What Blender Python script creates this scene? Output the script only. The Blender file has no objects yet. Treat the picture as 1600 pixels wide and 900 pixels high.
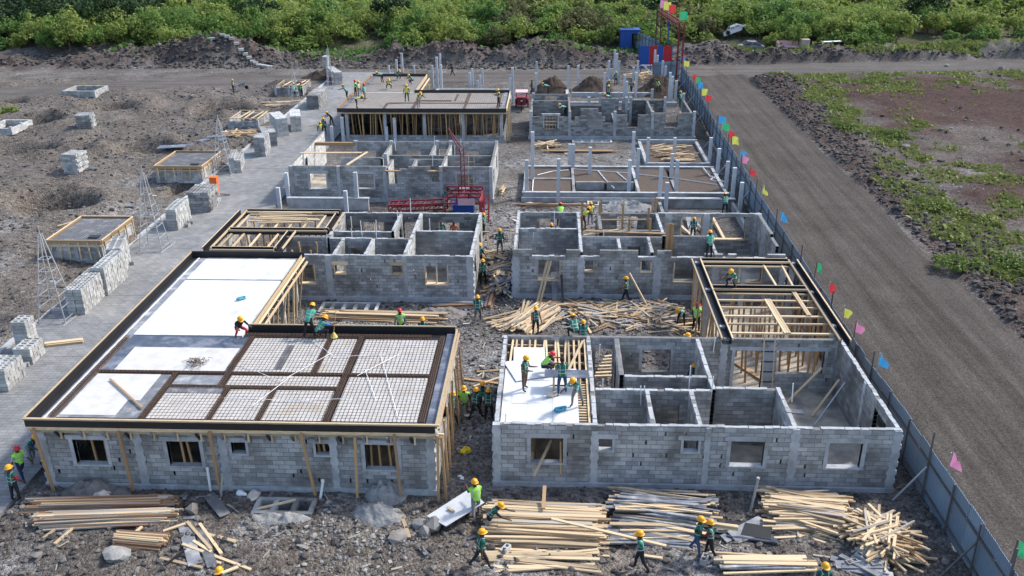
import bpy, bmesh, math, random
import numpy as np
from mathutils import Vector, Matrix, Quaternion
R = math.radians
C = bpy.context.scene.collection
SC = bpy.context.scene
rnd = random.Random(7)
NP = np.random.default_rng(11)

# ------------------------------------------------------------------ camera
CAMZ = 19.5
F_PX = 1425.0
PITCH, YAW, ROLL = R(23.3105), R(2.5002), R(-0.4046)
_f = Vector((-math.sin(YAW)*math.cos(PITCH), math.cos(YAW)*math.cos(PITCH), -math.sin(PITCH)))
_r0 = Vector((math.cos(YAW), math.sin(YAW), 0))
_u0 = _r0.cross(_f)
_r = math.cos(ROLL)*_r0 + math.sin(ROLL)*_u0
_u = -math.sin(ROLL)*_r0 + math.cos(ROLL)*_u0
cam = bpy.data.cameras.new('camera'); camo = bpy.data.objects.new('camera', cam); C.objects.link(camo)
camo.matrix_world = Matrix(((_r.x, _u.x, -_f.x, 0), (_r.y, _u.y, -_f.y, 0), (_r.z, _u.z, -_f.z, CAMZ), (0, 0, 0, 1)))
cam.sensor_width = 36; cam.lens = 36*F_PX/1600; cam.clip_end = 3000; cam.clip_start = .5
SC.camera = camo
# ------------------------------------------------------------------ light
SUN_EL, SUN_AZ = R(46), R(62)          # azimuth from +Y towards +X
w = bpy.data.worlds.new('World'); SC.world = w; w.use_nodes = True
nt = w.node_tree; nt.nodes.clear()
sky = nt.nodes.new('ShaderNodeTexSky'); sky.sky_type = 'NISHITA'; sky.sun_disc = False
sky.sun_elevation = SUN_EL; sky.sun_rotation = SUN_AZ; sky.dust_density = 2.0
bg = nt.nodes.new('ShaderNodeBackground'); bg.inputs['Strength'].default_value = .15
out = nt.nodes.new('ShaderNodeOutputWorld')
nt.links.new(sky.outputs[0], bg.inputs[0]); nt.links.new(bg.outputs[0], out.inputs[0])
sl = bpy.data.lights.new('sun', 'SUN'); sl.energy = 2.0; sl.angle = R(5); sl.color = (1, .955, .88)
so = bpy.data.objects.new('sun', sl); C.objects.link(so)
sd = Vector((math.sin(SUN_AZ)*math.cos(SUN_EL), math.cos(SUN_AZ)*math.cos(SUN_EL), math.sin(SUN_EL)))
so.rotation_euler = sd.to_track_quat('Z', 'Y').to_euler(); so.location = (40, 40, 80)
SC.view_settings.view_transform = 'Standard'; SC.view_settings.look = 'None'
SC.view_settings.exposure = 1.0; SC.view_settings.gamma = 1.0
SC.view_settings.use_curve_mapping = False

def at(px, py, h=0.0):
    """the place at height h that the photograph shows at this pixel"""
    d = (px-800)/F_PX*_r - (py-450)/F_PX*_u + _f
    t = (h-CAMZ)/d.z
    return Vector((d.x*t, d.y*t, h))

# ------------------------------------------------------------------ materials
def mat(name, base, rough=.88, var=.25, scale=3.0, rnd=.0, isl=.0, bump=.0, bscale=20., col2=None, c2=(.45, .6), c2s=.6, obj=False, stretch=(1, 1, 1), metal=0., spec=.3):
    m = bpy.data.materials.new(name); m.use_nodes = True
    n = m.node_tree.nodes; L = m.node_tree.links
    b = n['Principled BSDF']; b.inputs['Roughness'].default_value = rough; b.inputs['Metallic'].default_value = metal
    b.inputs['Specular IOR Level'].default_value = spec
    if obj:
        tc = n.new('ShaderNodeTexCoord'); src = tc.outputs['Object']
    else:
        g = n.new('ShaderNodeNewGeometry'); src = g.outputs['Position']
    mp = n.new('ShaderNodeMapping'); mp.inputs['Scale'].default_value = stretch; L.new(src, mp.inputs['Vector']); src = mp.outputs[0]
    col = None
    rgb = n.new('ShaderNodeRGB'); rgb.outputs[0].default_value = (*base, 1); col = rgb.outputs[0]
    if col2:
        nz = n.new('ShaderNodeTexNoise'); nz.inputs['Scale'].default_value = c2s; nz.inputs['Detail'].default_value = 6; L.new(src, nz.inputs['Vector'])
        mr = n.new('ShaderNodeMapRange'); mr.inputs[1].default_value = c2[0]; mr.inputs[2].default_value = c2[1]; L.new(nz.outputs['Fac'], mr.inputs[0])
        mx = n.new('ShaderNodeMixRGB'); L.new(mr.outputs[0], mx.inputs[0]); L.new(col, mx.inputs[1]); mx.inputs[2].default_value = (*col2, 1); col = mx.outputs[0]
    def mul(col, fac, amt):      # col * (1 + amt*(2 fac - 1))
        ma = n.new('ShaderNodeMath'); ma.operation = 'MULTIPLY_ADD'; L.new(fac, ma.inputs[0]); ma.inputs[1].default_value = 2*amt; ma.inputs[2].default_value = 1-amt
        vm = n.new('ShaderNodeVectorMath'); vm.operation = 'SCALE'; L.new(col, vm.inputs[0]); L.new(ma.outputs[0], vm.inputs['Scale']); return vm.outputs[0]
    if var:
        nz = n.new('ShaderNodeTexNoise'); nz.inputs['Scale'].default_value = scale; nz.inputs['Detail'].default_value = 7; nz.inputs['Roughness'].default_value = .65
        L.new(src, nz.inputs['Vector']); mr = n.new('ShaderNodeMapRange'); mr.inputs[1].default_value = .25; mr.inputs[2].default_value = .75; L.new(nz.outputs['Fac'], mr.inputs[0])
        col = mul(col, mr.outputs[0], var)
    if rnd:
        oi = n.new('ShaderNodeObjectInfo'); col = mul(col, oi.outputs['Random'], rnd)
    if isl:
        gi = n.new('ShaderNodeNewGeometry'); col = mul(col, gi.outputs['Random Per Island'], isl)
    L.new(col, b.inputs['Base Color'])
    if bump:
        nb = n.new('ShaderNodeTexNoise'); nb.inputs['Scale'].default_value = bscale; nb.inputs['Detail'].default_value = 5; L.new(src, nb.inputs['Vector'])
        bp = n.new('ShaderNodeBump'); bp.inputs['Strength'].default_value = bump; bp.inputs['Distance'].default_value = .05
        L.new(nb.outputs['Fac'], bp.inputs['Height']); L.new(bp.outputs[0], b.inputs['Normal'])
    return m

M = {}
M['block'] = mat('concrete_block', (.355, .36, .358), .95, .34, 1.7, .27, .27, .5, 60, col2=(.215, .21, .2), c2=(.47, .62), c2s=.6)
M['block_pale'] = mat('pale_block', (.42, .42, .405), .95, .3, 3.5, .24, .24, .5, 60)
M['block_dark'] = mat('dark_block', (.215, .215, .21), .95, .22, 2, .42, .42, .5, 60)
M['mortar'] = mat('mortar', (.185, .183, .178), .95, .35, 5, bump=.5, bscale=40)
M['concrete'] = mat('concrete', (.40, .415, .43), .9, .28, 3.2, .08, bump=.35, bscale=30, col2=(.28, .285, .285), c2=(.5, .68), c2s=1.1)
M['floor'] = mat('screed_floor', (.46, .40, .31), .9, .3, 1.2, col2=(.22, .21, .19), c2=(.42, .6), c2s=.7, bump=.2)
M['road_c'] = mat('concrete_paving', (.215, .22, .222), .92, .28, 1.6, col2=(.29, .29, .285), c2=(.48, .7), c2s=.3, bump=.25, bscale=25)
M['wood'] = mat('raw_timber', (.50, .385, .245), .85, .32, 3, .32, .32, obj=True, stretch=(1.2, 9, 9), bump=.1, bscale=8)
M['wood_old'] = mat('weathered_timber', (.33, .22, .125), .88, .35, 3, .3, .3, obj=True, stretch=(1.2, 9, 9))
M['wood_red'] = mat('stained_timber', (.25, .15, .095), .88, .4, 3, .35, .35, obj=True, stretch=(1.2, 9, 9))
M['wood_grey'] = mat('greyed_timber', (.33, .30, .26), .9, .35, 3, .3, .3, obj=True, stretch=(1.2, 9, 9))
M['mesh_grey'] = mat('grey_steel_mesh', (.13, .125, .125), .8, .3, 4)
M['prop'] = mat('prop_timber', (.40, .25, .125), .85, .3, 3, .3, .3, obj=True, stretch=(9, 9, 1.2))
M['black'] = mat('black_film_board', (.018, .018, .02), .45, .3, 2, .2, spec=.4)
M['film'] = mat('blue_black_board', (.075, .09, .125), .4, .5, 2.5, .15, col2=(.2, .215, .25), c2=(.48, .66), c2s=1.6, spec=.4)
M['film_grey'] = mat('dusty_board', (.17, .18, .2), .6, .35, 2.5, .35, col2=(.33, .33, .33), c2=(.5, .65), c2s=1.8)
M['white'] = mat('white_board', (.60, .615, .62), .65, .08, 1.4, .08, col2=(.49, .492, .485), c2=(.52, .74), c2s=1.3, spec=.2)
M['white_dusty'] = mat('dusty_white_board', (.52, .515, .495), .75, .18, 2.2, col2=(.46, .42, .35), c2=(.55, .78), c2s=.8)
M['deckw'] = mat('stained_white_board', (.54, .525, .495), .75, .18, 2.8, col2=(.44, .37, .29), c2=(.56, .76), c2s=.7)
M['post'] = mat('pale_cast_concrete', (.47, .49, .51), .9, .2, 3, .1)
M['rebar'] = mat('rusty_steel', (.095, .06, .042), .8, .3, 4, .2)
M['soil'] = mat('dark_soil', (.052, .038, .03), 1, .4, 3, bump=.8, bscale=14)
M['gravelfill'] = mat('brown_fill', (.10, .077, .062), 1, .35, 8, bump=.8, bscale=18)
M['steel'] = mat('galvanised_steel', (.46, .47, .48), .5, .15, 5, .1, metal=.5)
M['fence'] = mat('blue_grey_sheet_metal', (.215, .285, .36), .5, .12, .8, .12, metal=.15)
M['fencepost'] = mat('fence_tube', (.12, .105, .095), .7, .2, 3, .1)
M['red'] = mat('red_painted_steel', (.22, .026, .036), .6, .45, 3, .15)
M['orange'] = mat('orange_plastic', (.75, .155, .03), .5, .1, 3)
M['navy'] = mat('blue_sheet_metal', (.018, .075, .30), .5, .15, 2)
M['redsheet'] = mat('red_sheet_metal', (.42, .02, .03), .5, .15, 2)
M['pvc'] = mat('white_pvc', (.78, .79, .80), .5, .05, 3)
M['rubber'] = mat('tyre_rubber', (.02, .02, .02), .9, .2, 3)
M['carwhite'] = mat('white_car_paint', (.72, .72, .72), .5, .2, 2)
M['pink'] = mat('pink_canopy', (.68, .42, .43), .7, .1, 2)
M['tarp'] = mat('blue_cloth', (.06, .30, .42), .8, .2, 6)
M['sack'] = mat('cement_sack', (.56, .50, .43), .9, .25, 5, .1)
M['yellowbag'] = mat('yellow_bag', (.70, .52, .03), .8, .2, 6)
M['powder'] = mat('cement_powder', (.27, .268, .26), 1, .35, 5, bump=.8, bscale=12)
M['bark'] = mat('bark', (.13, .10, .075), .95, .3, 4)
M['glassblack'] = mat('dark_interior', (.02, .02, .02), .8, 0)
M['straw'] = mat('straw', (.62, .45, .14), .9, .25, 9)
M['hutwall'] = mat('beige_render', (.42, .36, .29), .9, .15, 2)
M['rock'] = mat('lava_rock', (.17, .155, .142), .95, .3, 3, .35, .55, bump=.5, bscale=14)
M['rock_dark'] = mat('dark_rock', (.088, .078, .071), .95, .3, 3, .35, .6, bump=.5, bscale=14)
M['rock_pale'] = mat('mortar_lump', (.25, .245, .235), .95, .25, 3, .3, .4, bump=.5, bscale=14)

def pavers(m):
    """small paving blocks, too fine to pick out, as colour and relief"""
    n = m.node_tree.nodes; L = m.node_tree.links; b = n['Principled BSDF']; old = b.inputs['Base Color'].links[0].from_socket
    g = n.new('ShaderNodeNewGeometry'); br = n.new('ShaderNodeTexBrick'); L.new(g.outputs['Position'], br.inputs['Vector']); br.inputs['Scale'].default_value = 1.0; br.inputs['Brick Width'].default_value = .42; br.inputs['Row Height'].default_value = .21; br.inputs['Mortar Size'].default_value = .018
    br.inputs['Color1'].default_value = (1.08, 1.08, 1.08, 1); br.inputs['Color2'].default_value = (.88, .88, .88, 1); br.inputs['Mortar'].default_value = (.7, .69, .67, 1)
    mx = n.new('ShaderNodeMixRGB'); mx.blend_type = 'MULTIPLY'; mx.inputs[0].default_value = 1; L.new(old, mx.inputs[1]); L.new(br.outputs['Color'], mx.inputs[2]); L.new(mx.outputs[0], b.inputs['Base Color'])
pavers(M['road_c'])
def leafmat(name, cols, trans=.42):
    m = bpy.data.materials.new(name); m.use_nodes = True
    n = m.node_tree.nodes; L = m.node_tree.links; b = n['Principled BSDF']; b.inputs['Roughness'].default_value = .6; b.inputs['Specular IOR Level'].default_value = .25
    g = n.new('ShaderNodeNewGeometry'); oi = n.new('ShaderNodeObjectInfo')
    nz = n.new('ShaderNodeTexNoise'); nz.inputs['Scale'].default_value = .11; nz.inputs['Detail'].default_value = 3; L.new(g.outputs['Position'], nz.inputs['Vector'])
    a = n.new('ShaderNodeMath'); a.operation = 'MULTIPLY_ADD'; L.new(g.outputs['Random Per Island'], a.inputs[0]); a.inputs[1].default_value = .38; L.new(oi.outputs['Random'], a.inputs[2])
    a2 = n.new('ShaderNodeMath'); a2.operation = 'MULTIPLY_ADD'; L.new(nz.outputs['Fac'], a2.inputs[0]); a2.inputs[1].default_value = 1.6; L.new(a.outputs[0], a2.inputs[2])
    mr = n.new('ShaderNodeMapRange'); mr.inputs[1].default_value = .45; mr.inputs[2].default_value = 2.3; L.new(a2.outputs[0], mr.inputs[0])
    cr = n.new('ShaderNodeValToRGB'); e = cr.color_ramp.elements
    while len(e) < len(cols): e.new(.5)
    for k, c in enumerate(cols): e[k].position = k/(len(cols)-1); e[k].color = (*c, 1)
    L.new(mr.outputs[0], cr.inputs[0]); L.new(cr.outputs[0], b.inputs['Base Color'])
    t = n.new('ShaderNodeBsdfTranslucent'); L.new(cr.outputs[0], t.inputs[0])
    mx = n.new('ShaderNodeMixShader'); mx.inputs[0].default_value = trans; L.new(b.outputs[0], mx.inputs[1]); L.new(t.outputs[0], mx.inputs[2])
    L.new(mx.outputs[0], n['Material Output'].inputs[0]); return m
M['leaf'] = leafmat('leaves', [(.05, .12, .04), (.10, .20, .05), (.17, .265, .062), (.28, .325, .08), (.145, .235, .06)])
M['leaf_dark'] = leafmat('dark_leaves', [(.012, .03, .012), (.024, .055, .016), (.045, .085, .025)], .2)
M['leaf_olive'] = leafmat('olive_leaves', [(.075, .095, .04), (.13, .14, .06), (.19, .19, .08)])
M['grass'] = leafmat('grass_blades', [(.09, .14, .03), (.15, .205, .045), (.23, .25, .08)], .3)

# ------------------------------------------------------------------ object helpers
WL = {}                                  # world place of each parent
def tag(o, label=None, cat=None, group=None, kind=None):
    if label: o['label'] = label
    if cat: o['category'] = cat
    if group: o['group'] = group
    if kind: o['kind'] = kind
    return o
def thing(name, loc, label, cat, group=None):
    o = bpy.data.objects.new(name, None); o.empty_display_size = .2; C.objects.link(o); o.location = loc
    WL[o] = Vector(loc); return tag(o, label, cat, group)
def attach(o, parent):
    if parent is not None: o.parent = parent
    C.objects.link(o); return o
def wl(p): return WL.get(p, Vector((0, 0, 0))) if p is not None else Vector((0, 0, 0))
class MB:
    def __init__(s): s.v = []; s.f = []; s.m = []
    def add(s, vs, fs, mi=0):
        k = len(s.v); s.v += [tuple(v) for v in vs]; s.f += [tuple(i+k for i in f) for f in fs]; s.m += [mi]*len(fs); return s
    def box(s, x0, x1, y0, y1, z0, z1, mi=0):
        return s.add([(x0, y0, z0), (x1, y0, z0), (x1, y1, z0), (x0, y1, z0), (x0, y0, z1), (x1, y0, z1), (x1, y1, z1), (x0, y1, z1)], BOXF, mi)
    def beam(s, p, q, a, b=None, up=None, mi=0):
        b = b or a; p = Vector(p); q = Vector(q); d = (q-p).normalized()
        u = Vector(up) if up else (Vector((0, 0, 1)) if abs(d.z) < .95 else Vector((0, 1, 0)))
        sx = d.cross(u).normalized()*a/2; sy = sx.cross(d).normalized()*b/2
        return s.add([p-sx-sy, p+sx-sy, p+sx+sy, p-sx+sy, q-sx-sy, q+sx-sy, q+sx+sy, q-sx+sy], BOXF2, mi)
    def tube(s, pts, r, n=6, mi=0, caps=True):
        pts = [Vector(p) for p in pts]; k = len(pts); base = len(s.v)
        rs = r if isinstance(r, (list, tuple)) else [r]*k
        for i, p in enumerate(pts):
            d = (pts[min(i+1, k-1)]-pts[max(i-1, 0)]).normalized()
            u = Vector((0, 0, 1)) if abs(d.z) < .9 else Vector((0, 1, 0))
            a = d.cross(u).normalized(); b = a.cross(d)
            for j in range(n):
                t = 2*math.pi*j/n; s.v.append(tuple(p+(a*math.cos(t)+b*math.sin(t))*rs[i]))
        fs = [(base+i*n+j, base+i*n+(j+1) % n, base+(i+1)*n+(j+1) % n, base+(i+1)*n+j) for i in range(k-1) for j in range(n)]
        if caps: fs += [tuple(base+j for j in range(n))[::-1], tuple(base+(k-1)*n+j for j in range(n))]
        s.f += fs; s.m += [mi]*len(fs); return s
    def lathe(s, prof, c, n=12, mi=0):
        base = len(s.v)
        for r, z in prof:
            for j in range(n): t = 2*math.pi*j/n; s.v.append((c[0]+r*math.cos(t), c[1]+r*math.sin(t), c[2]+z))
        fs = [(base+i*n+j, base+i*n+(j+1) % n, base+(i+1)*n+(j+1) % n, base+(i+1)*n+j) for i in range(len(prof)-1) for j in range(n)]
        s.f += fs; s.m += [mi]*len(fs); return s
    def prism(s, poly, z0, z1, mi=0):
        n = len(poly); vs = [(x, y, z0) for x, y in poly]+[(x, y, z1) for x, y in poly]
        return s.add(vs, [tuple(range(n))[::-1], tuple(range(n, 2*n))]+[(i, (i+1) % n, n+(i+1) % n, n+i) for i in range(n)], mi)
    def mesh(s, name, mats, off=(0, 0, 0), smooth=False):
        me = bpy.data.meshes.new(name); o = Vector(off)
        me.from_pydata([(v[0]-o.x, v[1]-o.y, v[2]-o.z) for v in s.v], [], s.f)
        for m in (mats if isinstance(mats, (list, tuple)) else [mats]): me.materials.append(m)
        me.polygons.foreach_set('material_index', s.m)
        if smooth: me.polygons.foreach_set('use_smooth', [True]*len(s.f))
        me.update(); return me
    def build(s, name, mats, parent=None, smooth=False, kind=None, loc=None):
        """link as one object; vertices are in world coordinates"""
        pw = wl(parent); o0 = Vector(loc) if loc else pw
        o = bpy.data.objects.new(name, s.mesh(name, mats, o0, smooth)); attach(o, parent); o.location = o0-pw
        WL[o] = o0
        if kind: o['kind'] = kind
        return o
BOXF = [(3, 2, 1, 0), (4, 5, 6, 7), (0, 1, 5, 4), (1, 2, 6, 5), (2, 3, 7, 6), (3, 0, 4, 7)]
BOXF2 = [(3, 2, 1, 0), (4, 5, 6, 7), (0, 1, 5, 4), (1, 2, 6, 5), (2, 3, 7, 6), (3, 0, 4, 7)]
_cm = {}
def cube_mesh(key, m, hollow=False):
    k = (key, m.name, hollow)
    if k not in _cm:
        b = MB()
        if not hollow: b.box(-.5, .5, -.5, .5, -.5, .5)
        else:        # a block with two cores open at the top
            b.box(-.5, .5, -.5, .5, -.5, .5); b.f.pop(1); b.m.pop()
            xs = [-.5, -.40, -.07, .07, .40, .5]; ys = [-.5, -.28, .28, .5]; g = {}
            for i, x in enumerate(xs):
                for j, y in enumerate(ys): g[i, j] = len(b.v); b.v.append((x, y, .5))
            for i in range(5):
                for j in range(3):
                    if j == 1 and i in (1, 3):
                        q = [g[i, j], g[i+1, j], g[i+1, j+1], g[i, j+1]]; lo = []
                        for t in q: lo.append(len(b.v)); b.v.append((b.v[t][0], b.v[t][1], -.3))
                        b.f += [(q[t], q[(t+1) % 4], lo[(t+1) % 4], lo[t]) for t in range(4)]+[tuple(lo)]; b.m += [0]*5
                    else: b.f.append((g[i, j], g[i+1, j], g[i+1, j+1], g[i, j+1])); b.m.append(0)
        _cm[k] = b.mesh(key, m)
    return _cm[k]
def bar(parent, name, p, q, a, b, m, up=None, roll=0):
    """one straight timber, tube or board from p to q as an object of its own (shared mesh); a wide, b thick"""
    p = Vector(p); q = Vector(q); d = q-p; L = d.length; d = d/L
    u = Vector(up) if up else (Vector((0, 0, 1)) if abs(d.z) < .95 else Vector((0, 1, 0)))
    y = u.cross(d).normalized(); z = d.cross(y)
    if roll: y, z = y*math.cos(roll)+z*math.sin(roll), z*math.cos(roll)-y*math.sin(roll)
    o = bpy.data.objects.new(name, cube_mesh(name, m)); attach(o, parent)
    c = (p+q)/2
    o.location = c-wl(parent); o.rotation_euler = Matrix((d, y, z)).transposed().to_euler(); o.scale = (L, a, b)
    WL[o] = c
    return o
def boxo(parent, name, x0, x1, y0, y1, z0, z1, m, hollow=False, rz=0):
    o = bpy.data.objects.new(name, cube_mesh(name, m, hollow)); attach(o, parent); c = Vector(((x0+x1)/2, (y0+y1)/2, (z0+z1)/2))
    o.location = c-wl(parent); o.scale = (x1-x0, y1-y0, z1-z0); o.rotation_euler = (0, 0, rz); WL[o] = c; return o
def npmesh(name, V, Fq, mats, mi=None, smooth=False):
    """big mesh from numpy arrays: V (n,3), Fq (m,k)"""
    me = bpy.data.meshes.new(name); n, k = Fq.shape
    me.vertices.add(len(V)); me.vertices.foreach_set('co', np.ascontiguousarray(V, dtype=np.float32).ravel())
    me.loops.add(n*k); me.loops.foreach_set('vertex_index', np.ascontiguousarray(Fq, dtype=np.int32).ravel())
    me.polygons.add(n); me.polygons.foreach_set('loop_start', np.arange(0, n*k, k, dtype=np.int32))
    try: me.polygons.foreach_set('loop_total', np.full(n, k, dtype=np.int32))
    except Exception: pass
    for m in (mats if isinstance(mats, (list, tuple)) else [mats]): me.materials.append(m)
    if mi is not None: me.polygons.foreach_set('material_index', np.ascontiguousarray(mi, dtype=np.int32))
    me.polygons.foreach_set('use_smooth', np.full(n, smooth))
    me.update(calc_edges=True); me.validate(); return me

# ------------------------------------------------------------------ ground relief
def _hash(i, j, s):
    h = (i*374761393+j*668265263+s*2147483647) & 0xffffffff
    h = ((h ^ (h >> 13))*1274126177) & 0xffffffff
    return ((h ^ (h >> 16)) & 0xffff)/65535.0
def vnoise(x, y, s=0):
    xi = np.floor(x).astype(np.int64); yi = np.floor(y).astype(np.int64); fx = x-xi; fy = y-yi
    fx = fx*fx*(3-2*fx); fy = fy*fy*(3-2*fy)
    a = _hash(xi, yi, s); b = _hash(xi+1, yi, s); c = _hash(xi, yi+1, s); d = _hash(xi+1, yi+1, s)
    return (a*(1-fx)+b*fx)*(1-fy)+(c*(1-fx)+d*fx)*fy
def fbm(x, y, s=0, o=4):
    t = 0; a = .5
    for k in range(o): t = t+a*vnoise(x*2**k, y*2**k, s+k); a *= .5
    return t
def sstep(a, b, x):
    t = np.clip((x-a)/(b-a), 0, 1); return t*t*(3-2*t)
FAR = [(-140, 66), (-100, 80), (-62, 97), (-40, 105.2), (-12, 107.3), (8, 109.3), (22, 112.3), (58, 116.5), (120, 124), (200, 134)]
def dpoly(x, y, P):
    d = np.full(np.shape(x), 1e9)
    for (ax, ay), (bx, by) in zip(P[:-1], P[1:]):
        dx, dy = bx-ax, by-ay; t = np.clip(((x-ax)*dx+(y-ay)*dy)/(dx*dx+dy*dy), 0, 1)
        d = np.minimum(d, np.hypot(x-ax-t*dx, y-ay-t*dy))
    return d
PITS = [(-34, 58.6, 2.7, 1.9, 1.6), (-34, 74.6, 2.6, 2.0, 1.7), (-45, 74.4, 3.0, 2.0, 1.6), (-44.5, 90.8, 2.6, 2.0, 1.5), (-32.4, 89.5, 2.4, 2.0, 1.6), (-48.6, 84.2, 1.8, 1.6, 1.3), (-26.6, 63, 1.2, 1.6, 1.0), (-27.2, 52.5, 1.3, 1.5, 1.0), (-57, 93, 2, 1.6, 1.2), (-31.5, 41.8, 1.2, 1.2, .8)]
TANKS = [(*at(px, py).xy, wx, wy) for px, py, wx, wy in ((445, 793, 2.1, .9), (545, 484, 3.0, 1.5), (972, 480, 3.0, .9), (925, 222, 3.4, .9), (945, 319, 2.4, 1.0))]
HILLS = [(-42.8, 117.8, 5.2, 3.0, 2.5), (-30, 100.8, 2.0, 1.3, .8), (-28.4, 98.5, 2.4, 1.2, .9), (20.5, 122, 5, 3, 1.6), (26, 104, 4, 3, .7)]
def G(x, y, parts=False):
    x = np.asarray(x, float); y = np.asarray(y, float)
    n1 = fbm(x*.35, y*.35, 3, 5)-.47; n2 = fbm(x*1.6, y*1.6, 9, 4)-.47; n3 = fbm(x*.08, y*.08, 21, 3)-.45
    left = sstep(-24.0, -26.0, x)*sstep(106, 103, y)
    z = n2*.22+n1*.18
    z = z+left*(n1*.75+n3*1.2+.1)
    for a, b, rx, ry, d in PITS:
        q = ((x-a)/rx)**2+((y-b)/ry)**2; z = z-d*np.exp(-q**4*1.1)*(1+.9*n1)+.4*d*np.exp(-(np.sqrt(q)-1.55)**2*7)*(.5+2*n1)
    # bank along the far road
    by = 114.2+np.where(x > 15, (x-15)*.115, 0)+np.where(x < -50, (x+50)*.25, 0)
    hb = np.where(x < 14, 1.95, 1.3)*np.clip(.75+2.6*n3+1.2*n1, .15, 1.6)*np.where(np.abs(x-18) < 3, .8, 1)*sstep(-95, -60, x)
    prof = sstep(0, 2.2, y-by)*(1-.62*sstep(4, 9, y-by))
    z = z+prof*hb*(1+.8*n2)
    for a, b, rx, ry, h in HILLS:
        q = ((x-a)/rx)**2+((y-b)/ry)**2; z = z+h*np.exp(-q*1.2)*(1+.9*n1)
    # verge between the haul road and the red field
    rv = sstep(21.9, 23.2, x)*sstep(28.5, 25, x)*sstep(108, 104, y)
    z = z+rv*(.16+.55*n1+.4*n2)+sstep(25, 30, x)*sstep(112, 106, y)*(n1*.35+n3*.5)
    # rubble strip in front of the houses
    fr = sstep(27.2, 26, y)*sstep(-19.5, -18, x)*sstep(13.2, 12.2, x)
    z = z+fr*(n1*.35+n2*.12)
    fp = np.zeros(np.shape(x))
    for a, b, c, d in FOOT: fp = np.maximum(fp, sstep(a-.25, a+.05, x)*sstep(b+.25, b-.05, x)*sstep(c-.25, c+.05, y)*sstep(d+.25, d-.05, y))
    z = z*(1-fp)-.03*fp
    rd = np.maximum(sstep(-25.7, -25.2, x)*sstep(-18.3, -18.9, x)*sstep(112, 108.5, y), sstep(13.3, 13.9, x)*sstep(22.9, 22.2, x)*sstep(116, 113, y))
    for cx, cy, wx, wy in TANKS:
        q = np.maximum(np.abs(x-cx)/(wx/2-.05), np.abs(y-cy)/(wy/2-.05)); k = sstep(1.6, 1.05, q); z = z*(1-k)+.0*k-.55*sstep(1.0, .8, q)
    df = dpoly(x, y, FAR); rd = np.maximum(rd, sstep(4.4, 3.6, df)*1.0)
    z = z*(1-rd)-.07*rd
    z = np.where(y > 119, z+sstep(119, 135, y)*.6, z)
    if parts: return z, rd, left, n1, n2, n3, prof, rv
    return z
def gz(x, y): return float(G(np.array([x]), np.array([y]))[0])
FOOT = []
for y0 in (27.35, 44.0, 60.6): FOOT.append((-2, 12.3, y0, y0+7.1))
FOOT.append((-2, 12.5, 78, 85.2)); FOOT.append((7.2, 12.4, 34, 44)); FOOT.append((7.2, 12.4, 51, 60.6))
for y0 in (26.75, 43.4, 60.2, 76.9): FOOT.append((-18.1, -3.8, y0, y0+7.1)); FOOT.append((-18.1, -12.4, y0+7, y0+15.8))
FOOT.append((-12.5, -4, 91, 100))

def make_ground():
    xs = np.concatenate([np.linspace(-420, -80, 35)[:-1], np.linspace(-80, -46, 70)[:-1], np.arange(-46, 34, .27), np.linspace(34, 75, 90)[1:], np.linspace(75, 420, 35)[1:]])
    ys = np.concatenate([np.linspace(-20, 19, 14)[:-1], np.arange(19, 62, .25), np.arange(62, 126, .36), np.linspace(126.3, 150, 40), np.linspace(155, 900, 40)])
    X, Y = np.meshgrid(xs, ys); z, rd, left, n1, n2, n3, prof, rv = G(X, Y, True)
    nx, ny = len(xs), len(ys); V = np.stack([X.ravel(), Y.ravel(), z.ravel()], 1)
    i = np.arange(nx*ny).reshape(ny, nx); Fq = np.stack([i[:-1, :-1], i[:-1, 1:], i[1:, 1:], i[1:, :-1]], -1).reshape(-1, 4)
    me = npmesh('ground', V, Fq, ground_mat(), smooth=True)
    # kinds of soil: red = red earth, green = pale cement dust, blue = brown earth
    field = sstep(24.5, 30, X)*sstep(113, 105, Y); red = np.maximum(np.maximum(field*(.45+.55*sstep(-.12, .06, n3+n1*.35+(X-40)*.012)), .75*rv), .55*prof*sstep(121, 118, Y))
    dust = np.zeros(X.shape)
    for a, b, r in DUST: dust = np.maximum(dust, np.exp(-(((X-a)**2+(Y-b)**2)/(r*r))**1.5)*(.6+1.6*(n1+.1)))
    pit = np.zeros(X.shape)
    for a, b, rx, ry, d in PITS: pit = np.maximum(pit, np.exp(-(((X-a)/rx)**2+((Y-b)/ry)**2)*.5))
    brown = np.clip(left*(.55+1.0*n3)+pit*.6+sstep(27, 25.5, Y)*np.clip(.65+3*n3+1.5*n1, 0, 1), 0, 1)
    green = np.clip(.8*grassy(X, Y)+sstep(121, 128, Y), 0, 1)
    col = np.stack([red, np.clip(dust, 0, 1), brown, green], -1).reshape(-1, 4)
    ca = me.color_attributes.new('soil', 'FLOAT_COLOR', 'POINT'); ca.data.foreach_set('color', col.astype(np.float32).ravel())
    o = bpy.data.objects.new('ground', me); C.objects.link(o); o['kind'] = 'structure'
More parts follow.
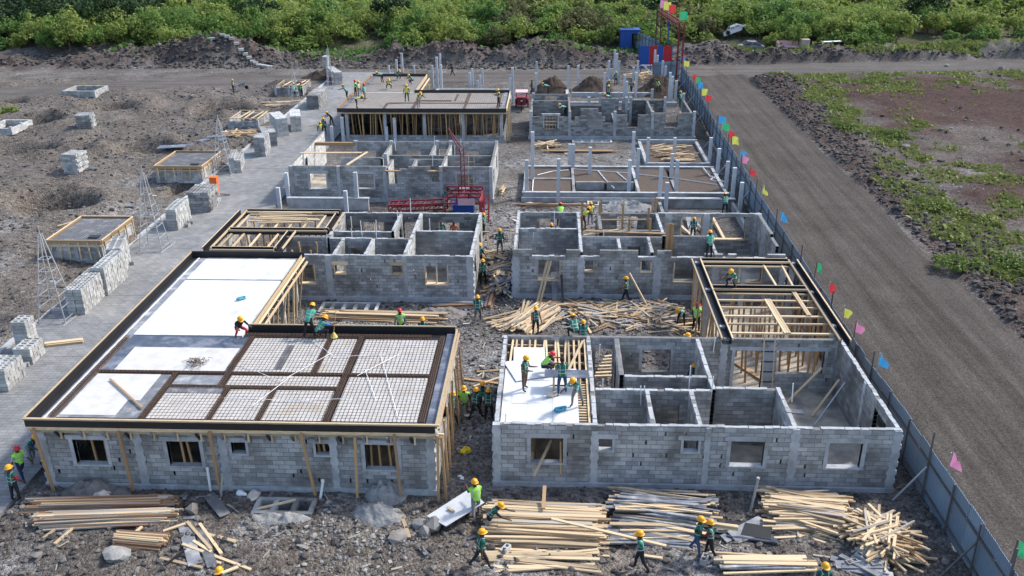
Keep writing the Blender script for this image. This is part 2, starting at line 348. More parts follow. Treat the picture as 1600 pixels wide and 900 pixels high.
DUST = [(-8, 40.5, 4.0), (-3.0, 36.5, 1.7), (-2.7, 31, 1.3), (-2.8, 52, 1.8), (-2.9, 57, 2.2), (-2.6, 63, 2.0), (4.5, 57.5, 2.4), (3, 41.5, 1.8), (-6.5, 25.8, 1.2), (5.2, 23.2, 1.6), (-17.0, 22.2, 1.2), (-11, 22.6, .6), (-1, 22.6, 1.0), (-9.5, 24.5, .9), (-35, 54, 1.6), (-30.5, 64.5, 1.8), (-31.5, 46.5, 1.8), (-26.3, 37, 1.5), (-26, 79, 2), (0, 71, 3), (-2.8, 70, 2.2), (5, 71, 3.5), (-27, 31, 1.6), (9, 73, 3), (-2.6, 80, 1.5), (8, 26, 1.2), (-8, 97, 4), (-28, 57, 1.6), (35, 60, 1.3), (33, 52, 1.0), (32.5, 68, 1.2)]
GRASS = [(30, 99, 2.2, .8), (29.5, 68, 1.6, .7), (37, 104, 4, .7), (28, 52, 1.8, .8), (34, 98, 2, .6), (27.85, 95, 1.7, 1), (27.5, 85, 1.8, 1), (28.8, 79.5, 2.0, 1), (26.6, 70, 1.6, .8), (25.8, 62, 1.8, 1), (25.4, 57.2, 1.9, 1), (25.4, 53.5, 1.6, 1), (26.2, 48.8, 1.7, 1), (24.8, 49, 1.0, .6), (32.6, 108, 3.0, .8), (33.2, 67, 2.0, .7), (27.4, 105.4, 2.2, .8), (36, 92, 2.2, .4), (24.4, 65.5, .9, .6), (28.4, 90, 1.6, .9), (38, 108.5, 4, .6), (47, 109, 4, .6), (33, 85, 1.6, .6), (40, 78, 1.6, .5), (29.5, 73, 1.2, .8), (27.5, 45, 1.2, .8), (55, 110, 3, .6), (33, 76, 1.2, .5), (31, 60, 1.4, .7), (30.5, 97, 1.6, .7)]
def grassy(x, y):
    g = np.zeros(np.shape(x)); nn = fbm(x*.5, y*.5, 91, 4)-.47
    for a, b, r, s in GRASS: g = np.maximum(g, s*np.exp(-((((x-a)/(r*1.2))**2+((y-b)/(r*2.2))**2)**1.5)))
    return np.clip((g-.36+nn*1.5)*2.0, 0, 1)
def ground_mat():
    m = bpy.data.materials.new('rubble_ground'); m.use_nodes = True
    n = m.node_tree.nodes; L = m.node_tree.links; b = n['Principled BSDF']; b.inputs['Roughness'].default_value = 1; b.inputs['Specular IOR Level'].default_value = .15
    g = n.new('ShaderNodeNewGeometry'); P = g.outputs['Position']
    at_ = n.new('ShaderNodeAttribute'); at_.attribute_name = 'soil'; sp = n.new('ShaderNodeSeparateColor'); L.new(at_.outputs['Color'], sp.inputs[0])
    def noise(s, d=6, r=.6):
        k = n.new('ShaderNodeTexNoise'); k.inputs['Scale'].default_value = s; k.inputs['Detail'].default_value = d; k.inputs['Roughness'].default_value = r; L.new(P, k.inputs['Vector']); return k.outputs['Fac']
    def mix(f, a, c):
        k = n.new('ShaderNodeMixRGB'); L.new(f, k.inputs[0])
        for s_, v in ((1, a), (2, c)):
            if isinstance(v, tuple): k.inputs[s_].default_value = (*v, 1)
            else: L.new(v, k.inputs[s_])
        return k.outputs[0]
    def rng(v, a, c, d=0, e=1):
        k = n.new('ShaderNodeMapRange'); L.new(v, k.inputs[0]); k.inputs[1].default_value = a; k.inputs[2].default_value = c; k.inputs[3].default_value = d; k.inputs[4].default_value = e; return k.outputs[0]
    def vor(s):
        k = n.new('ShaderNodeTexVoronoi'); k.inputs['Scale'].default_value = s; L.new(P, k.inputs['Vector']); return k
    big = noise(.25, 8, .7); mid = noise(2.2, 7, .7)
    grey = mix(rng(big, .38, .62), (.098, .088, .079), (.19, .176, .163))
    brown = mix(rng(mid, .35, .65), (.108, .09, .074), (.192, .168, .145))
    c = mix(sp.outputs['Blue'], grey, brown)
    c = mix(sp.outputs['Red'], c, mix(rng(mid, .35, .65), (.05, .03, .026), (.092, .057, .048)))
    gm = n.new('ShaderNodeMath'); gm.operation = 'MULTIPLY'; L.new(at_.outputs['Alpha'], gm.inputs[0]); L.new(rng(mid, .4, .55), gm.inputs[1])
    c = mix(gm.outputs[0], c, (.085, .095, .03))
    dm = n.new('ShaderNodeMath'); dm.operation = 'MULTIPLY'; L.new(sp.outputs['Green'], dm.inputs[0]); L.new(rng(mid, .4, .58), dm.inputs[1])
    c = mix(dm.outputs[0], c, (.30, .298, .29))
    v1 = vor(7.5); v2 = vor(19)
    def sc(col, f):
        k = n.new('ShaderNodeVectorMath'); k.operation = 'SCALE'; L.new(col, k.inputs[0]); L.new(f, k.inputs['Scale']); return k.outputs[0]
    s1 = n.new('ShaderNodeSeparateColor'); L.new(v1.outputs['Color'], s1.inputs[0]); s2 = n.new('ShaderNodeSeparateColor'); L.new(v2.outputs['Color'], s2.inputs[0])
    c = sc(c, rng(s1.outputs[0], 0, 1, .62, 1.38)); c = sc(c, rng(s2.outputs[0], 0, 1, .72, 1.3)); c = sc(c, rng(noise(.06, 5), .3, .7, .8, 1.2))
    L.new(c, b.inputs['Base Color'])
    ad = n.new('ShaderNodeMath'); ad.operation = 'ADD'; L.new(rng(v1.outputs['Distance'], 0, .6, 1, 0), ad.inputs[0]); L.new(rng(v2.outputs['Distance'], 0, .6, .5, 0), ad.inputs[1])
    ad2 = n.new('ShaderNodeMath'); ad2.operation = 'ADD'; L.new(ad.outputs[0], ad2.inputs[0]); L.new(noise(14, 6), ad2.inputs[1])
    bp = n.new('ShaderNodeBump'); bp.inputs['Strength'].default_value = 1; bp.inputs['Distance'].default_value = .06; L.new(ad2.outputs[0], bp.inputs['Height']); L.new(bp.outputs[0], b.inputs['Normal'])
    return m
make_ground()
def road_mat(name, a, c, ax):
    m = bpy.data.materials.new(name); m.use_nodes = True
    n = m.node_tree.nodes; L = m.node_tree.links; b = n['Principled BSDF']; b.inputs['Roughness'].default_value = 1; b.inputs['Specular IOR Level'].default_value = .15
    g = n.new('ShaderNodeNewGeometry'); mp = n.new('ShaderNodeMapping'); mp.inputs['Scale'].default_value = (1, .035, 1) if ax == 'y' else (.035, 1, 1); L.new(g.outputs['Position'], mp.inputs[0])
    def noise(v, s, d=6, r=.6):
        k = n.new('ShaderNodeTexNoise'); k.inputs['Scale'].default_value = s; k.inputs['Detail'].default_value = d; k.inputs['Roughness'].default_value = r; L.new(v, k.inputs['Vector']); return k.outputs['Fac']
    def rng(v, a_, c_, d=0, e=1):
        k = n.new('ShaderNodeMapRange'); L.new(v, k.inputs[0]); k.inputs[1].default_value = a_; k.inputs[2].default_value = c_; k.inputs[3].default_value = d; k.inputs[4].default_value = e; return k.outputs[0]
    mx = n.new('ShaderNodeMixRGB'); L.new(rng(noise(mp.outputs[0], 1.1, 7, .7), .38, .62), mx.inputs[0]); mx.inputs[1].default_value = (*a, 1); mx.inputs[2].default_value = (*c, 1)
    v = n.new('ShaderNodeTexVoronoi'); v.inputs['Scale'].default_value = 17; L.new(g.outputs['Position'], v.inputs['Vector']); s = n.new('ShaderNodeSeparateColor'); L.new(v.outputs['Color'], s.inputs[0])
    col = mx.outputs[0]
    for f in (rng(s.outputs[0], 0, 1, .68, 1.34), rng(noise(g.outputs['Position'], .35, 6), .3, .7, .82, 1.18), rng(noise(g.outputs['Position'], 22, 4), .3, .7, .75, 1.25)):
        k = n.new('ShaderNodeVectorMath'); k.operation = 'SCALE'; L.new(col, k.inputs[0]); L.new(f, k.inputs['Scale']); col = k.outputs[0]
    L.new(col, b.inputs['Base Color'])
    ad = n.new('ShaderNodeMath'); ad.operation = 'ADD'; L.new(noise(g.outputs['Position'], 18, 6), ad.inputs[0]); L.new(noise(mp.outputs[0], 3, 4), ad.inputs[1])
    bp = n.new('ShaderNodeBump'); bp.inputs['Strength'].default_value = .9; bp.inputs['Distance'].default_value = .07; L.new(ad.outputs[0], bp.inputs['Height']); L.new(bp.outputs[0], b.inputs['Normal']); return m
def strip(name, P, hw, m, step=.6, z=.0, nw=14, seed=5, edge=.5):
    pts = []; 
    for (ax, ay), (bx, by) in zip(P[:-1], P[1:]):
        k = max(1, int(math.hypot(bx-ax, by-ay)/step)); pts += [(ax+(bx-ax)*i/k, ay+(by-ay)*i/k) for i in range(k)]
    pts.append(P[-1]); pts = np.array(pts, float)
    for _ in range(8): pts[1:-1] = (pts[:-2]+2*pts[1:-1]+pts[2:])/4
    d = np.gradient(pts, axis=0); d /= np.linalg.norm(d, axis=1)[:, None]; nrm = np.stack([-d[:, 1], d[:, 0]], 1)
    s = np.linspace(-1, 1, nw); n = len(pts)
    wob = (fbm(np.arange(n)*.12*step, np.zeros(n), seed, 3)-.45)*edge*2
    V = pts[:, None, :]+nrm[:, None, :]*(s[None, :, None]*(hw+wob[:, None, None]*np.sign(s)[None, :, None]))
    zz = z+(fbm(V[..., 0]*.5, V[..., 1]*.5, seed+2, 3)-.45)*.05-(np.abs(s)[None, :] > .97)*.09
    V = np.concatenate([V, zz[..., None]], -1).reshape(-1, 3)
    i = np.arange(n*nw).reshape(n, nw); Fq = np.stack([i[:-1, 1:], i[:-1, :-1], i[1:, :-1], i[1:, 1:]], -1).reshape(-1, 4)
    o = bpy.data.objects.new(name, npmesh(name, V, Fq, m, smooth=True)); C.objects.link(o); o['kind'] = 'structure'
strip('dirt_road', [(18.1, -15), (18.1, 60), (18.3, 85), (18.6, 104), (19, 113)], 4.45, road_mat('haul_road_gravel', (.057, .049, .043), (.096, .085, .076), 'y'), z=.0)
strip('cross_road', FAR, 3.5, road_mat('cross_road_gravel', (.085, .076, .069), (.135, .124, .115), 'x'), z=.006, seed=15)
# concrete road beside the left houses: separate bays with open joints
b = MB()
for k in range(28):
    y0 = 12+k*3.5; b.box(-25.35, -18.75, y0, y0+3.485, -.2, .09+.008*rnd.random())
tag(b.build('concrete_road', M['road_c']), kind='structure')
b = MB(); b.box(-25.62, -25.37, 12, 110, -.2, .2)
tag(b.build('road_kerb', M['concrete']), kind='structure')
# ------------------------------------------------------------------ houses
RH, JT = .178, .019          # course height, joint
BL = .40
class House:
    """one block house; plan given for a right-hand house, mirrored for the left row"""
    def __init__(s, name, label, left, y0, n_ind, group='block houses under construction in two rows'):
        s.left = left; s.y0 = y0; s.t = thing(name, (s.X(5.2), y0+3.5, 0), label, 'house', group); s.ind = n_ind
        s.rest = MB(); s.blk = M['block']
    def X(s, x): return -5.78-x if s.left else x
    def P(s, x, y, z=0): return Vector((s.X(x), s.y0+y, z))
    def wall(s, x0, y0, x1, y1, h=2.5, ops=(), th=.18, top=(), z0=.0, ind=0, holes=0, blk=None, core='mortar', name='wall', cap=True):
        """block wall between two plan points; ops = (a, b, z0, z1) along the axis; top = (a, b, h) lower or higher stretches"""
        ax = abs(x1-x0) > abs(y1-y0)
        if ax and s.left: x0, x1 = s.X(x0), s.X(x1); ops = [(s.X(a), s.X(b), c, d) for a, b, c, d in ops]; top = [(s.X(a), s.X(b), c) for a, b, c in top]
        elif not ax and s.left: x0 = x1 = s.X(x0)
        if ax: lo, hi = min(x0, x1), max(x0, x1); cst = s.y0+y0
        else: lo, hi = s.y0+min(y0, y1), s.y0+max(y0, y1); cst = x0; ops = [(s.y0+a, s.y0+b, c, d) for a, b, c, d in ops]; top = [(s.y0+a, s.y0+b, c) for a, b, c in top]
        ops = [(min(a, b), max(a, b), c, d) for a, b, c, d in ops]; top = [(min(a, b), max(a, b), c) for a, b, c in top]
        blk = blk or s.blk; hmax = max([h]+[t[2] for t in top]); nr = int(round((hmax-z0)/RH))
        hl = [(lo+.4+rnd.random()*(hi-lo-.8), rnd.randrange(2, max(3, nr-1))) for _ in range(holes)]
        cm = MB(); todo = []
        for r in range(nr):
            za = z0+r*RH; zc = za+RH/2
            cut = [(a, b) for a, b, c, d in ops if c-.04 < zc < d+.04]
            if top or True:
                edges = sorted([lo, hi]+[e for t in top for e in t[:2]])
                for a, b in zip(edges[:-1], edges[1:]):
                    m_ = (a+b)/2; hh = next((t[2] for t in top if t[0] <= m_ <= t[1]), h)
                    if zc > hh+.03: cut.append((a, b))
            cut += [(q-.032, q+.032) for q, rr in hl if rr == r]
            iv = [(lo, hi)]
            for a, b in cut:
                iv = [p for q0, q1 in iv for p in ((q0, min(q1, a)), (max(q0, b), q1)) if p[1]-p[0] > .05]
            off = lo-(r % 2)*(BL+JT)/2 - (.07*(int(lo*7) % 3))
            for a, b in iv:
                t = th/2-.012
                if ax: cm.box(a, b, cst-t, cst+t, za, za+RH)
                else: cm.box(cst-t, cst+t, a, b, za, za+RH)
                k = math.floor((a-off)/(BL+JT))
                while True:
                    p = off+k*(BL+JT); q = p+BL; k += 1
                    if p >= b: break
                    p, q = max(p, a), min(q, b)
                    if q-p > .05: todo.append((p, q, za+JT/2, za+RH-JT/2))
        wo = cm.build(name, M[core], s.t)
        k = min(ind, s.ind); vis = set(range(len(todo)))
        if k < len(todo): vis = set(sorted(range(len(todo)), key=lambda i: -todo[i][3]*(todo[i][1]-todo[i][0]))[:k])
        s.ind -= len(vis) if ind else 0
        rest = MB()
        for i, (p, q, za, zb) in enumerate(todo):
            t = th/2+rnd.uniform(-.004, .005)
            bb = (p, q, cst-t, cst+t, za, zb) if ax else (cst-t, cst+t, p, q, za, zb)
            if ind and i in vis: boxo(wo, 'block', *bb, blk)
            else: rest.box(*bb)
        if rest.v: rest.build('block_courses', blk, wo, kind='stuff')
        return wo
    def col(s, x, y, h=2.5, wd=.24, th=.2, z0=0, tooth=True, name='column', front=-1):
        """cast corner column with a toothed edge against the blocks"""
        b = MB(); n = max(1, int((h-z0)/RH)); c = s.P(x, y)
        for i in range(n):
            ww = wd*(.78 if (i % 2 and tooth) else 1)+rnd.uniform(-.02, .02); b.box(c.x-ww/2, c.x+ww/2, c.y-th/2, c.y+th/2, z0+i*(h-z0)/n, z0+(i+1)*(h-z0)/n)
        return b.build(name, M['concrete'], s.t)
    def frame(s, x0, x1, z0, z1, y, m='concrete', wd=.13, th=.225, name='window_surround', sill=True, mull=False, lintel=True):
        """surround of an opening in a wall along x"""
        a, c = sorted((s.X(x0), s.X(x1))); Y = s.y0+y; b = MB(); t = th/2
        b.box(a-wd, a, Y-t, Y+t, z0, z1); b.box(c, c+wd, Y-t, Y+t, z0, z1)
        if lintel: b.box(a-wd-.1, c+wd+.1, Y-t-.002, Y+t+.002, z1, z1+.17)
        if sill: b.box(a-wd, c+wd, Y-t-.03, Y+t, z0-.07, z0)
        if mull: b.box((a+c)/2-.03, (a+c)/2+.03, Y-.04, Y+.04, z0, z1)
        return b.build(name, M[m], s.t)
    def beam(s, x0, x1, y, z0, z1, th=.24, m='concrete', name='plinth_beam'):
        a, c = sorted((s.X(x0), s.X(x1)))
        if name in ('wall_cap', 'bed_joint', 'lintel_cap'): return s.cap((a, s.y0+y), (c, s.y0+y), z0, th)
        b = MB(); b.box(a, c, s.y0+y-th/2, s.y0+y+th/2, z0, z1); return b.build(name, M[m], s.t)
    def beamy(s, x, y0, y1, z0, z1, th=.24, m='concrete', name='plinth_beam'):
        X = s.X(x)
        if name == 'wall_cap': return s.cap((X, s.y0+y0), (X, s.y0+y1), z0, th)
        b = MB(); b.box(X-th/2, X+th/2, s.y0+y0, s.y0+y1, z0, z1); return b.build(name, M[m], s.t)
    def cap(s, p, q, z0, th):
        """uneven mortar smeared along the top of a wall"""
        b = MB(); L_ = math.hypot(q[0]-p[0], q[1]-p[1]); n = max(2, int(L_/.27)); ax = abs(q[0]-p[0]) > abs(q[1]-p[1])
        for k in range(n):
            if rnd.random() < .1: continue
            a = k*L_/n; c = (k+1)*L_/n-rnd.choice((0, 0, .03)); w1 = th/2*rnd.uniform(.7, 1.06); w2 = th/2*rnd.uniform(.7, 1.06); z1 = z0+rnd.uniform(.012, .045)
            if ax: b.box(p[0]+a, p[0]+c, p[1]-w1, p[1]+w2, z0, z1)
            else: b.box(p[0]-w1, p[0]+w2, p[1]+a, p[1]+c, z0, z1)
        return b.build('wall_cap', M['concrete'], s.t, kind='stuff')
    def bar(s, name, p, q, a, b, m, **k): return bar(s.t, name, s.P(*p), s.P(*q), a, b, M[m], **k)
    def slab(s, x0, x1, y0, y1, z0, z1, m, name, kind=None):
        a, c = sorted((s.X(x0), s.X(x1))); b = MB(); b.box(a, c, s.y0+y0, s.y0+y1, z0, z1); return b.build(name, M[m], s.t, kind=kind)
    def rods(s, pts, z=2.5, h=.45):
        """starter bars and white conduits standing up out of the walls"""
        for x, y, hh in pts: s.bar('conduit', (x, y, z-.6), (x+rnd.uniform(-.05, .05), y+rnd.uniform(-.04, .04), z+hh), .035, .035, 'pvc')
BIGW = [(-.57, .57, .97, 2.0), (6.42, 7.58, .97, 2.0), (9.8, 10.95, .97, 2.0)]
SMW = [(1.8, 2.29, 1.53, 2.0), (4.77, 5.28, 1.53, 2.0)]
def rooms(h, H=2.5, door=True, ind=0, f=.09):
    """inner walls shared by every house of the plan"""
    w = h.wall
    w(1.67, .18, 1.67, 6.9, H, [(4.9, 5.7, 0, 2.0)] if door else [])
    w(1.77, 2.6, 6.1, 2.6, H, [(4.25, 4.95, 0, 2.0)], ind=ind)
    w(3.7, .2, 3.7, 2.5, H); w(5.33, .2, 5.33, 2.5, H)
    w(6.3, 2.8, 8.5, 2.8, H, ind=ind)
    w(8.6, .2, 8.6, 2.9, H, [(.5, 1.3, 0, 2.0)])
    w(6.2, 2.7, 6.2, 6.8, H, [(3.0, 3.8, 0, 2.0)])
    w(2.95, 3.65, 6.1, 3.65, H, [])
    w(2.85, 3.75, 2.85, 6.9, H, [(5.4, 6.2, 0, 2.0)])
def props(h, pts, H, tilt=.05, m='prop', name='prop'):
    for x, y in pts:
        h.bar(name, (x+rnd.uniform(-tilt, tilt)*2, y+rnd.uniform(-tilt, tilt), .0), (x+rnd.uniform(-tilt, tilt), y, H), .075, .075, m)

# ---- front right house: half roofed with white boards
h = House('block_house', 'nearest grey block house, open to the sky, white boards being laid over its corner room', False, 27.35, 300)
h.slab(-1.7, 12.0, .1, 6.95, -.04, .06, 'floor', 'floor_slab')
h.wall(-1.87, .09, 12.19, .09, 2.5, BIGW+SMW, ind=300, holes=26)
h.wall(-1.78, .18, -1.78, 6.95, 2.5, [(2.6, 3.7, .9, 2.0)], holes=4)
h.wall(12.1, .18, 12.1, 6.95, 2.5, [(.9, 2.2, .9, 2.1)], holes=0, blk=M['block'])
h.wall(-1.7, 7.05, 12.19, 7.05, 2.42, [(2.0, 2.77, .0, 1.95), (3.97, 5.15, .97, 1.98), (7.83, 9.01, .1, 1.98), (9.57, 11.53, .92, 1.98)], holes=14)
rooms(h)
for x, wd in ((-1.78, .32), (1.67, .3), (5.6, .24), (8.6, .34), (12.08, .34)): h.col(x, .08, 2.3 if abs(x-1.67) < .1 else 2.5, wd, .225)
for x, wd in ((-1.78, .3), (1.67, .3), (2.85, .28), (7.35, .34), (9.3, .42), (12.08, .3)): h.col(x, 7.05, 2.44, wd, .225)
h.col(12.02, 3.4, 2.5, .1, .22)
for o in BIGW: h.frame(*o, .085)
for o in SMW: h.frame(*o, .085, wd=.09)
for o in ((3.97, 5.15, .97, 1.98), (9.57, 11.53, .92, 1.98)): h.frame(*o, 7.05, sill=False)
h.frame(7.83, 9.01, .1, 1.98, 7.05, sill=False)
h.beam(-1.95, 12.26, .07, -.25, .16, .3)
h.beam(-1.8, 12.2, .09, 2.5, 2.53, .17, 'mortar', 'bed_joint')
for x, y0, y1 in ((-1.78, .2, 7), (12.1, .2, 7), (1.67, .2, 7), (6.2, 2.7, 6.9), (8.6, .2, 2.9), (3.7, .2, 2.5), (5.33, .2, 2.5)): h.beamy(x, y0, y1, 2.49, 2.525, .165, 'concrete', 'wall_cap')
for x0, x1, y in ((1.8, 6.1, 2.6), (6.3, 8.5, 2.8), (2.95, 6.1, 3.65)): h.beam(x0, x1, y, 2.49, 2.525, .165, 'concrete', 'wall_cap')
# roof formwork over the corner room
for y in (3.5, 4.3, 5.1, 5.9, 6.6): h.bar('ledger', (-1.66, y, 2.24), (1.56, y, 2.24), .05, .1, 'wood')
for k, x in enumerate((-1.55, -1.3, -1.05, -.72, -.6, -.28, .02, .3, .52, .62, .86, 1.05, 1.24, 1.5)):
    h.bar('joist', (x, 3.2+rnd.uniform(-.1, .3), 2.33), (x+rnd.uniform(-.12, .16), 6.98, 2.34), .08, .06, 'wood')
h.bar('joist', (.75, 4.0, 2.395), (1.45, 6.8, 2.395), .09, .06, 'wood')
for k in range(16): h.bar('short_joist', (1.1, .4+k*.185, 2.33), (1.6, .4+k*.185, 2.33), .075, .06, 'wood')
h.bar('edge_board', (1.5, .35, 2.40), (1.52, 6.9, 2.40), .08, .05, 'wood')
for k in range(3):
    for y0, y1 in ((.22, 2.2), (2.207, 4.35)): h.slab(-1.66+k*.93, -1.66+k*.93+.924, y0, y1, 2.37, 2.40+rnd.uniform(-.003, .003), 'white', 'ceiling_board')
h.slab(-1.66, 1.55, .19, .205, 2.08, 2.42, 'black', 'edge_board')
h.slab(-1.62, 1.3, .205, .38, 2.30, 2.345, 'black', 'edge_ledge')
b = MB(); c = [h.P(-1.75, 4.75), h.P(-.3, 5.2), h.P(.12, 3.7), h.P(-1.2, 3.2)]; b.prism([(p.x, p.y) for p in c][::-1], 2.43, 2.455); b.build('loose_ceiling_board', M['white'], h.t)
b = MB(); c = [h.P(-1.4, 6.1), h.P(-.15, 6.1), h.P(-.05, 4.2), h.P(-1.35, 4.2)]; b.prism([(p.x, p.y) for p in c][::-1], 2.405, 2.427); b.build('loose_ceiling_board', M['white'], h.t)
b = MB(); c = [h.P(-1.3, 2.2), h.P(-.2, 2.25), h.P(-.2, 1.7), h.P(-1.3, 1.6)]; b.prism([(p.x, p.y) for p in c][::-1], 2.404, 2.418); b.build('loose_ceiling_board', M['white'], h.t)
props(h, [(-1.2+i*.7, 1.2+j*1.7) for i in range(4) for j in range(4)], 2.2)
h.rods([(-1.5, .35, .25), (2.1, 3.2, .1), (3.5, 2.5, .2), (3.65, 2.55, .2), (5.4, 3.4, .6), (6.9, 6.9, .1), (9.2, 2.9, .2), (2.1, 6.0, .15), (6.1, 2.6, .6)])
# wing at the back: posts, ring beam formwork and joists
WP = [(7.45, 8.2), (7.45, 12.2), (7.45, 15.6), (12.2, 12.0), (12.2, 15.6), (12.2, 8.4), (9.8, 15.6)]
for x, y in WP: h.col(x, y, 2.5, .22, .22, tooth=False, name='post')
h.slab(7.3, 12.35, 7.2, 15.7, -.04, .05, 'floor', 'wing_floor')
def trough(h, p, q, z=2.55, wd=.34, mm='wood'):
    """U of black boards edged with timber, ready for a ring beam"""
    p = Vector(p); q = Vector(q); d = (q-p).normalized(); n = Vector((-d.y, d.x, 0))
    h.bar('trough_bed', (*p.xy, z-.16), (*q.xy, z-.16), wd, .03, 'black')
    for s in (-1, 1):
        a = p+n*s*wd/2; c = q+n*s*wd/2
        h.bar('trough_side', (a.x, a.y, z-.02), (c.x, c.y, z-.02), .03, .28, 'black')
        a = p+n*s*(wd/2+.045); c = q+n*s*(wd/2+.045)
        h.bar('trough_edge', (a.x, a.y, z+.07), (c.x, c.y, z+.07), .07, .09, mm)
trough(h, (7.4, 6.7, 0), (7.4, 15.7, 0)); trough(h, (12.2, 6.7, 0), (12.2, 15.7, 0)); trough(h, (7.65, 15.55, 0), (11.95, 15.55, 0)); trough(h, (7.65, 12.1, 0), (11.95, 12.1, 0))
for y in (7.6, 8.5, 9.3, 10.2, 11.0, 11.75): h.bar('joist', (7.6, y, 2.46), (12.0, y+rnd.uniform(-.04, .04), 2.46), .1, .07, 'wood')
h.bar('joist', (10.75, 12.3, 2.46), (10.7, 15.4, 2.46), .08, .08, 'wood'); h.bar('joist', (11.5, 12.3, 2.46), (11.6, 15.4, 2.46), .08, .08, 'wood'); h.bar('joist', (7.7, 15.2, 2.44), (11.9, 15.2, 2.44), .08, .08, 'wood')
for o in (0, .1, .2): h.bar('loose_timber', (9.85+o, 11.0, 2.53), (9.95+o, 7.5, 2.53), .085, .045, 'wood')
for o in (0, .1): h.bar('loose_timber', (11.3+o, 11.9, 2.53), (11.35+o, 9.3, 2.53), .085, .045, 'wood')
props(h, [(7.75+i*.72, 7.7+j*.82) for i in range(7) for j in range(6) if rnd.random() < .9]+[(7.2, 8.6+k*.9) for k in range(8)]+[(12.5, 8.6+k*.9) for k in range(8)], 2.4, .09)
h.bar('loose_timber', (9.6, 8.0, .1), (10.3, 10.0, .15), .2, .04, 'wood_old'); h.bar('loose_timber', (8.4, 9.5, .1), (9.3, 7.8, .15), .2, .04, 'wood_old')
# ladder against the back wall, seen from inside
for s in (-.22, .22): h.bar('ladder_rail', (9.15+s, 6.3, .1), (9.15+s, 6.85, 2.75), .05, .04, 'wood')
for k in range(6): h.bar('ladder_rung', (8.85, 6.36+k*.1, .35+k*.42), (9.45, 6.36+k*.1, .35+k*.42), .03, .05, 'black')
h.bar('loose_timber', (-.45, -.55, .75), (.15, .6, 1.5), .09, .05, 'wood'); h.bar('prop', (.5, -.12, .55), (.48, .25, 1.7), .06, .06, 'prop')
h.bar('leaning_timber', (9.9, 5.9, .1), (11.3, 6.4, 1.5), .1, .06, 'wood'); h.bar('leaning_timber', (10.7, 4.9, .1), (11.8, 5.6, 1.4), .09, .06, 'wood'); h.bar('leaning_timber', (10.6, 4.2, .1), (11.9, 5.2, 1.5), .05, .04, 'steel'); h.bar('loose_board', (8.9, 5.4, .09), (10.4, 5.2, .09), .3, .05, 'film_grey'); h.bar('hammer_handle', (9.5, 1.4, .1), (10.3, 2.4, .14), .05, .04, 'wood'); h.bar('hammer_head', (10.15, 2.55, .15), (10.5, 2.3, .15), .14, .14, 'wood_old'); h.bar('loose_board', (10.9, 1.2, .09), (11.4, .7, .09), .12, .04, 'wood')
for k in range(7): h.bar('loose_timber', (2.0+k*.09, 7.6+k*.25, .3+.03*k), (2.9, 7.7+k*.25, .3+.03*k), .1, .05, 'wood')
RF = h

# ---- front left house: roof deck with reinforcement
h = House('block_house', 'roofed block house in front with white deck boards and steel mesh laid on top', True, 26.75, 300)
h.slab(-1.7, 12.0, .1, 6.95, -.04, .06, 'floor', 'floor_slab')
h.wall(-1.87, .09, 12.19, .09, 2.48, BIGW+SMW, ind=300, holes=20)
h.wall(-1.78, .18, -1.78, 7.1, 2.48, [(2.6, 3.7, .9, 2.0)], blk=M['block_pale'])
h.wall(12.1, .18, 12.1, 15.6, 2.48); h.wall(-1.7, 7.05, 12.19, 7.05, 2.48, [(2.0, 2.77, .0, 1.95), (3.97, 5.15, .97, 1.98)])
for x, wd in ((-1.74, .36), (1.67, .3), (5.6, .34), (8.6, .34), (12.05, .36)): h.col(x, .08, 2.3, wd, .225)
for o in BIGW: h.frame(*o, .085)
for o in SMW: h.frame(*o, .085, wd=.09)
h.beam(-1.95, 12.26, .07, -.25, .16, .3)
h.beam(-2.0, 12.3, -.09, 2.34, 2.44, .09, 'wood', 'eaves_timber'); h.beam(-2.25, 12.35, -.14, 2.46, 2.56, .07, 'wood', 'eaves_timber')
h.beam(-1.95, 12.4, -.165, 2.58, 2.86, .03, 'black', 'edge_board'); h.beam(-2.1, 12.45, -.15, 2.862, 2.92, .09, 'wood', 'edge_cap')
h.slab(-1.85, 12.35, -.1, 7.35, 2.60, 2.64, 'black', 'deck_underside'); h.slab(6.75, 12.35, 7.36, 15.8, 2.60, 2.64, 'black', 'deck_underside')
# upstands round the deck
h.beamy(12.38, -.12, 15.95, 2.58, 2.90, .03, 'black', 'edge_board'); h.beamy(12.41, -.12, 15.9, 2.902, 2.94, .06, 'wood', 'edge_cap')
h.beam(6.6, 12.36, 15.87, 2.58, 2.98, .03, 'black', 'edge_board')
h.beam(-1.9, 6.85, 7.42, 2.58, 2.94, .03, 'black', 'edge_board'); h.beam(-1.95, 6.8, 7.46, 2.942, 2.98, .07, 'wood', 'edge_cap')
h.beamy(6.72, 7.5, 15.8, 2.56, 2.86, .03, 'wood', 'edge_board'); h.beamy(6.62, 7.5, 15.9, 2.62, 2.70, .06, 'wood', 'edge_cap'); h.beamy(6.5, 7.5, 15.9, 2.40, 2.48, .08, 'wood', 'eaves_timber')
h.beamy(-1.98, -.1, 7.4, 2.72, 2.88, .07, 'wood', 'edge_board'); h.beamy(-2.07, -.1, 7.35, 2.66, 2.74, .07, 'wood', 'edge_cap')
h.slab(-1.93, -1.58, .0, 7.3, 2.645, 2.70, 'film', 'gutter_board')
h.beamy(11.78, 0, 15.7, 2.645, 2.67, .58, 'film_grey', 'gutter_board'); h.beamy(11.95, 0, 15.7, 2.672, 2.70, .03, 'pvc', 'joint_strip')
h.beam(6.9, 11.5, 15.55, 2.645, 2.69, .3, 'film_grey', 'gutter_board')
DZ = 2.77
def panel(x0, x1, y0, y1, m, z=DZ, name='deck_board'):      # in world coordinates
    b = MB(); b.box(x0, x1, y0, y1, z-.10, z); return b.build(name, M[m], h.t)
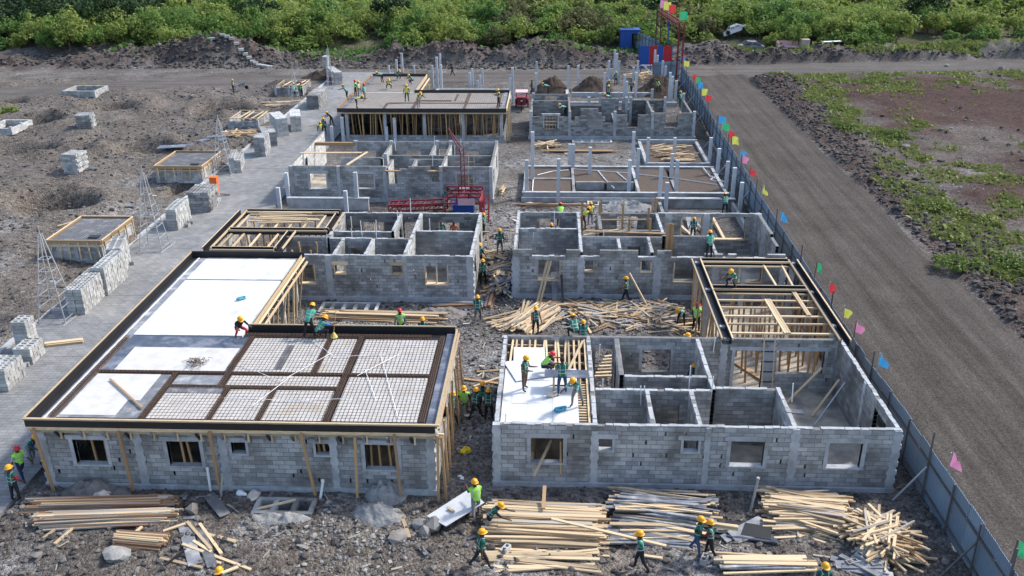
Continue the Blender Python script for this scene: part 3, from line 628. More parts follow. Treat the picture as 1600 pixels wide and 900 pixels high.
for k in range(4):
    for y0, y1 in ((39.5, 41.1), (41.11, 42.1), (33.5, 35.9), (35.91, 38.3), (38.31, 39.36)): panel(-17.28+k*1.15, -17.28+k*1.15+1.143, y0, y1, 'white', DZ+rnd.uniform(-.004, .004))
panel(-17.25, -12.36, 30.4, 33.34, 'film'); panel(-16.72, -12.42, 30.42, 32.35, 'white_dusty', DZ+.012, 'loose_deck_sheet')
panel(-17.25, -14.36, 26.95, 30.1, 'film_grey'); panel(-17.2, -15.2, 27.1, 30.1, 'white_dusty', DZ+.012, 'loose_deck_sheet'); panel(-15.2, -14.75, 28.15, 30.1, 'white_dusty', DZ+.012, 'loose_deck_sheet')
panel(-14.06, -12.3, 29.35, 30.1, 'film_grey'); panel(-14.06, -12.0, 28.75, 29.2, 'film_grey')
RB = [(-14.06, -11.95, 26.95, 28.72), (-11.72, -10.2, 26.95, 29.05), (-9.98, -7.85, 26.95, 29.05), (-12.02, -7.85, 29.32, 30.1), (-12.1, -9.05, 30.4, 33.3), (-8.83, -7.85, 30.4, 33.3), (-7.5, -4.52, 30.4, 33.3), (-7.5, -4.52, 26.95, 30.1)]
for q in RB: panel(*q, 'deckw')
panel(-10.55, -10.25, 30.6, 32.7, 'film_grey', DZ+.006, 'loose_board')
b = MB()
for x0, x1, y0, y1 in RB:
    x = x0-.1
    while x < x1+.12: b.beam((x, y0-.12, DZ+.035), (x+rnd.uniform(-.02, .02), y1+.12, DZ+.035), .0105); x += .15
    y = y0-.08
    while y < y1+.1: b.beam((x0-.15, y, DZ+.05), (x1+.15, y+rnd.uniform(-.02, .02), DZ+.05), .0115); y += .2
b.build('steel_mesh', M['rebar'], h.t, kind='stuff')
cg = MB()
def cage(x0, x1, y0, y1):
    lx = x1-x0 > y1-y0
    for o in (-.07, 0, .07):
        for z in (DZ-.05, DZ+.05):
            if lx: cg.beam((x0, (y0+y1)/2+o, z), (x1, (y0+y1)/2+o, z), .022)
            else: cg.beam(((x0+x1)/2+o, y0, z), ((x0+x1)/2+o, y1, z), .022)
    n = int((x1-x0 if lx else y1-y0)/.16)
    for k in range(n):
        t = (k+.5)*.16
        if lx: cg.beam((x0+t, (y0+y1)/2-.09, DZ+.06), (x0+t, (y0+y1)/2+.09, DZ+.06), .014)
        else: cg.beam(((x0+x1)/2-.09, y0+t, DZ+.06), ((x0+x1)/2+.09, y0+t, DZ+.06), .014)
for q in ((-14.3, -14.1, 26.9, 30.2), (-12.3, -12.1, 29.2, 33.4), (-11.93, -11.75, 26.9, 29.2), (-10.18, -10.0, 26.9, 29.2), (-7.8, -7.55, 26.9, 33.5), (-9.03, -8.85, 30.3, 33.4), (-4.45, -4.2, 26.9, 33.6), (-17.3, -4.5, 30.15, 30.35), (-14.1, -7.8, 29.1, 29.28), (-12.4, -4.8, 33.4, 33.75), (-17.55, -17.3, 26.9, 33.3)): cage(*q)
cg.build('beam_cages', M['rebar'], h.t, kind='stuff')
for pts in ([(-9.6, 33, 0), (-8.4, 31.6, 0), (-6.4, 31.9, 0)], [(-12, 30.9, 0), (-10, 29.6, 0), (-8.6, 31.9, 0)], [(-7.2, 30.1, 0), (-5.9, 31.9, 0)], [(-11.7, 28.3, 0), (-9, 28.2, 0), (-7.2, 28.4, 0)], [(-7, 30.6, 0), (-6.2, 28.4, 0)], [(-6.6, 31.8, 0), (-5.2, 27.2, 0)], [(-10.5, 27.8, 0), (-9.7, 30, 0)]):
    b = MB(); b.tube([(x, y, DZ+.07) for x, y, z in pts], .011, 5); b.build('conduit', M['pvc'], h.t)
# props under the eaves
for xa, za, xb, zb in ((-17.88, 2.55, -17.62, -.13), (-14.87, 2.5, -14.72, .1), (-11.66, 2.55, -11.55, -.1), (-8.47, 2.55, -8.15, -.1), (-6.6, 2.4, -6.68, -.2), (-5.24, 2.55, -5.12, .1), (-3.74, 2.55, -3.8, -.1), (-3.62, 2.5, -3.52, -.1)):
    bar(h.t, 'prop', (xb, 26.42, zb), (xa, 26.5, za), .085, .085, M['prop' if xa != -5.24 else 'wood_old'])
for k in range(17):
    x = -17.1+k*.83; bar(h.t, 'bracket', (x, 26.72, 2.1), (x-.02, 26.5, 2.44), .09, .05, M['film_grey' if k % 3 else 'black']); bar(h.t, 'bracket', (x+.1, 26.62, 2.08), (x+.1, 26.62, 2.42), .06, .05, M['wood'])
for k, x in enumerate((-16.1, -15.7, -12.9, -12.6, -12.3, -7.9, -7.72, -6.2, -5.85, -5.45)): bar(h.t, 'prop', (x, 26.98, .05), (x+rnd.uniform(-.2, .1), 27.0, 2.5), .07, .07, M['prop'])
for k in range(10): bar(h.t, 'prop', (-12.72+rnd.uniform(-.1, .1), 34.5+k*.85, 0), (-12.42+rnd.uniform(-.1, .1), 34.5+k*.85, 2.4), .075, .075, M['wood'])
for k in range(4): bar(h.t, 'post', (-12.9, 35+k*2.4, 0), (-12.9, 35+k*2.4, 2.55), .2, .2, M['concrete'])
for k in range(7): bar(h.t, 'prop', (-3.55+rnd.uniform(-.1, .1), 27.4+k*.95, 0), (-3.62, 27.4+k*.95, 2.62), .07, .07, M['prop'])
LF = h

# ---- second right house: walls nearly up, workers inside
h = House('block_house', 'second right block house, window frames in and wall tops stepped, workers in its rooms', False, 44.0, 300)
tp = [(-1.87, -.88, 2.66), (.89, 1.63, 2.66), (2.63, 4.59, 2.66), (5.56, 6.28, 2.66)]
W2 = [(-.55, .55, 1.02, 2.05), (6.5, 7.5, 1.02, 2.05), (9.8, 10.95, 1.02, 1.98)]; S2 = [(1.84, 2.3, 1.54, 2.04), (4.79, 5.25, 1.56, 2.05)]
h.slab(-1.7, 12.0, .1, 6.9, -.04, .06, 'floor', 'floor_slab')
h.wall(-1.87, .09, 12.19, .09, 2.3, W2+S2, top=tp, ind=300, holes=24)
h.wall(-1.78, .18, -1.78, 6.9, 2.5, [(2.6, 3.7, .9, 2.0)]); h.wall(12.1, 1.8, 12.1, 6.9, 2.5, top=[(1.8, 3.2, 2.3)], holes=3); h.wall(12.1, .18, 12.1, 1.8, 1.6)
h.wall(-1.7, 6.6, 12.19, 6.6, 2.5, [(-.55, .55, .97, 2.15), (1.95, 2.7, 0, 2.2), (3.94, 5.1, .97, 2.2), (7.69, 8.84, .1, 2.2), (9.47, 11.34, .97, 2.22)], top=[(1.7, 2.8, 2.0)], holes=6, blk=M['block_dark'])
rooms(h); h.wall(-1.68, 3.8, 1.58, 3.8, 2.5)
for x, wd in ((-1.72, .45), (1.67, .4), (5.62, .45), (8.6, .4), (12.05, .36)): h.col(x, .08, 2.3, wd, .225)
for x, wd in ((-1.72, .3), (1.67, .3), (6.9, .5), (9.1, .45), (12.05, .5)): h.col(x, 6.6, 2.5, wd, .225)
for o in W2+S2: h.frame(*o, .085, m='wood', wd=.06, th=.23, lintel=False, name='window_frame')
h.frame(-.55, .55, .97, 2.15, 6.6, m='wood', wd=.05, lintel=False, name='window_frame'); h.frame(7.69, 8.84, .1, 2.2, 6.6, m='wood', wd=.06, lintel=False, sill=False, name='door_frame'); h.frame(9.47, 11.34, .97, 2.22, 6.6, m='wood', wd=.05, lintel=False, name='window_frame')
h.beam(-1.95, 12.26, .07, -.25, .22, .3)
for x0, x1, hh in ((-.88, .89, 2.31), (1.63, 2.63, 2.31), (4.59, 5.56, 2.31), (6.3, 12.2, 2.31)): h.beam(x0, x1, .09, hh-.01, hh+.03, .19, 'concrete', 'lintel_cap')
for x, y0, y1 in ((-1.78, .2, 6.9), (1.67, .2, 6.5), (3.7, .2, 2.5), (5.33, .2, 2.5), (6.2, 2.7, 6.5), (8.6, .2, 2.9)): h.beamy(x, y0, y1, 2.49, 2.525, .165, 'concrete', 'wall_cap')
h.beam(-1.7, 1.6, 6.6, 2.49, 2.525, .165, 'concrete', 'wall_cap'); h.beam(6.3, 12.1, 6.6, 2.49, 2.525, .165, 'concrete', 'wall_cap'); h.beam(-1.6, 1.5, 3.8, 2.49, 2.525, .165, 'concrete', 'wall_cap')
h.bar('scaffold_plank', (2.0, 3.3, 2.56), (6.3, 2.9, 2.58), .24, .05, 'wood_old'); h.bar('scaffold_plank', (1.9, 3.0, 2.42), (3.8, 3.4, 2.62), .1, .05, 'wood')
for x, y in ((4.35, 3.2), (5.5, 3.3), (5.6, 5.2), (4.2, 5.8), (6.35, 2.4), (6.5, 2.5), (6.62, 2.42), (6.0, 6.9), (6.2, 6.95), (2.9, 6.2), (1.9, 6.4), (3.0, 6.7)): h.bar('scaffold_pole', (x, y, 0), (x, y, 3.3), .12, .05, 'prop')
h.slab(1.8, 2.7, 4.9, 6.3, 1.15, 1.2, 'wood_old', 'working_platform'); h.bar('scaffold_plank', (3.0, 6.2, 2.2), (5.6, 6.2, 2.24), .2, .05, 'wood_old')
for x, y in ((9.0, 2.9), (9.3, 2.95), (9.1, 2.7), (8.9, 2.4), (11.9, .4), (12.1, .8), (8.65, 2.2)): boxo(h.t, 'loose_block', h.X(x)-.2, h.X(x)+.2, h.y0+y-.1, h.y0+y+.1, 2.32 if x < 8.8 else 1.62 if x > 11 else .07, 2.5 if x < 8.8 else 1.8 if x > 11 else .25, M['block'])
for x in (8.0, 8.5, 9.2): boxo(h.t, 'loose_block', x, x+.42, h.y0+.0, h.y0+.18, 2.335, 2.51, M['block'])
boxo(h.t, 'loose_block', 11.2, 12.1, h.y0, h.y0+.18, 2.335, 2.51, M['block'])
h.rods([(.3, 5.2, .6), (-.9, 3.4, -.1), (4.9, 4.9, .3), (3.0, 2.8, .3), (6.5, 3.0, .3)])
for s in (0, .35): h.bar('ladder_rail', (11.3+s*.6, 1.9, .1), (11.7+s*.6, 2.3, 1.7), .05, .04, 'wood_old')
for k in range(4): h.bar('ladder_rung', (11.4+.1*k, 1.98+.1*k, .45+.38*k), (11.62+.1*k, 1.98+.1*k, .45+.38*k), .03, .03, 'wood_old')
R2 = h

# ---- second left house
h = House('block_house', 'second left block house with small timber window frames and full height walls', True, 43.4, 300)
h.slab(-1.7, 12.0, .1, 6.9, -.04, .06, 'floor', 'floor_slab')
W3 = [(-.53, .57, .97, 2.0), (6.4, 7.2, .95, 2.0)]
h.wall(-1.87, .09, 12.19, .09, 2.5, W3+SMW, ind=300, holes=30)
h.wall(-1.78, .18, -1.78, 7.0, 2.5, [(1.0, 2.0, .9, 2.0), (4.6, 5.6, .9, 2.0)], blk=M['block_pale'], holes=4)
h.wall(12.1, .18, 12.1, 6.9, 2.3, blk=M['block_pale'])
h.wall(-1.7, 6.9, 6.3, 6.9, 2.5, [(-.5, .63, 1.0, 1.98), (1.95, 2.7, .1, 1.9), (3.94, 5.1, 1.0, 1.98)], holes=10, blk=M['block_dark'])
rooms(h); h.wall(-1.68, 3.8, 1.58, 3.8, 2.5); h.wall(6.2, 6.9, 6.2, 3.6, 2.5, blk=M['block_pale'])
for x, wd in ((-1.74, .4), (1.67, .3), (5.62, .4), (8.6, .3)): h.col(x, .08, 2.5, wd, .225)
for o in W3: h.frame(*o, .085, m='wood', wd=.06, th=.24, lintel=False, mull=(o[0] < 0), name='window_frame')
for o in SMW: h.frame(*o, .085, m='wood', wd=.06, th=.24, lintel=True, name='window_frame')
h.frame(-.5, .63, 1.0, 1.98, 6.9, m='wood', wd=.05, lintel=False, name='window_frame'); h.frame(3.94, 5.1, 1.0, 1.98, 6.9, m='wood', wd=.05, lintel=False, mull=True, name='window_frame')
h.beam(-1.95, 12.26, .07, -.25, .22, .3)
for x, y0, y1 in ((-1.78, .2, 7), (1.67, .2, 6.8), (3.7, .2, 2.5), (5.33, .2, 2.5), (6.2, 3.0, 6.9), (2.85, 3.8, 6.8)): h.beamy(x, y0, y1, 2.49, 2.525, .165, 'concrete', 'wall_cap')
h.beam(-1.8, 12.1, .09, 2.49, 2.525, .165, 'concrete', 'wall_cap'); h.beam(-1.7, 6.2, 6.9, 2.49, 2.525, .165, 'concrete', 'wall_cap'); h.beam(-1.6, 1.5, 3.8, 2.49, 2.525, .165, 'concrete', 'wall_cap'); h.beam(1.8, 6.1, 2.6, 2.49, 2.525, .165, 'concrete', 'wall_cap'); h.beam(2.9, 6.1, 3.65, 2.49, 2.525, .165, 'concrete', 'wall_cap')
h.rods([(.9, 4.1, .0), (-.9, .5, -.6), (1.45, .3, .3), (5.0, 3.2, .35), (4.5, 3.5, .7), (3.7, 3.3, .8), (2.9, 5.8, .5), (2.7, 6.0, .4), (1.0, 5.4, .2), (2.3, 6.9, .9), (5.6, 5.9, .1), (6.3, 2.7, .2), (2.6, 2.9, .3)])
h.rods([(4.9, .05, -.6)], 1.0)
trough(h, (12.15, .6, 0), (12.15, 6.8, 0)); trough(h, (6.45, 6.75, 0), (11.95, 6.75, 0)); trough(h, (6.4, 3.55, 0), (11.9, 3.55, 0)); trough(h, (8.35, .6, 0), (8.35, 3.3, 0)); trough(h, (8.5, .55, 0), (11.9, .55, 0)); trough(h, (6.4, 3.7, 0), (6.4, 6.5, 0), 2.5)
for x in (7.2, 8.0, 8.8, 9.6, 10.4, 11.2, 11.7): h.bar('joist', (x, 3.8, 2.46), (x, 6.5, 2.46), .1, .07, 'wood')
for x in (9.1, 10.1, 11.0, 11.7): h.bar('joist', (x, .8, 2.46), (x, 3.3, 2.46), .1, .07, 'wood')
for k in range(18): x = rnd.uniform(7.2, 8.6); y = 5.0+rnd.random()*1.5; h.bar('loose_timber', (x, y, 2.53+k*.006), (x+rnd.uniform(2.6, 3.2), y+rnd.uniform(-.25, .25), 2.53+k*.006), .08, .05, 'wood')
props(h, [(6.8+i*.9, 1+j*1.2) for i in range(6) for j in range(5)], 2.4, .08)
L2 = h

# ---- third left house
h = House('block_house', 'third left block house, pale columns between grey walls, red steel hoist parked before it', True, 60.2, 0)
W4 = [(-.53, .57, .99, 2.0), (6.34, 7.4, .93, 1.97), (9.63, 10.8, .9, 2.0)]
h.slab(-1.7, 12.0, .1, 6.9, -.04, .06, 'floor', 'floor_slab')
h.wall(-1.87, .09, 12.19, .09, 2.5, W4+[(1.85, 2.3, 1.5, 2.0), (4.7, 5.3, 1.32, 2.1)], top=[(1.7, 2.4, 2.15), (4.5, 5.55, 2.15), (3.9, 4.5, 2.35)], holes=6)
h.wall(-1.78, .18, -1.78, 6.9, 2.5, [(1.0, 2.0, .9, 2.0), (4.6, 5.6, .9, 2.0)], blk=M['block_pale'])
h.wall(12.1, .18, 12.1, 10, 2.5, [(3.2, 4.4, .9, 2.0)], blk=M['block_pale'])
h.wall(-1.7, 6.9, 8.9, 6.9, 2.5, [(-.4, .6, .9, 1.7), (1.95, 2.7, 0, 1.9), (4, 5.1, 1.0, 1.7), (7.4, 8.5, .5, 1.7)])
for a in ((1.67, .18, 1.67, 6.8), (3.7, .2, 3.7, 2.5), (6.2, 2.7, 6.2, 6.8), (2.85, 3.75, 2.85, 6.8), (5.4, .2, 5.4, 2.5)): h.wall(*a, 2.4, blk=M['block_pale'])
h.wall(-1.7, 3.6, 5.8, 3.6, 2.4, [(1.95, 2.7, 0, 2)], top=[(3.2, 5.8, 2.2)]); h.wall(1.8, 2.6, 4.2, 2.6, 2.4); h.wall(6.2, 3.0, 9.2, 3.0, 2.4)
for x in (-1.76, 1.67, 5.55, 8.75, 12.05): h.col(x, .07, 2.5, .24, .24, tooth=False)
for x, y in ((12.1, 3.3), (6.2, 6.9), (8.9, 6.9), (-1.76, 6.9), (2.7, 6.9), (1.7, 6.9), (6.0, 3.2)): h.col(x, y, 2.55, .24, .24, tooth=False)
for o in W4: h.frame(*o, .085, wd=.1, lintel=True)
h.beam(-1.95, 12.26, .07, -.25, .26, .3)
for a, c in ((1.5, 2.6), (4.4, 5.5)): h.bar('lintel_form', (a, -.04, 2.2), (c, -.04, 2.2), .25, .06, 'wood_old')
h.bar('lintel_form', (8.9, 6.9, 2.3), (12, 6.9, 2.3), .3, .22, 'wood_old'); h.bar('scaffold_plank', (7.8, 3.6, 2.5), (12, 3.4, 2.52), .2, .06, 'wood'); h.bar('scaffold_plank', (8.2, .3, 2.5), (7.4, 3.6, 2.55), .16, .06, 'wood')
h.rods([(1.1, 4.0, .5), (.9, 6.4, .3), (2.5, 2.2, .6), (2.9, 6.6, .5), (5.8, 6.4, .3)])
for s in (0, .4): h.bar('ladder_rail', (-.35+s, 2.9, .1), (-.35+s, 3.4, 2.3), .05, .04, 'wood')
for k in range(5): h.bar('ladder_rung', (-.42, 3.0+k*.09, .4+k*.38), (.12, 3.0+k*.09, .4+k*.38), .04, .04, 'wood')
for x, y in ((9.2, -1.0), (8.9, -1.2), (12.2, -1.4), (12.2, -2.6), (12.9, -1)): pass
L3 = h

# ---- fourth left house: deck on props, full of workers
h = House('block_house', 'farthest left house, a rebar covered roof deck held up by a thicket of timber props', True, 76.9, 0)
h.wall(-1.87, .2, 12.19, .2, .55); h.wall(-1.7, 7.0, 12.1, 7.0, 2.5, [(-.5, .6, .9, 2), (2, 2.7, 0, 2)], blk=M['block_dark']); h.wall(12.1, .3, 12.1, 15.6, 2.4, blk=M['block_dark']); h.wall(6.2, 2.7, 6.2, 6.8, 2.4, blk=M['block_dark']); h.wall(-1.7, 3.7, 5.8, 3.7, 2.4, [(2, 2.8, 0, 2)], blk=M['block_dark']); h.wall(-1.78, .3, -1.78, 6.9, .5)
for x in (-1.6, 1.67, 5.0, 8.4, 11.7): h.col(x, .2, 2.6, .26, .26, tooth=False)
h.beam(-1.95, 12.3, .15, -.2, .2, .3)
for x0, x1, y0, y1 in ((-2.0, 12.35, -.1, 7.35), (6.75, 12.35, 7.36, 15.6)):
    h.slab(x0, x1, y0, y1, 2.62, 2.74, 'deckw', 'roof_deck')
    b = MB(); a, c = sorted((h.X(x0), h.X(x1))); 
    for k in range(int((c-a)/.2)): b.beam((a+.1+k*.2, h.y0+y0, 2.77), (a+.1+k*.2, h.y0+y1, 2.77), .011)
    for k in range(int((y1-y0)/.22)): b.beam((a, h.y0+y0+.1+k*.22, 2.785), (c, h.y0+y0+.1+k*.22, 2.785), .02)
    b.build('steel_mesh', M['rebar'], h.t, kind='stuff')
b = MB()
for x0, x1, y0, y1 in ((1.5, 1.75, 3.0, 7), (5.9, 6.15, 0, 7), (8.4, 8.6, .2, 2.6), (-1.6, 8.5, 2.6, 2.8), (2.6, 2.75, 3.7, 6.6), (3.0, 5.9, 3.6, 3.8), (-1.4, -1.2, .2, 7), (1.5, 1.7, .2, 2.5)):
    a, c = sorted((h.X(x0), h.X(x1))); b.box(a, c, h.y0+y0, h.y0+y1, 2.74, 2.80)
b.build('beam_cages', M['rebar'], h.t)
h.beam(-2.05, 12.4, -.15, 2.58, 2.92, .04, 'black', 'edge_board'); h.beam(-2.1, 12.4, -.2, 2.46, 2.56, .09, 'wood', 'eaves_timber'); h.beam(-2.05, 6.8, 7.4, 2.6, 3.0, .04, 'black', 'edge_board'); h.beam(6.8, 12.2, 15.65, 2.6, 3.0, .04, 'black', 'edge_board')
h.beamy(12.4, -.1, 15.7, 2.6, 2.95, .04, 'wood_old', 'edge_board'); h.beamy(12.0, 0, 15.5, 2.745, 2.78, .35, 'film_grey', 'gutter_board'); h.beamy(6.72, 7.5, 15.8, 2.6, 2.95, .05, 'wood', 'edge_board'); h.beamy(6.5, 7.5, 15.8, 2.45, 2.55, .1, 'wood', 'eaves_timber'); h.beamy(-2.06, -.1, 7.4, 2.6, 2.95, .05, 'wood', 'edge_board'); h.beamy(-1.7, 0, 7.3, 2.745, 2.8, .3, 'film_grey', 'gutter_board')
fr = [(-1.9+k*.47+rnd.uniform(-.15, .15), -.05+rnd.uniform(0, .5)) for k in range(30)]
props(h, fr+[(-1.5+i*.75+rnd.uniform(-.2, .2), 1.2+j*1.0) for i in range(18) for j in range(2)], 2.6, .12)
props(h, [(-2.15, .3+k*.6) for k in range(11)]+[(6.4, 7.6+k*.8) for k in range(10)], 2.5, .1, 'wood')
L4 = h

# ---- fourth right house: stepped walls going up
h = House('block_house', 'dark block house whose stepped walls are still rising, between soil heaps and posts', False, 78.0, 0)
h.blk = M['block_dark']
h.wall(-1.67, 0, 12.3, 0, 2.1, [(-.5, .62, 1.0, 2.3), (6.6, 7.5, 1.05, 2.5), (9.8, 10.9, 1.1, 2.6)], top=[(-1.67, 1.67, 2.0), (1.7, 2.1, 1.55), (2.1, 2.6, 2.0), (2.6, 4.1, 2.6), (4.1, 4.4, 2.2), (4.4, 4.7, 1.9), (4.7, 5.5, 1.35), (5.54, 6.5, 2.1), (8.75, 9.8, 2.2), (10.9, 12.3, 2.2)])
h.wall(-1.67, .1, -1.67, 7, 2.2); h.wall(12.3, .1, 12.3, 7, 2.0); h.wall(-1.6, 4.1, 1.6, 4.1, 2.5); h.wall(-1.6, 7.0, 1.6, 7.0, 2.5, [(-.5, .6, 1.6, 2.2)]); h.wall(1.75, 3.9, 4.6, 3.9, 2.2); h.wall(4.6, 5.2, 6.9, 5.2, 2.5, [(6.2, 6.5, 0, 2.5)]); h.wall(7.4, 5.3, 10.3, 5.3, 2.4, [(8.9, 9.4, 0, 2.0)]); h.wall(1.7, 7.0, 10.5, 7.0, 1.0); h.wall(1.67, .1, 1.67, 7, 2.3); h.wall(8.75, .1, 8.75, 5, 2.3); h.wall(5.54, .1, 5.54, 4, 1.4)
h.beam(-1.9, 12.5, -.02, -.3, .3, .32); h.frame(-.5, .62, 1.0, 2.05, 0, sill=False, th=.21)
for x in (-1.67, 1.67, 5.54, 8.75, 12.3): h.col(x, 0, 2.45, .24, .26, tooth=False)
for x, y in ((-1.6, 7), (1.7, 7), (6.9, 5.2), (7.3, 5.2), (10.4, 5.3), (4.6, 7), (12.3, 7), (3.5, 5.2)): h.col(x, y, 2.6, .24, .26, tooth=False)
for k in range(3): h.bar('prop_frame', (-.45, -.05, 1.25+.3*k), (.6, -.05, 1.25+.3*k), .06, .05, 'wood')
for k in range(4): h.bar('prop_frame', (-.3+.25*k, -.08, .9), (-.3+.25*k, -.08, 2.0), .05, .05, 'wood')
R4 = h

# ---- third right house: footings only
t = thing('house_foundation', (5.2, 64, 0), 'knee high block footing filled with brown earth, white cables lying across it', 'foundation', None)
b = MB()
def fwall(x0, x1, y0, y1, z1=.55): b.box(x0, x1, y0, y1, -.1, z1)
for q in ((-1.87, 12.3, 60.62, 60.84), (-1.87, 12.3, 67.2, 67.42), (-1.87, -1.65, 60.86, 67.18), (12.08, 12.3, 60.86, 67.18), (1.6, 1.8, 60.86, 67.18), (-1.63, 1.58, 64.1, 64.3), (6.1, 6.3, 60.86, 67.18), (8.7, 8.9, 60.86, 64)): fwall(*q)
b.build('footing_wall', M['block'], t)
b = MB(); b.box(-1.95, 12.4, 60.4, 60.6, -.2, .28); b.build('plinth_beam', M['concrete'], t)
b = MB(); b.box(-1.9, 12.35, 60.60, 60.86, .552, .60); b.box(-1.9, 12.35, 67.18, 67.44, .552, .60); b.build('ring_beam', M['concrete'], t)
b = MB()
for q in ((-1.63, 1.58, 60.88, 64.08), (-1.63, 1.58, 64.32, 67.16), (1.82, 6.08, 63.4, 67.16), (6.32, 8.68, 60.88, 67.16), (8.92, 12.06, 60.88, 67.16)):
    b.box(*q[:2], *q[2:], -.1, .44)
b.build('earth_fill', M['gravelfill'], t)
for x0, x1 in ((1.9, 3.9), (4.1, 6.0)):
    b = MB(); b.box(x0, x1, 63.1, 63.3, 0, .6); b.build('pit_wall', M['block'], t)
for pts in ([(-1.2, 61.2, .5), (-1.2, 66.6, .5)], [(-.9, 65.2, .5), (.2, 66.2, .5), (1.4, 66.6, .5)], [(1.8, 66.9, .5), (5.6, 65.9, .5), (9, 64.6, .5), (11.9, 63, .5)], [(3.6, 66.4, .5), (4.0, 64.2, .5), (4.6, 62.6, .3)], [(11.5, 67, .6), (11.7, 65, .55), (12.6, 63.6, .5), (11.6, 64.2, .5), (12.4, 65.6, .5)], [(5.0, 66, .5), (5.6, 63.8, .5)]):
    b = MB(); b.tube(pts, .035, 5); b.build('cable', M['pvc'], t)
t = thing('house_foundation', (9.9, 72.5, 0), 'low concrete ring of a wing footing strewn with split timber, behind the earth filled footing', 'foundation')
b = MB(); b.box(7.4, 12.4, 69.1, 69.35, -.1, .35); b.box(7.4, 12.4, 76.0, 76.25, -.1, .45); b.box(7.4, 7.65, 69.37, 75.98, -.1, .35); b.box(12.15, 12.4, 69.37, 75.98, -.1, .35); b.build('ring_beam', M['concrete'], t)
b = MB(); b.box(7.66, 12.14, 69.36, 75.97, -.1, .12); b.build('floor_fill', M['gravelfill'], t)
for k in range(40): x = rnd.uniform(7.9, 10.2); y = rnd.uniform(70.2, 75); a = rnd.gauss(.05, .25); L_ = rnd.uniform(1, 2.4); bar(t, 'plank', (x, y, .15+k*.005), (min(12, x+L_*math.cos(a)), y+L_*math.sin(a), .15+k*.005), .12, .04, M['wood' if k % 3 else 'wood_old'])
t = thing('house_foundation', (9.9, 56, 0), 'block wing footing with bare concrete ledges just behind the second right house', 'foundation')
b = MB(); b.box(7.3, 12.4, 59.2, 59.45, -.1, .6); b.box(7.3, 7.5, 51.2, 59.18, -.1, .45); b.box(12.2, 12.4, 51.2, 59.18, -.1, .45); b.build('footing_wall', M['block'], t)
b = MB(); b.box(7.2, 12.5, 59.15, 59.5, .602, .66); b.build('ring_beam', M['concrete'], t)
for k in range(7): x = rnd.uniform(8.5, 11); bar(t, 'plank', (x, rnd.uniform(52, 54), .1), (x+rnd.uniform(-1, 1), rnd.uniform(54.5, 57), .2), .16, .05, M['wood' if k % 2 else 'film_grey'])
t = thing('house_foundation', (-8, 95, 0), 'pale concrete footing with bare posts behind the farthest roof deck', 'foundation')
b = MB(); b.box(-12.3, -4, 91.5, 91.8, -.1, .4); b.box(-12.3, -4, 98, 98.3, -.1, .4); b.box(-12.3, -12, 91.82, 97.98, -.1, .4); b.box(-4.3, -4, 91.82, 97.98, -.1, .4); b.build('ring_beam', M['concrete'], t)
b = MB(); b.box(-11.98, -4.32, 91.82, 97.98, -.1, .3); b.build('floor_fill', M['powder'], t)
t = thing('house_foundation', (-15, 58, 0), 'low wing footing wall before the third left house at the paved road', 'foundation')
b = MB(); b.box(-17.7, -12.2, 58.3, 58.55, -.1, .75); b.build('footing_wall', M['block'], t); b = MB(); b.box(-17.75, -12.15, 58.26, 58.6, .752, .82); b.build('ring_beam', M['concrete'], t)
t = thing('house_foundation', (5, 90, 0), 'far right footing under a crowd of posts, between three dark soil heaps', 'foundation')
b = MB(); b.box(-1.7, 12.6, 91.2, 91.5, -.1, .45); b.box(2.2, 12.4, 96, 96.3, -.1, .45); b.box(1.6, 1.9, 91.52, 99, -.1, .4); b.build('ring_beam', M['concrete'], t)
# ---- free standing cast posts, placed where each one stands
POSTS = {}
def post(bx, by, ty, k=0, lab=None, rod=0):
    p = at(bx, by); d = (p.y/((0-450)*0+1)) if False else None
    # height from the pixel of its top
    dy = _f*1.0 - (ty-450)/F_PX*_u + (bx-800)/F_PX*_r; tt = p.y/dy.y; hh = CAMZ+dy.z*tt
    b = MB(); b.box(p.x-.12, p.x+.12, p.y-.12, p.y+.12, -.1, hh)
    o = b.build('concrete_post', M['post'], None, loc=(p.x, p.y, 0))
    if rod:
        r_ = MB()
        for sx, sy in ((-.06, -.06), (.06, .06)): r_.beam((p.x+sx, p.y+sy, hh), (p.x+sx, p.y+sy, hh+rod), .025)
        r_.build('starter_bar', M['rebar'], o, kind=None)
    tag(o, lab, 'post', 'bare concrete posts of unbuilt houses'); POSTS.setdefault(lab, []).append((bx, o))
PL = 'bare concrete post standing on an earth filled footing'
for q in [(823, 310, 250), (872, 318, 248), (832, 290, 206), (890, 262, 225), (895, 272, 225), (921, 280, 230), (982, 305, 250), (995, 290, 232), (988, 262, 206), (1030, 320, 260), (1048, 285, 240), (1055, 310, 250), (1011, 260, 215), (1053, 245, 215), (1108, 258, 215), (1120, 280, 232), (1133, 305, 252), (1143, 320, 262), (1155, 335, 285), (1040, 330, 285)]: post(*q, lab=PL)
PL = 'bare concrete post rising behind the stepped dark walls'
for x, by, ty in [(185, 430, 270), (192, 330, 180), (437, 425, 215), (515, 400, 210), (720, 450, 265), (755, 340, 175), (770, 350, 235), (797, 310, 90), (815, 300, 120), (832, 350, 175), (875, 480, 285), (893, 480, 335), (945, 360, 225), (965, 460, 265), (978, 330, 175), (1092, 490, 395), (1130, 280, 130), (1110, 270, 90), (1170, 330, 175), (1193, 370, 215), (1225, 480, 265), (1243, 490, 295), (1275, 500, 330), (835, 475, 420), (922, 490, 420)]: post(800+x/5, 60+by/5, 60+ty/5, lab=PL, rod=.7 if x % 2 == 0 else 0)
PL = 'bare concrete post beside the farthest roof deck'
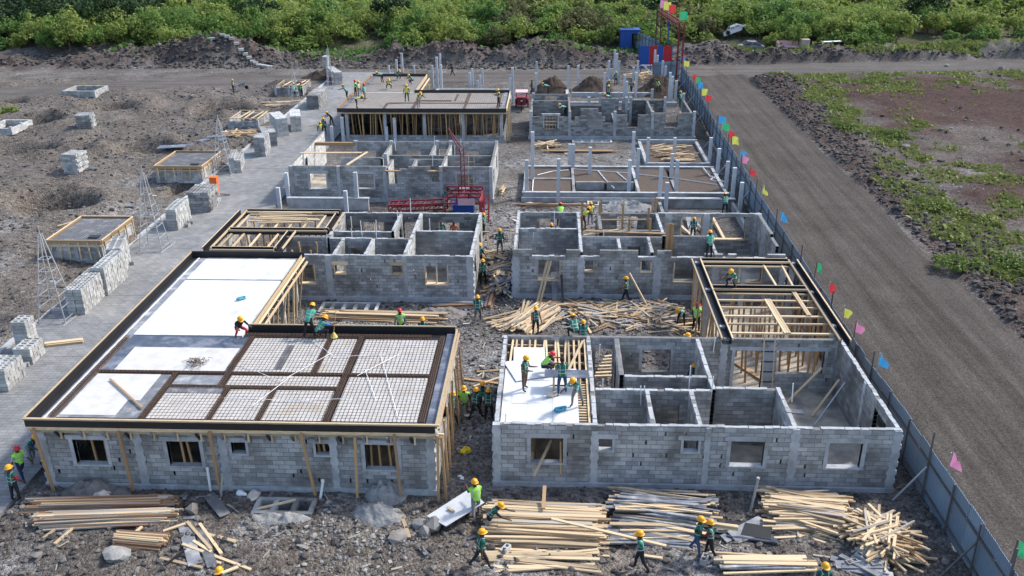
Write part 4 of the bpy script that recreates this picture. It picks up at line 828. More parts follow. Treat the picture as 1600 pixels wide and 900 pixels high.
for x, by, ty in [(780, 325, 160), (820, 350, 235), (850, 345, 155), (815, 255, 95), (842, 240, 68), (1072, 350, 215), (1090, 320, 185), (1132, 350, 275), (1150, 345, 235), (1168, 310, 185), (1388, 350, 230), (1405, 460, 180), (440, 225, 160), (500, 215, 115), (545, 225, 65), (635, 225, 160), (1388, 420, 260)]: post(520+x/5, 70+by/5, 70+ty/5, lab=PL, rod=.5 if x % 2 == 0 else 0)
PL = 'bare concrete post at the wing of the third left house'
for q in [(438, 330, 293), (452, 318, 270), (542, 333, 298), (559, 326, 269), (520, 225, 197), (537, 223, 183), (605, 222, 198), (618, 222, 184)]: post(*q, lab=PL)

NTH = ['leftmost', 'second', 'third', 'fourth', 'fifth', 'sixth', 'seventh', 'eighth', 'ninth', 'tenth', 'eleventh', 'twelfth', 'thirteenth', 'fourteenth', 'fifteenth', 'sixteenth', 'seventeenth', 'eighteenth', 'nineteenth', 'twentieth', 'twenty first', 'twenty second', 'twenty third', 'twenty fourth', 'twenty fifth']
def by_place(L_):
    """label alike things by their order from the left"""
    for i, (x, o) in enumerate(sorted(L_, key=lambda q: q[0])): o['label'] = o['label']+(', leftmost' if i == 0 else ', rightmost' if i == len(L_)-1 else ', %s from the left' % NTH[i])
for L_ in POSTS.values(): by_place(L_)
# ------------------------------------------------------------------ people
def pm(name, c, rough=.85, var=.35): return mat('p_'+name, c, rough, var, 9, .3)
PC = dict(skin=mat('skin', (.085, .045, .028), .6, .1, 8), hair=mat('black_hair', (.012, .011, .011), .8, 0), boots=pm('boots', (.04, .035, .03)), shoes=pm('pale_shoes', (.3, .3, .3)),
    black=pm('black_cloth', (.02, .02, .024)), navy=pm('navy_cloth', (.022, .035, .085)), jeans=pm('blue_jeans', (.045, .085, .17)), grey=pm('grey_cloth', (.17, .17, .175)), brown=pm('brown_cloth', (.12, .075, .055)),
    red=pm('red_cloth', (.33, .03, .04)), teal=pm('teal_cloth', (.10, .27, .27)), white=pm('white_cloth', (.6, .6, .6)), orange=pm('orange_cloth', (.5, .16, .08)), dgreen=pm('dark_green_cloth', (.015, .08, .045)), blue=pm('blue_cloth', (.05, .14, .4)), olive=pm('olive_cloth', (.1, .1, .05)))
HATS = dict(y=mat('yellow_hard_hat', (.80, .36, .01), .35, .04, 3, spec=.5), r=mat('red_hard_hat', (.58, .02, .025), .35, .04, 3, spec=.5))
def vestmat(name, c):
    m = mat(name, c, .75, .3, 9, .22); n = m.node_tree.nodes; L = m.node_tree.links; b = n['Principled BSDF']; old = b.inputs['Base Color'].links[0].from_socket
    a = n.new('ShaderNodeAttribute'); a.attribute_name = 'along'; s = n.new('ShaderNodeSeparateColor'); L.new(a.outputs['Color'], s.inputs[0])
    def band(src, lo, hi):
        g = n.new('ShaderNodeMath'); g.operation = 'GREATER_THAN'; L.new(src, g.inputs[0]); g.inputs[1].default_value = lo
        l = n.new('ShaderNodeMath'); l.operation = 'LESS_THAN'; L.new(src, l.inputs[0]); l.inputs[1].default_value = hi
        k = n.new('ShaderNodeMath'); k.operation = 'MULTIPLY'; L.new(g.outputs[0], k.inputs[0]); L.new(l.outputs[0], k.inputs[1]); return k.outputs[0]
    f = band(s.outputs[0], .10, .135)
    for t in (band(s.outputs[0], .26, .292), band(s.outputs[1], .088, .112)):
        k = n.new('ShaderNodeMath'); k.operation = 'MAXIMUM'; L.new(f, k.inputs[0]); L.new(t, k.inputs[1]); f = k.outputs[0]
    mx = n.new('ShaderNodeMixRGB'); L.new(f, mx.inputs[0]); L.new(old, mx.inputs[1]); mx.inputs[2].default_value = (.40, .46, .43, 1); L.new(mx.outputs[0], b.inputs['Base Color']); return m
VESTS = dict(g=vestmat('green_vest', (.008, .125, .085)), l=vestmat('lime_vest', (.36, .80, .07)), t=vestmat('pale_green_vest', (.05, .33, .22)), y=vestmat('yellow_vest', (.68, .66, .03)))
HINT = {'skin': 0, 'shirt': 1, 'trousers': 2, 'boots': 3, 'sleeve': 4}
def skeleton(lean=0, hipL=0, kneeL=0, hipR=0, kneeR=0, aL=8, eL=15, oL=12, aR=8, eR=15, oR=12, head=0, splay=4, twist=0):
    """joints from joint angles in degrees; the figure faces -Y; a/e = arm swing and elbow, o = arm outwards"""
    f = Vector((0, -1, 0)); z = Vector((0, 0, 1)); J = []; E = []; RAD = []; SEG = []
    def add(p, r, par, seg):
        J.append(Vector(p)); RAD.append(r if isinstance(r, tuple) else (r, r)); i = len(J)-1
        if par is not None: E.append((par, i)); SEG.append(seg)
        return i
    pel = add((0, 0, 0), (.155, .115), None, None); t = f*math.sin(R(lean))+z*math.cos(R(lean))
    wa = add(t*.17, (.145, .105), pel, 'shirt'); ch = add(t*.36, (.17, .118), wa, 'shirt'); nk = add(t*.50, (.062, .062), ch, 'shirt')
    ht = f*math.sin(R(lean*.75+head))+z*math.cos(R(lean*.75+head)); hb = t*.50
    h1 = add(hb+ht*.085, (.068, .078), nk, 'skin'); h2 = add(hb+ht*.17, (.082, .098), h1, 'skin'); h3 = add(hb+ht*.245, (.06, .07), h2, 'skin')
    hf = f*math.cos(R(lean*.75+head))-z*math.sin(R(lean*.75+head))
    add(hb+ht*.125+hf*.118, (.016, .02), h1, 'skin')                       # nose
    for s in (-1, 1): add(hb+ht*.15+Vector((s*.095, 0, 0)), (.012, .024), h2, 'skin')    # ears
    for s, hp, kn in ((-1, hipL, kneeL), (1, hipR, kneeR)):
        hj = add((s*.095, 0, -.04), (.098, .10), pel, 'trousers'); sx = s*math.sin(R(splay))
        d = f*math.sin(R(hp))-z*math.cos(R(hp)); d = (d+Vector((sx, 0, 0))).normalized(); kj = add(J[hj]+d*.42, .062, hj, 'trousers')
        d2 = f*math.sin(R(hp-kn))-z*math.cos(R(hp-kn)); d2 = (d2+Vector((sx*.3, 0, 0))).normalized(); an = add(J[kj]+d2*.40, .044, kj, 'trousers')
        add(J[an]+Vector((s*.02, -.15, -.045)), (.042, .03), an, 'boots')
    for s, a, e, o in ((-1, aL, eL, oL), (1, aR, eR, oR)):
        sj = add(t*.44+Vector((s*.185, 0, 0)), .062, ch, 'shirt')
        def dr(g, out): d = f*math.sin(R(g))-z*math.cos(R(g)); return (d+Vector((s*math.tan(R(out)), 0, 0))).normalized()
        ej = add(J[sj]+dr(a, o)*.28, .046, sj, 'sleeve'); wd = dr(a+e, o*.3); wj = add(J[ej]+wd*.25, .031, ej, 'skin')
        pj = add(J[wj]+wd*.075, (.037, .02), wj, 'skin'); side = Vector((0, 1, 0)) if abs(wd.y) < .7 else Vector((1, 0, 0)); side = (side-wd*side.dot(wd)).normalized()
        for q in range(4):
            b0 = J[pj]+wd*.02+side*(q-1.5)*.02; l = (.036, .042, .040, .030)[q]
            k1 = add(b0+wd*l, .009, pj, 'skin'); add(b0+(wd*.75-side.cross(wd)*s*.5).normalized()*l*.9+wd*l, .008, k1, 'skin')
        add(J[wj]+wd*.045-side*.055, .010, wj, 'skin')                      # thumb
    low = min(p.z for p in J)-.03
    for p in J: p.z -= low
    return J, E, RAD, SEG, t, (hb+ht*.17)-Vector((0, 0, low)), ht, hf, -low
POSES = dict(
    stand=dict(hipL=3, kneeL=4, hipR=-3, kneeR=3, aL=12, eL=25, aR=5, eR=20, splay=6), walk=dict(hipL=24, kneeL=10, hipR=-20, kneeR=18, aL=-18, eL=20, aR=26, eR=30, lean=5),
    watch=dict(hipL=2, hipR=-4, kneeR=6, aL=25, eL=80, oL=5, aR=20, eR=85, oR=5, head=18, splay=7), bend=dict(lean=72, hipL=14, kneeL=22, hipR=6, kneeR=16, aL=85, eL=5, aR=70, eR=15, splay=9, head=-8),
    stoop=dict(lean=38, hipL=18, kneeL=20, hipR=-4, kneeR=18, aL=55, eL=25, aR=60, eR=15, head=6, splay=8), squat=dict(lean=34, hipL=98, kneeL=128, hipR=88, kneeR=122, aL=62, eL=30, aR=68, eR=20, splay=16, head=10),
    carry=dict(lean=6, hipL=18, kneeL=12, hipR=-14, kneeR=16, aL=35, eL=75, oL=4, aR=30, eR=80, oR=4), reach=dict(lean=8, hipL=6, hipR=-6, kneeR=8, aL=95, eL=25, aR=110, eR=15, oL=5, oR=5, head=-10), sit=dict(lean=12, hipL=85, kneeL=80, hipR=80, kneeR=85, aL=35, eL=40, aR=40, eR=45, splay=10, head=12),
    heft=dict(lean=12, hipL=14, kneeL=10, hipR=-18, kneeR=14, aL=120, eL=70, oL=6, aR=60, eR=70, oR=6, head=4))
PROTO = {}
def near_seg(p, a, b):
    ab = b-a; t = max(0, min(1, (p-a).dot(ab)/max(1e-9, ab.length_squared))); return (p-a-ab*t).length
def make_proto(pose):
    J, E, RAD, SEG, t, hc, ht, hf, pz = skeleton(**POSES[pose])
    me = bpy.data.meshes.new('skeleton'); me.from_pydata([tuple(p) for p in J], E, [])
    o = bpy.data.objects.new('tmp', me); C.objects.link(o)
    sk = o.modifiers.new('s', 'SKIN'); sk.use_smooth_shade = True
    if not me.skin_vertices: me.attributes  # layer is made by the modifier below
    bm = bmesh.new(); bm.from_mesh(me); lay = bm.verts.layers.skin.verify(); bm.verts.ensure_lookup_table()
    for i, v in enumerate(bm.verts): v[lay].radius = RAD[i]; v[lay].use_root = (i == 0)
    bm.to_mesh(me); bm.free()
    sb = o.modifiers.new('b', 'SUBSURF'); sb.levels = 1; sb.render_levels = 1
    dg = bpy.context.evaluated_depsgraph_get(); dg.update()
    ev = bpy.data.meshes.new_from_object(o.evaluated_get(dg)); bpy.data.objects.remove(o)
    ev.name = 'person'
    for k in ('skin', 'red', 'navy', 'boots', 'red', 'hair'): ev.materials.append(PC[k])
    slots = {'skin': 0, 'shirt': 1, 'trousers': 2, 'boots': 3, 'sleeve': 4}; mi = []; torso = []; eyes = [hc+hf*.088+Vector((s*.033, 0, 0)) for s in (-1, 1)]
    pel = J[0]
    for f in ev.polygons:
        c = f.center; best = min(range(len(E)), key=lambda i: near_seg(c, J[E[i][0]], J[E[i][1]])-.6*min(RAD[E[i][0]][0], RAD[E[i][1]][0]))
        sg = SEG[best]
        if min((c-e).length for e in eyes) < .02: mi.append(5)
        else: mi.append(slots[sg])
        if sg == 'shirt' and (c-pel).dot(t) > -.06: torso.append(f.index)
    ev.polygons.foreach_set('material_index', mi); ev.polygons.foreach_set('use_smooth', [True]*len(mi))
    # vest: a shell over the torso
    ev.update(); vi = {}; V = []; Fs = []; col = []
    for fi in torso:
        q = []
        for i in ev.polygons[fi].vertices:
            if i not in vi:
                v = ev.vertices[i]; vi[i] = len(V); V.append(tuple(v.co+v.normal*.018)); al = (v.co-pel).dot(t); col += [al, abs(v.co.x), 0, 1]
            q.append(vi[i])
        Fs.append(q)
    vm = bpy.data.meshes.new('vest'); vm.from_pydata(V, [], Fs); vm.materials.append(VESTS['g']); ca = vm.color_attributes.new('along', 'FLOAT_COLOR', 'POINT'); ca.data.foreach_set('color', col); vm.polygons.foreach_set('use_smooth', [True]*len(Fs)); vm.update()
    # hard hat: dome, rim and peak, seated on the head
    hb = MB(); n = 14; rx, ry = .112, .132; rings = [(1.18, -.005), (1.0, .0), (.98, .05), (.82, .10), (.5, .135), (.02, .147)]
    sx = Vector((1, 0, 0)); base = hc+ht*.035
    for rr, zz in rings:
        for j in range(n):
            a = 2*math.pi*j/n; pk = 1+(.28 if (rr > 1.1 and math.cos(a) > .5) else 0); hb.v.append(tuple(base+ht*zz+sx*math.sin(a)*rx*rr+hf*math.cos(a)*ry*rr*pk))
    hb.f = [(i*n+j, i*n+(j+1) % n, (i+1)*n+(j+1) % n, (i+1)*n+j) for i in range(len(rings)-1) for j in range(n)]; hb.m = [0]*len(hb.f)
    hm = hb.mesh('hard_hat', HATS['y'], smooth=True)
    cb = MB(); rings = [(1.0, -.06), (1.02, .0), (.98, .04), (.75, .075), (.02, .1)]
    for rr, zz in rings:
        for j in range(n): a = 2*math.pi*j/n; cb.v.append(tuple(base+ht*(zz+(.035 if math.cos(a) > .3 and zz < .0 else 0))+sx*math.sin(a)*.088*rr+hf*math.cos(a)*.102*rr))
    cb.f = [(i*n+j, i*n+(j+1) % n, (i+1)*n+(j+1) % n, (i+1)*n+j) for i in range(len(rings)-1) for j in range(n)]; cb.m = [0]*len(cb.f)
    PROTO[pose] = (ev, vm, hm, cb.mesh('hair', PC['hair'], smooth=True))
for k in POSES: make_proto(k)
NPEOPLE = [0]
def person(px, py, h, pose, face, label, vest='g', hat='y', shirt='navy', legs='black', short=False, boots='boots', scale=1.0, sleeve=None, loc=None, group='building workers in hard hats'):
    """feet at the pixel on height h; face in degrees: 0 looks to the camera side, 90 to the right, 180 away"""
    ev, vm, hm, cm = PROTO[pose]
    p = Vector(loc) if loc else at(px, py, h)
    if h == 0 and not loc: p.z = gz(p.x, p.y)
    o = bpy.data.objects.new('person', ev); C.objects.link(o); o.location = p; o.rotation_euler = (0, 0, R(face)); o.scale = (scale*.95, scale*.95, scale*.87)
    for i, k in enumerate(('skin', shirt, legs, boots, sleeve or shirt, 'hair')): o.material_slots[i].link = 'OBJECT'; o.material_slots[i].material = PC[k]
    tag(o, label, 'person', group)
    if vest:
        v = bpy.data.objects.new('vest', vm); v.parent = o; C.objects.link(v); v.material_slots[0].link = 'OBJECT'; v.material_slots[0].material = VESTS[vest]
    if hat:
        q = bpy.data.objects.new('hard_hat', hm); q.parent = o; C.objects.link(q); q.material_slots[0].link = 'OBJECT'; q.material_slots[0].material = HATS[hat]
    else:
        q = bpy.data.objects.new('hair', cm); q.parent = o; C.objects.link(q)
    return o
D1, DR, D4, DW = 2.82, 2.42, 2.80, 2.6
PEOPLE = [
 (27, 783, 0, 'stand', 160, 'worker with yellow hat, dark green vest and red sleeves, nearest at the left edge', dict(sleeve='red', shirt='red')),
 (37, 748, .09, 'walk', 60, 'red hatted worker in lime vest and striped trousers stepping off the paved road', dict(vest='l', hat='r', shirt='white', legs='navy')),
 (52, 724, .0, 'stoop', 75, 'worker with yellow hat beside the red hatted one at the house corner', dict(shirt='navy', legs='grey')),
 (72, 735, 0, 'squat', 70, 'worker crouching behind the slanted corner prop of the front left house', dict(shirt='red')),
 (374, 524, D1, 'squat', 40, 'worker without vest squatting on the white deck boards in red shorts', dict(vest=None, shirt='black', legs='red')),
 (484, 527, D1, 'stoop', 160, 'stooping worker in pale green vest at the rear edge of the mesh deck', dict(vest='t', legs='black')),
 (498, 530, D1, 'squat', 130, 'squatting worker in green vest and blue sleeves at the rear edge of the mesh deck', dict(vest='t', shirt='blue', legs='black')),
 (627, 527, 0, 'stand', 200, 'red hatted worker in lime vest behind the mesh deck by the timber pile', dict(vest='l', hat='r', shirt='teal')),
 (662, 540, 0, 'stand', 180, 'worker mostly hidden behind the mesh deck, only a yellow hat showing', dict()),
 (707, 662, 0, 'walk', 90, 'leftmost worker of the group in the alley, green vest and yellow hat', dict(shirt='teal', legs='black')),
 (726, 652, 0, 'walk', 10, 'worker in lime vest and pale shorts in the alley group', dict(vest='l', shirt='black', legs='grey')),
 (744, 656, 0, 'walk', 150, 'front middle worker of the alley group in a navy vest shirt, back turned', dict(shirt='navy', legs='black')),
 (755, 646, 0, 'stand', 180, 'rearmost worker of the alley group in a green vest', dict(legs='black')),
 (764, 660, 0, 'stand', 175, 'rightmost worker of the alley group, back turned, green vest', dict(shirt='white', legs='black')),
 (744, 808, 0, 'carry', 200, 'worker in lime vest and grey trousers holding the large white board', dict(vest='l', legs='grey', shirt='black')),
 (765, 830, 0, 'stoop', 80, 'worker in green vest bending at the left end of the big timber pile', dict(legs='black', shirt='black')),
 (752, 894, 0, 'walk', 110, 'worker in green vest striding along at the bottom, left of the big timber pile', dict(shirt='dgreen', legs='black')),
 (1000, 889, 0, 'carry', 265, 'worker in green vest carrying one long plank from the big pile', dict(shirt='grey', legs='black')),
 (1087, 868, 0, 'carry', 60, 'worker in jeans carrying timbers, front man of the pair', dict(shirt='dgreen', legs='jeans')),
 (1108, 874, 0, 'carry', 250, 'red sleeved worker carrying timbers with the man in jeans', dict(shirt='red', legs='black')),
 (352, 948, 0, 'stand', 0, 'worker at the bottom edge, just a yellow hat in front of scattered timber', dict()),
 (1280, 948, 0, 'stand', 0, 'worker at the bottom edge, just a yellow hat below the slanting timber heap', dict()),
 (747, 503, 0, 'walk', 180, 'worker in green vest walking away alone up the alley', dict(shirt='white', legs='grey')),
 (750, 419, 0, 'stand', 150, 'upper of two workers at the end wall of the second left house', dict(legs='black')),
 (755, 443, 0, 'stand', 160, 'lower of two workers at the end wall of the second left house', dict(legs='black', shirt='white')),
 (781, 396, 0, 'walk', 180, 'worker in dark green vest walking away in the alley above the board heap', dict(legs='grey', shirt='dgreen')),
 (978, 474, 0, 'walk', 250, 'worker carrying a long pole in front of the second right house', dict(shirt='orange', legs='black')),
 (837, 523, .25, 'stand', 20, 'worker with orange sleeves standing on the fan shaped timber pile', dict(shirt='orange', legs='black')),
 (899, 529, 2.42, 'squat', 200, 'worker squatting on the rear edge of the roof formwork', dict(legs='black')),
 (910, 548, 0, 'reach', 180, 'worker behind the roof formwork, only the hat showing', dict()),
 (1064, 510, 0, 'bend', 330, 'worker bent double among the loose timber, teal shirt', dict(vest='t', shirt='teal')),
 (1087, 518, 0, 'stand', 150, 'red hatted worker in lime vest at the corner post of the beam formwork', dict(vest='l', hat='r', legs='black')),
 (1146, 447, DW, 'squat', 320, 'worker squatting on the middle beam of the wing formwork', dict(vest='t', shirt='black')),
 (1073, 571, 1.0, 'reach', 250, 'worker up on a trestle reaching to the wall inside the front right house', dict(legs='navy')),
 (1081, 618, .06, 'stand', 180, 'left of two workers down in the middle room of the front right house', dict()),
 (1092, 622, .06, 'stand', 120, 'right of two workers down in the middle room of the front right house', dict()),
 (820, 609, DR, 'watch', 60, 'worker in brown trousers standing left on the white boards', dict(shirt='teal', legs='brown', sleeve='skin')),
 (848, 584, DR, 'squat', 90, 'red hatted worker in lime vest squatting on the white boards', dict(vest='l', hat='r', shirt='grey', legs='black')),
 (878, 615, DR, 'watch', 190, 'bareheaded worker in blue jeans at the saw bench on the white boards', dict(hat=None, shirt='grey', legs='jeans')),
 (902, 634, DR, 'stoop', 330, 'stooping worker with grey trousers at the right edge of the white boards', dict(shirt='teal', legs='grey')),
 (910, 357, 1.2, 'stoop', 110, 'left of two yellow vested workers in the corridor of the second right house', dict(vest='y', legs='black')),
 (922, 352, 1.2, 'stand', 200, 'right of two yellow vested workers in the corridor of the second right house', dict(vest='y', legs='grey')),
 (875, 352, 0, 'stoop', 180, 'red hatted worker in lime vest behind the second right house', dict(vest='l', hat='r')),
 (861, 386, .06, 'stand', 200, 'worker seen in the left back room of the second right house', dict()),
 (903, 420, .06, 'stand', 100, 'worker hidden behind the corridor wall of the second right house', dict()),
 (1107, 404, 2.33, 'watch', 200, 'worker standing up on the front wall of the second right house', dict(vest='t', shirt='teal', legs='black')),
 (1132, 335, .6, 'stoop', 180, 'worker on the footing behind the second right house', dict(shirt='dgreen')),
 (1082, 374, .06, 'stand', 190, 'worker framed in the rear doorway of the second right house', dict(shirt='teal')),
 (1030, 418, .06, 'stand', 180, 'red hatted worker low in the middle room of the second right house', dict(hat='r')),
 (690, 380, .0, 'stand', 180, 'worker seen through the rear window of the second left house', dict(hat=None)),
 (710, 382, .0, 'stand', 180, 'worker with orange shirt seen through the rear window of the second left house', dict(vest=None, shirt='orange', hat=None)),
 (694, 322, .75, 'stoop', 60, 'bareheaded worker in green vest stepping on the red steel hoist', dict(hat=None, legs='grey')),
 (756, 368, 0, 'stand', 250, 'worker behind the upright of the red steel hoist', dict()),
 (561, 153, D4, 'stand', 90, 'lime vested worker with yellow hat at the left edge of the farthest deck', dict(vest='l', shirt='white', legs='grey')),
 (556, 150, D4, 'stand', 120, 'red hatted worker behind the lime one on the farthest deck edge', dict(vest='l', hat='r')),
 (570, 157, D4, 'stand', 250, 'red hatted worker in pale trousers facing the lime vested one on the farthest deck', dict(vest='t', hat='r', shirt='teal', legs='grey')),
 (543, 156, 2.2, 'stoop', 250, 'worker in green vest outside the left edge of the farthest deck', dict(shirt='teal')),
 (557, 169, D4, 'bend', 90, 'yellow vested worker bent down at the front left corner of the farthest deck', dict(vest='y', legs='black')),
 (607, 138, D4, 'squat', 20, 'worker squatting alone in the middle of the farthest deck', dict(vest='y', shirt='brown')),
 (598, 129, D4, 'bend', 300, 'worker bending at the rear of the farthest deck, teal shirt', dict(vest='t', shirt='teal')),
 (620, 124, D4, 'squat', 60, 'worker squatting by the rear black edge board of the farthest deck', dict(shirt='grey')),
 (645, 131, D4, 'squat', 300, 'worker in pale green vest squatting at the rear right of the farthest deck', dict(vest='t')),
 (636, 159, D4, 'stand', 0, 'yellow vested worker with green trousers standing mid farthest deck', dict(vest='y', legs='dgreen', shirt='olive')),
 (654, 168, D4, 'stoop', 40, 'yellow vested worker near the front edge of the farthest deck', dict(vest='y', legs='grey')),
 (779, 167, D4, 'watch', 290, 'worker in navy overalls at the right end of the farthest deck', dict(vest='y', shirt='navy', legs='navy')),
 (707, 118, 0, 'walk', 260, 'person in black walking along the cross road', dict(vest=None, hat=None, shirt='black')),
 (501, 215, .09, 'walk', 60, 'worker in yellow vest and white trousers on the paved road', dict(vest='y', legs='white', shirt='brown')),
 (507, 210, .09, 'stand', 0, 'middle worker of three on the paved road, dark clothes', dict(legs='black')),
 (519, 197, .09, 'stoop', 300, 'rear worker of three on the paved road, in black', dict(vest=None, shirt='black')),
 (831, 146, 0, 'stand', 270, 'worker standing outside the rear left corner of the stepped dark house', dict(legs='black')),
 (857, 147, 1.2, 'bend', 270, 'worker bent over the rear wall of the stepped dark house', dict(vest='t', shirt='teal')),
 (843, 187, .6, 'stand', 160, 'worker behind the left front wall of the stepped dark house', dict(legs='black')),
 (884, 181, 1.3, 'bend', 280, 'worker leaning over the front wall by its second column', dict(vest='t', shirt='white')),
 (951, 147, .5, 'stand', 200, 'rear worker in the column bay of the stepped dark house', dict()),
 (950, 157, .8, 'stand', 10, 'worker on the inner wall of the stepped dark house', dict(shirt='red')),
 (953, 163, .6, 'bend', 280, 'red sleeved worker bent on the inner wall of the stepped dark house', dict(vest='t', shirt='red')),
 (962, 134, 0, 'stand', 200, 'worker behind the far posts near the timber heap', dict()),
 (986, 146, 0, 'stoop', 40, 'worker between posts before the far soil heap', dict(shirt='grey')),
 (1029, 145, 1.0, 'stoop', 320, 'worker in lime vest with no hat on the right soil heap', dict(vest='l', hat=None)),
 (1062, 166, .6, 'stand', 230, 'worker in all green near the fence beside the stepped dark house', dict(vest='t', shirt='dgreen', legs='dgreen')),
 (1061, 200, .0, 'stand', 180, 'worker inside the front right gap of the stepped dark house', dict(shirt='teal')),
 (1031, 190, .0, 'stand', 180, 'red hatted worker behind the front wall of the stepped dark house', dict(hat='r')),
 (365, 143, 0, 'stand', 90, 'worker beside the wheelbarrow on the far left ground', dict(shirt='grey', legs='black')),
 (472, 150, .3, 'stand', 300, 'red hatted worker in lime vest at the far pit formwork', dict(vest='l', hat='r', legs='black')),
 (460, 152, .3, 'stand', 60, 'worker in green vest at the far pit formwork', dict(vest='t', shirt='teal')),
]
for px, py, hh, pose, face, lab, kw in PEOPLE: person(px, py, hh, pose, face, lab, scale=rnd.uniform(.95, 1.03), **kw)
# things that workers hold, each a thing of its own
def loose(name, p, q, a, b_, m, label, cat, group=None, **k): return tag(bar(None, name, p, q, a, b_, M[m], **k), label, cat, group)
cs = [at(667, 806, .22), at(697, 822, .22), at(757, 785, .5), at(733, 764, .5)]; b = MB(); dn = Vector((0, 0, -.02)); b.add(cs+[c+dn for c in cs], [(0, 1, 2, 3)[::-1], (4, 5, 6, 7), (0, 4, 5, 1), (1, 5, 6, 2), (2, 6, 7, 3), (3, 7, 4, 0)])
tag(b.build('white_board', M['white'], None, loc=cs[0]), 'large white board held low over the ground by the lime vested worker', 'board'); loose('timber_offcut', at(700, 794, .37), at(710, 800, .36), .07, .05, 'wood', 'short offcut lying on the large white board', 'offcut')
p = at(1000, 889); loose('plank', p+Vector((-2.8, .8, 1.25)), p+Vector((.75, -.1, 1.0)), .1, .05, 'wood', 'long plank carried level by the lone worker near the bottom edge', 'plank')
p = at(1097, 868)
for k in range(5): loose('plank', p+Vector((-.25+.05*k, .1+.05*(k % 2), 1.15+.05*(k//2))), p+Vector((1.0, -.2+.1*(k % 2), 1.2+.05*(k//2))), .1, .05, 'wood', 'short timber in the bundle carried by the two workers', 'plank', 'timbers carried by two workers')
p = at(978, 474); loose('pole', p+Vector((.1, -.1, 1.75)), p+Vector((1.1, -.7, .05)), .06, .06, 'wood', 'long squared pole slanting from the shoulder of the worker at the second right house', 'pole')
p = at(522, 527, D1)
t = thing('broom', p, 'straw broom standing upright at the rear edge of the mesh deck', 'broom'); b = MB(); b.tube([p+Vector((0, 0, .2)), p+Vector((.1, .3, 1.1))], .014, 5); b.build('handle', M['wood'], t); b = MB(); b.lathe([(.02, .24), (.05, .2), (.16, .02), (.16, .0)], p, 8); b.build('bristles', M['straw'], t)
# saw bench
p = at(884, 610, DR); t = thing('saw_bench', p, 'low trestle bench with dark boards beside the bareheaded worker on the white boards', 'bench')
for dx, dy in ((-.45, 0), (.5, 0), (-.45, .45), (.5, .45)): bar(t, 'leg', p+Vector((dx, dy, 0)), p+Vector((dx, dy, .55)), .07, .07, M['wood'])
bar(t, 'bench_top', p+Vector((-.8, .25, .58)), p+Vector((.85, .22, .58)), .6, .03, M['film'])
bar(t, 'stretcher', p+Vector((-.45, 0, .2)), p+Vector((.5, 0, .2)), .06, .04, M['black'])
for (px, py, s, nm, lab, m) in ((866, 618, .28, 'rag', 'grey twisted rag lying on the white roof boards', 'sack'), (876, 641, .24, 'cloth', 'blue cloth dropped near the front of the white roof boards', 'tarp')):
    p = at(px, py, DR); b = MB(); n = 9
    for k in range(3): b.tube([p+Vector((s*math.cos(a+k)*rnd.uniform(.5, 1), s*.7*math.sin(a+k*2)*rnd.uniform(.5, 1), .03+.03*k)) for a in np.linspace(0, 4.5, 8)], .045, 5)
    tag(b.build(nm, M[m], None, loc=p), lab, 'cloth')
p = at(377, 467, D1); b = MB(); 
for k in range(3): b.tube([p+Vector((.16*math.cos(a+k)*rnd.uniform(.6, 1.2), .14*math.sin(a+k*2), .02+.02*k)) for a in np.linspace(0, 4.5, 8)], .04, 5)
tag(b.build('cloth', M['tarp'], None, loc=p), 'blue cloth dropped on the upper white deck board', 'cloth')
p = at(306, 568, D1+.02); b = MB()
for k in range(60): a = rnd.uniform(0, 3.1); c = p+Vector((rnd.gauss(0, .22), rnd.gauss(0, .2), .02+.002*k)); d = Vector((math.cos(a), math.sin(a), 0))*rnd.uniform(.07, .24); b.beam(c-d, c+d, .012)
tag(b.build('wire_scraps', M['rebar'], None, loc=p), 'brown tangle of wire scraps on the dusty white deck sheet', 'wire')
loose('plank', at(172, 592, D1+.03), at(222, 637, D1+.03), .07, .04, 'wood_old', 'single weathered stick lying on the front left deck sheet', 'plank')
p = at(165, 590, D1)
loose('iron_bar', at(372, 552, D1+.03), at(358, 572, D1+.03), .03, .03, 'rebar', 'short rusty iron bar on the dusty white deck sheet', 'bar')

# ------------------------------------------------------------------ piles of timber
def pile(label, c, ang, n, L_, wd, hgt, mats, ja=.04, jl=.2, a=.09, b_=.05, name='timber_pile', cross=(), z=None, cat='timber pile'):
    c = Vector(c); z0 = gz(c.x, c.y) if z is None else z; c.z = z0
    t = thing(name, c, label, cat); dx = Vector((math.cos(ang), math.sin(ang), 0)); dy = Vector((-dx.y, dx.x, 0))
    for k in range(n):
        l = k/n; v = rnd.uniform(-1, 1)*(wd/2)*(1-.55*l); aa = rnd.gauss(0, ja)+(.012*math.sin(k*.7)); d = dx*math.cos(aa)+dy*math.sin(aa)
        o = c+dy*v+dx*rnd.uniform(-jl, jl)+Vector((0, 0, .03+hgt*l*(1-.35*abs(v)/(wd/2)))); ll = L_*rnd.uniform(.8, 1.08)
        tz = rnd.uniform(-.015, .015)
        bar(t, 'plank', o-d*ll/2-Vector((0, 0, tz)), o+d*ll/2+Vector((0, 0, tz)), a*rnd.uniform(.8, 1.5), b_, M[rnd.choice(mats)], roll=rnd.uniform(-.3, .3))
    for (p, q, m, w_) in cross: bar(t, 'plank', c+dx*p[0]+dy*p[1]+Vector((0, 0, p[2])), c+dx*q[0]+dy*q[1]+Vector((0, 0, q[2])), w_, .05, M[m])
    return t
W = ['wood']*4+['wood_old', 'wood_grey']
p = at(853, 826); pile('largest pale timber pile, long planks stacked level against the front right house', p, -.03, 250, 3.75, 3.0, .62, ['wood']*7+['wood_old', 'wood_grey', 'wood_red'], .03, .2, a=.075, cross=[((-.1, .2, .72), (-.1, 1.35, .8), 'wood_old', .12), ((-1.4, -1.1, .35), (2.1, -.8, .2), 'wood', .1)])
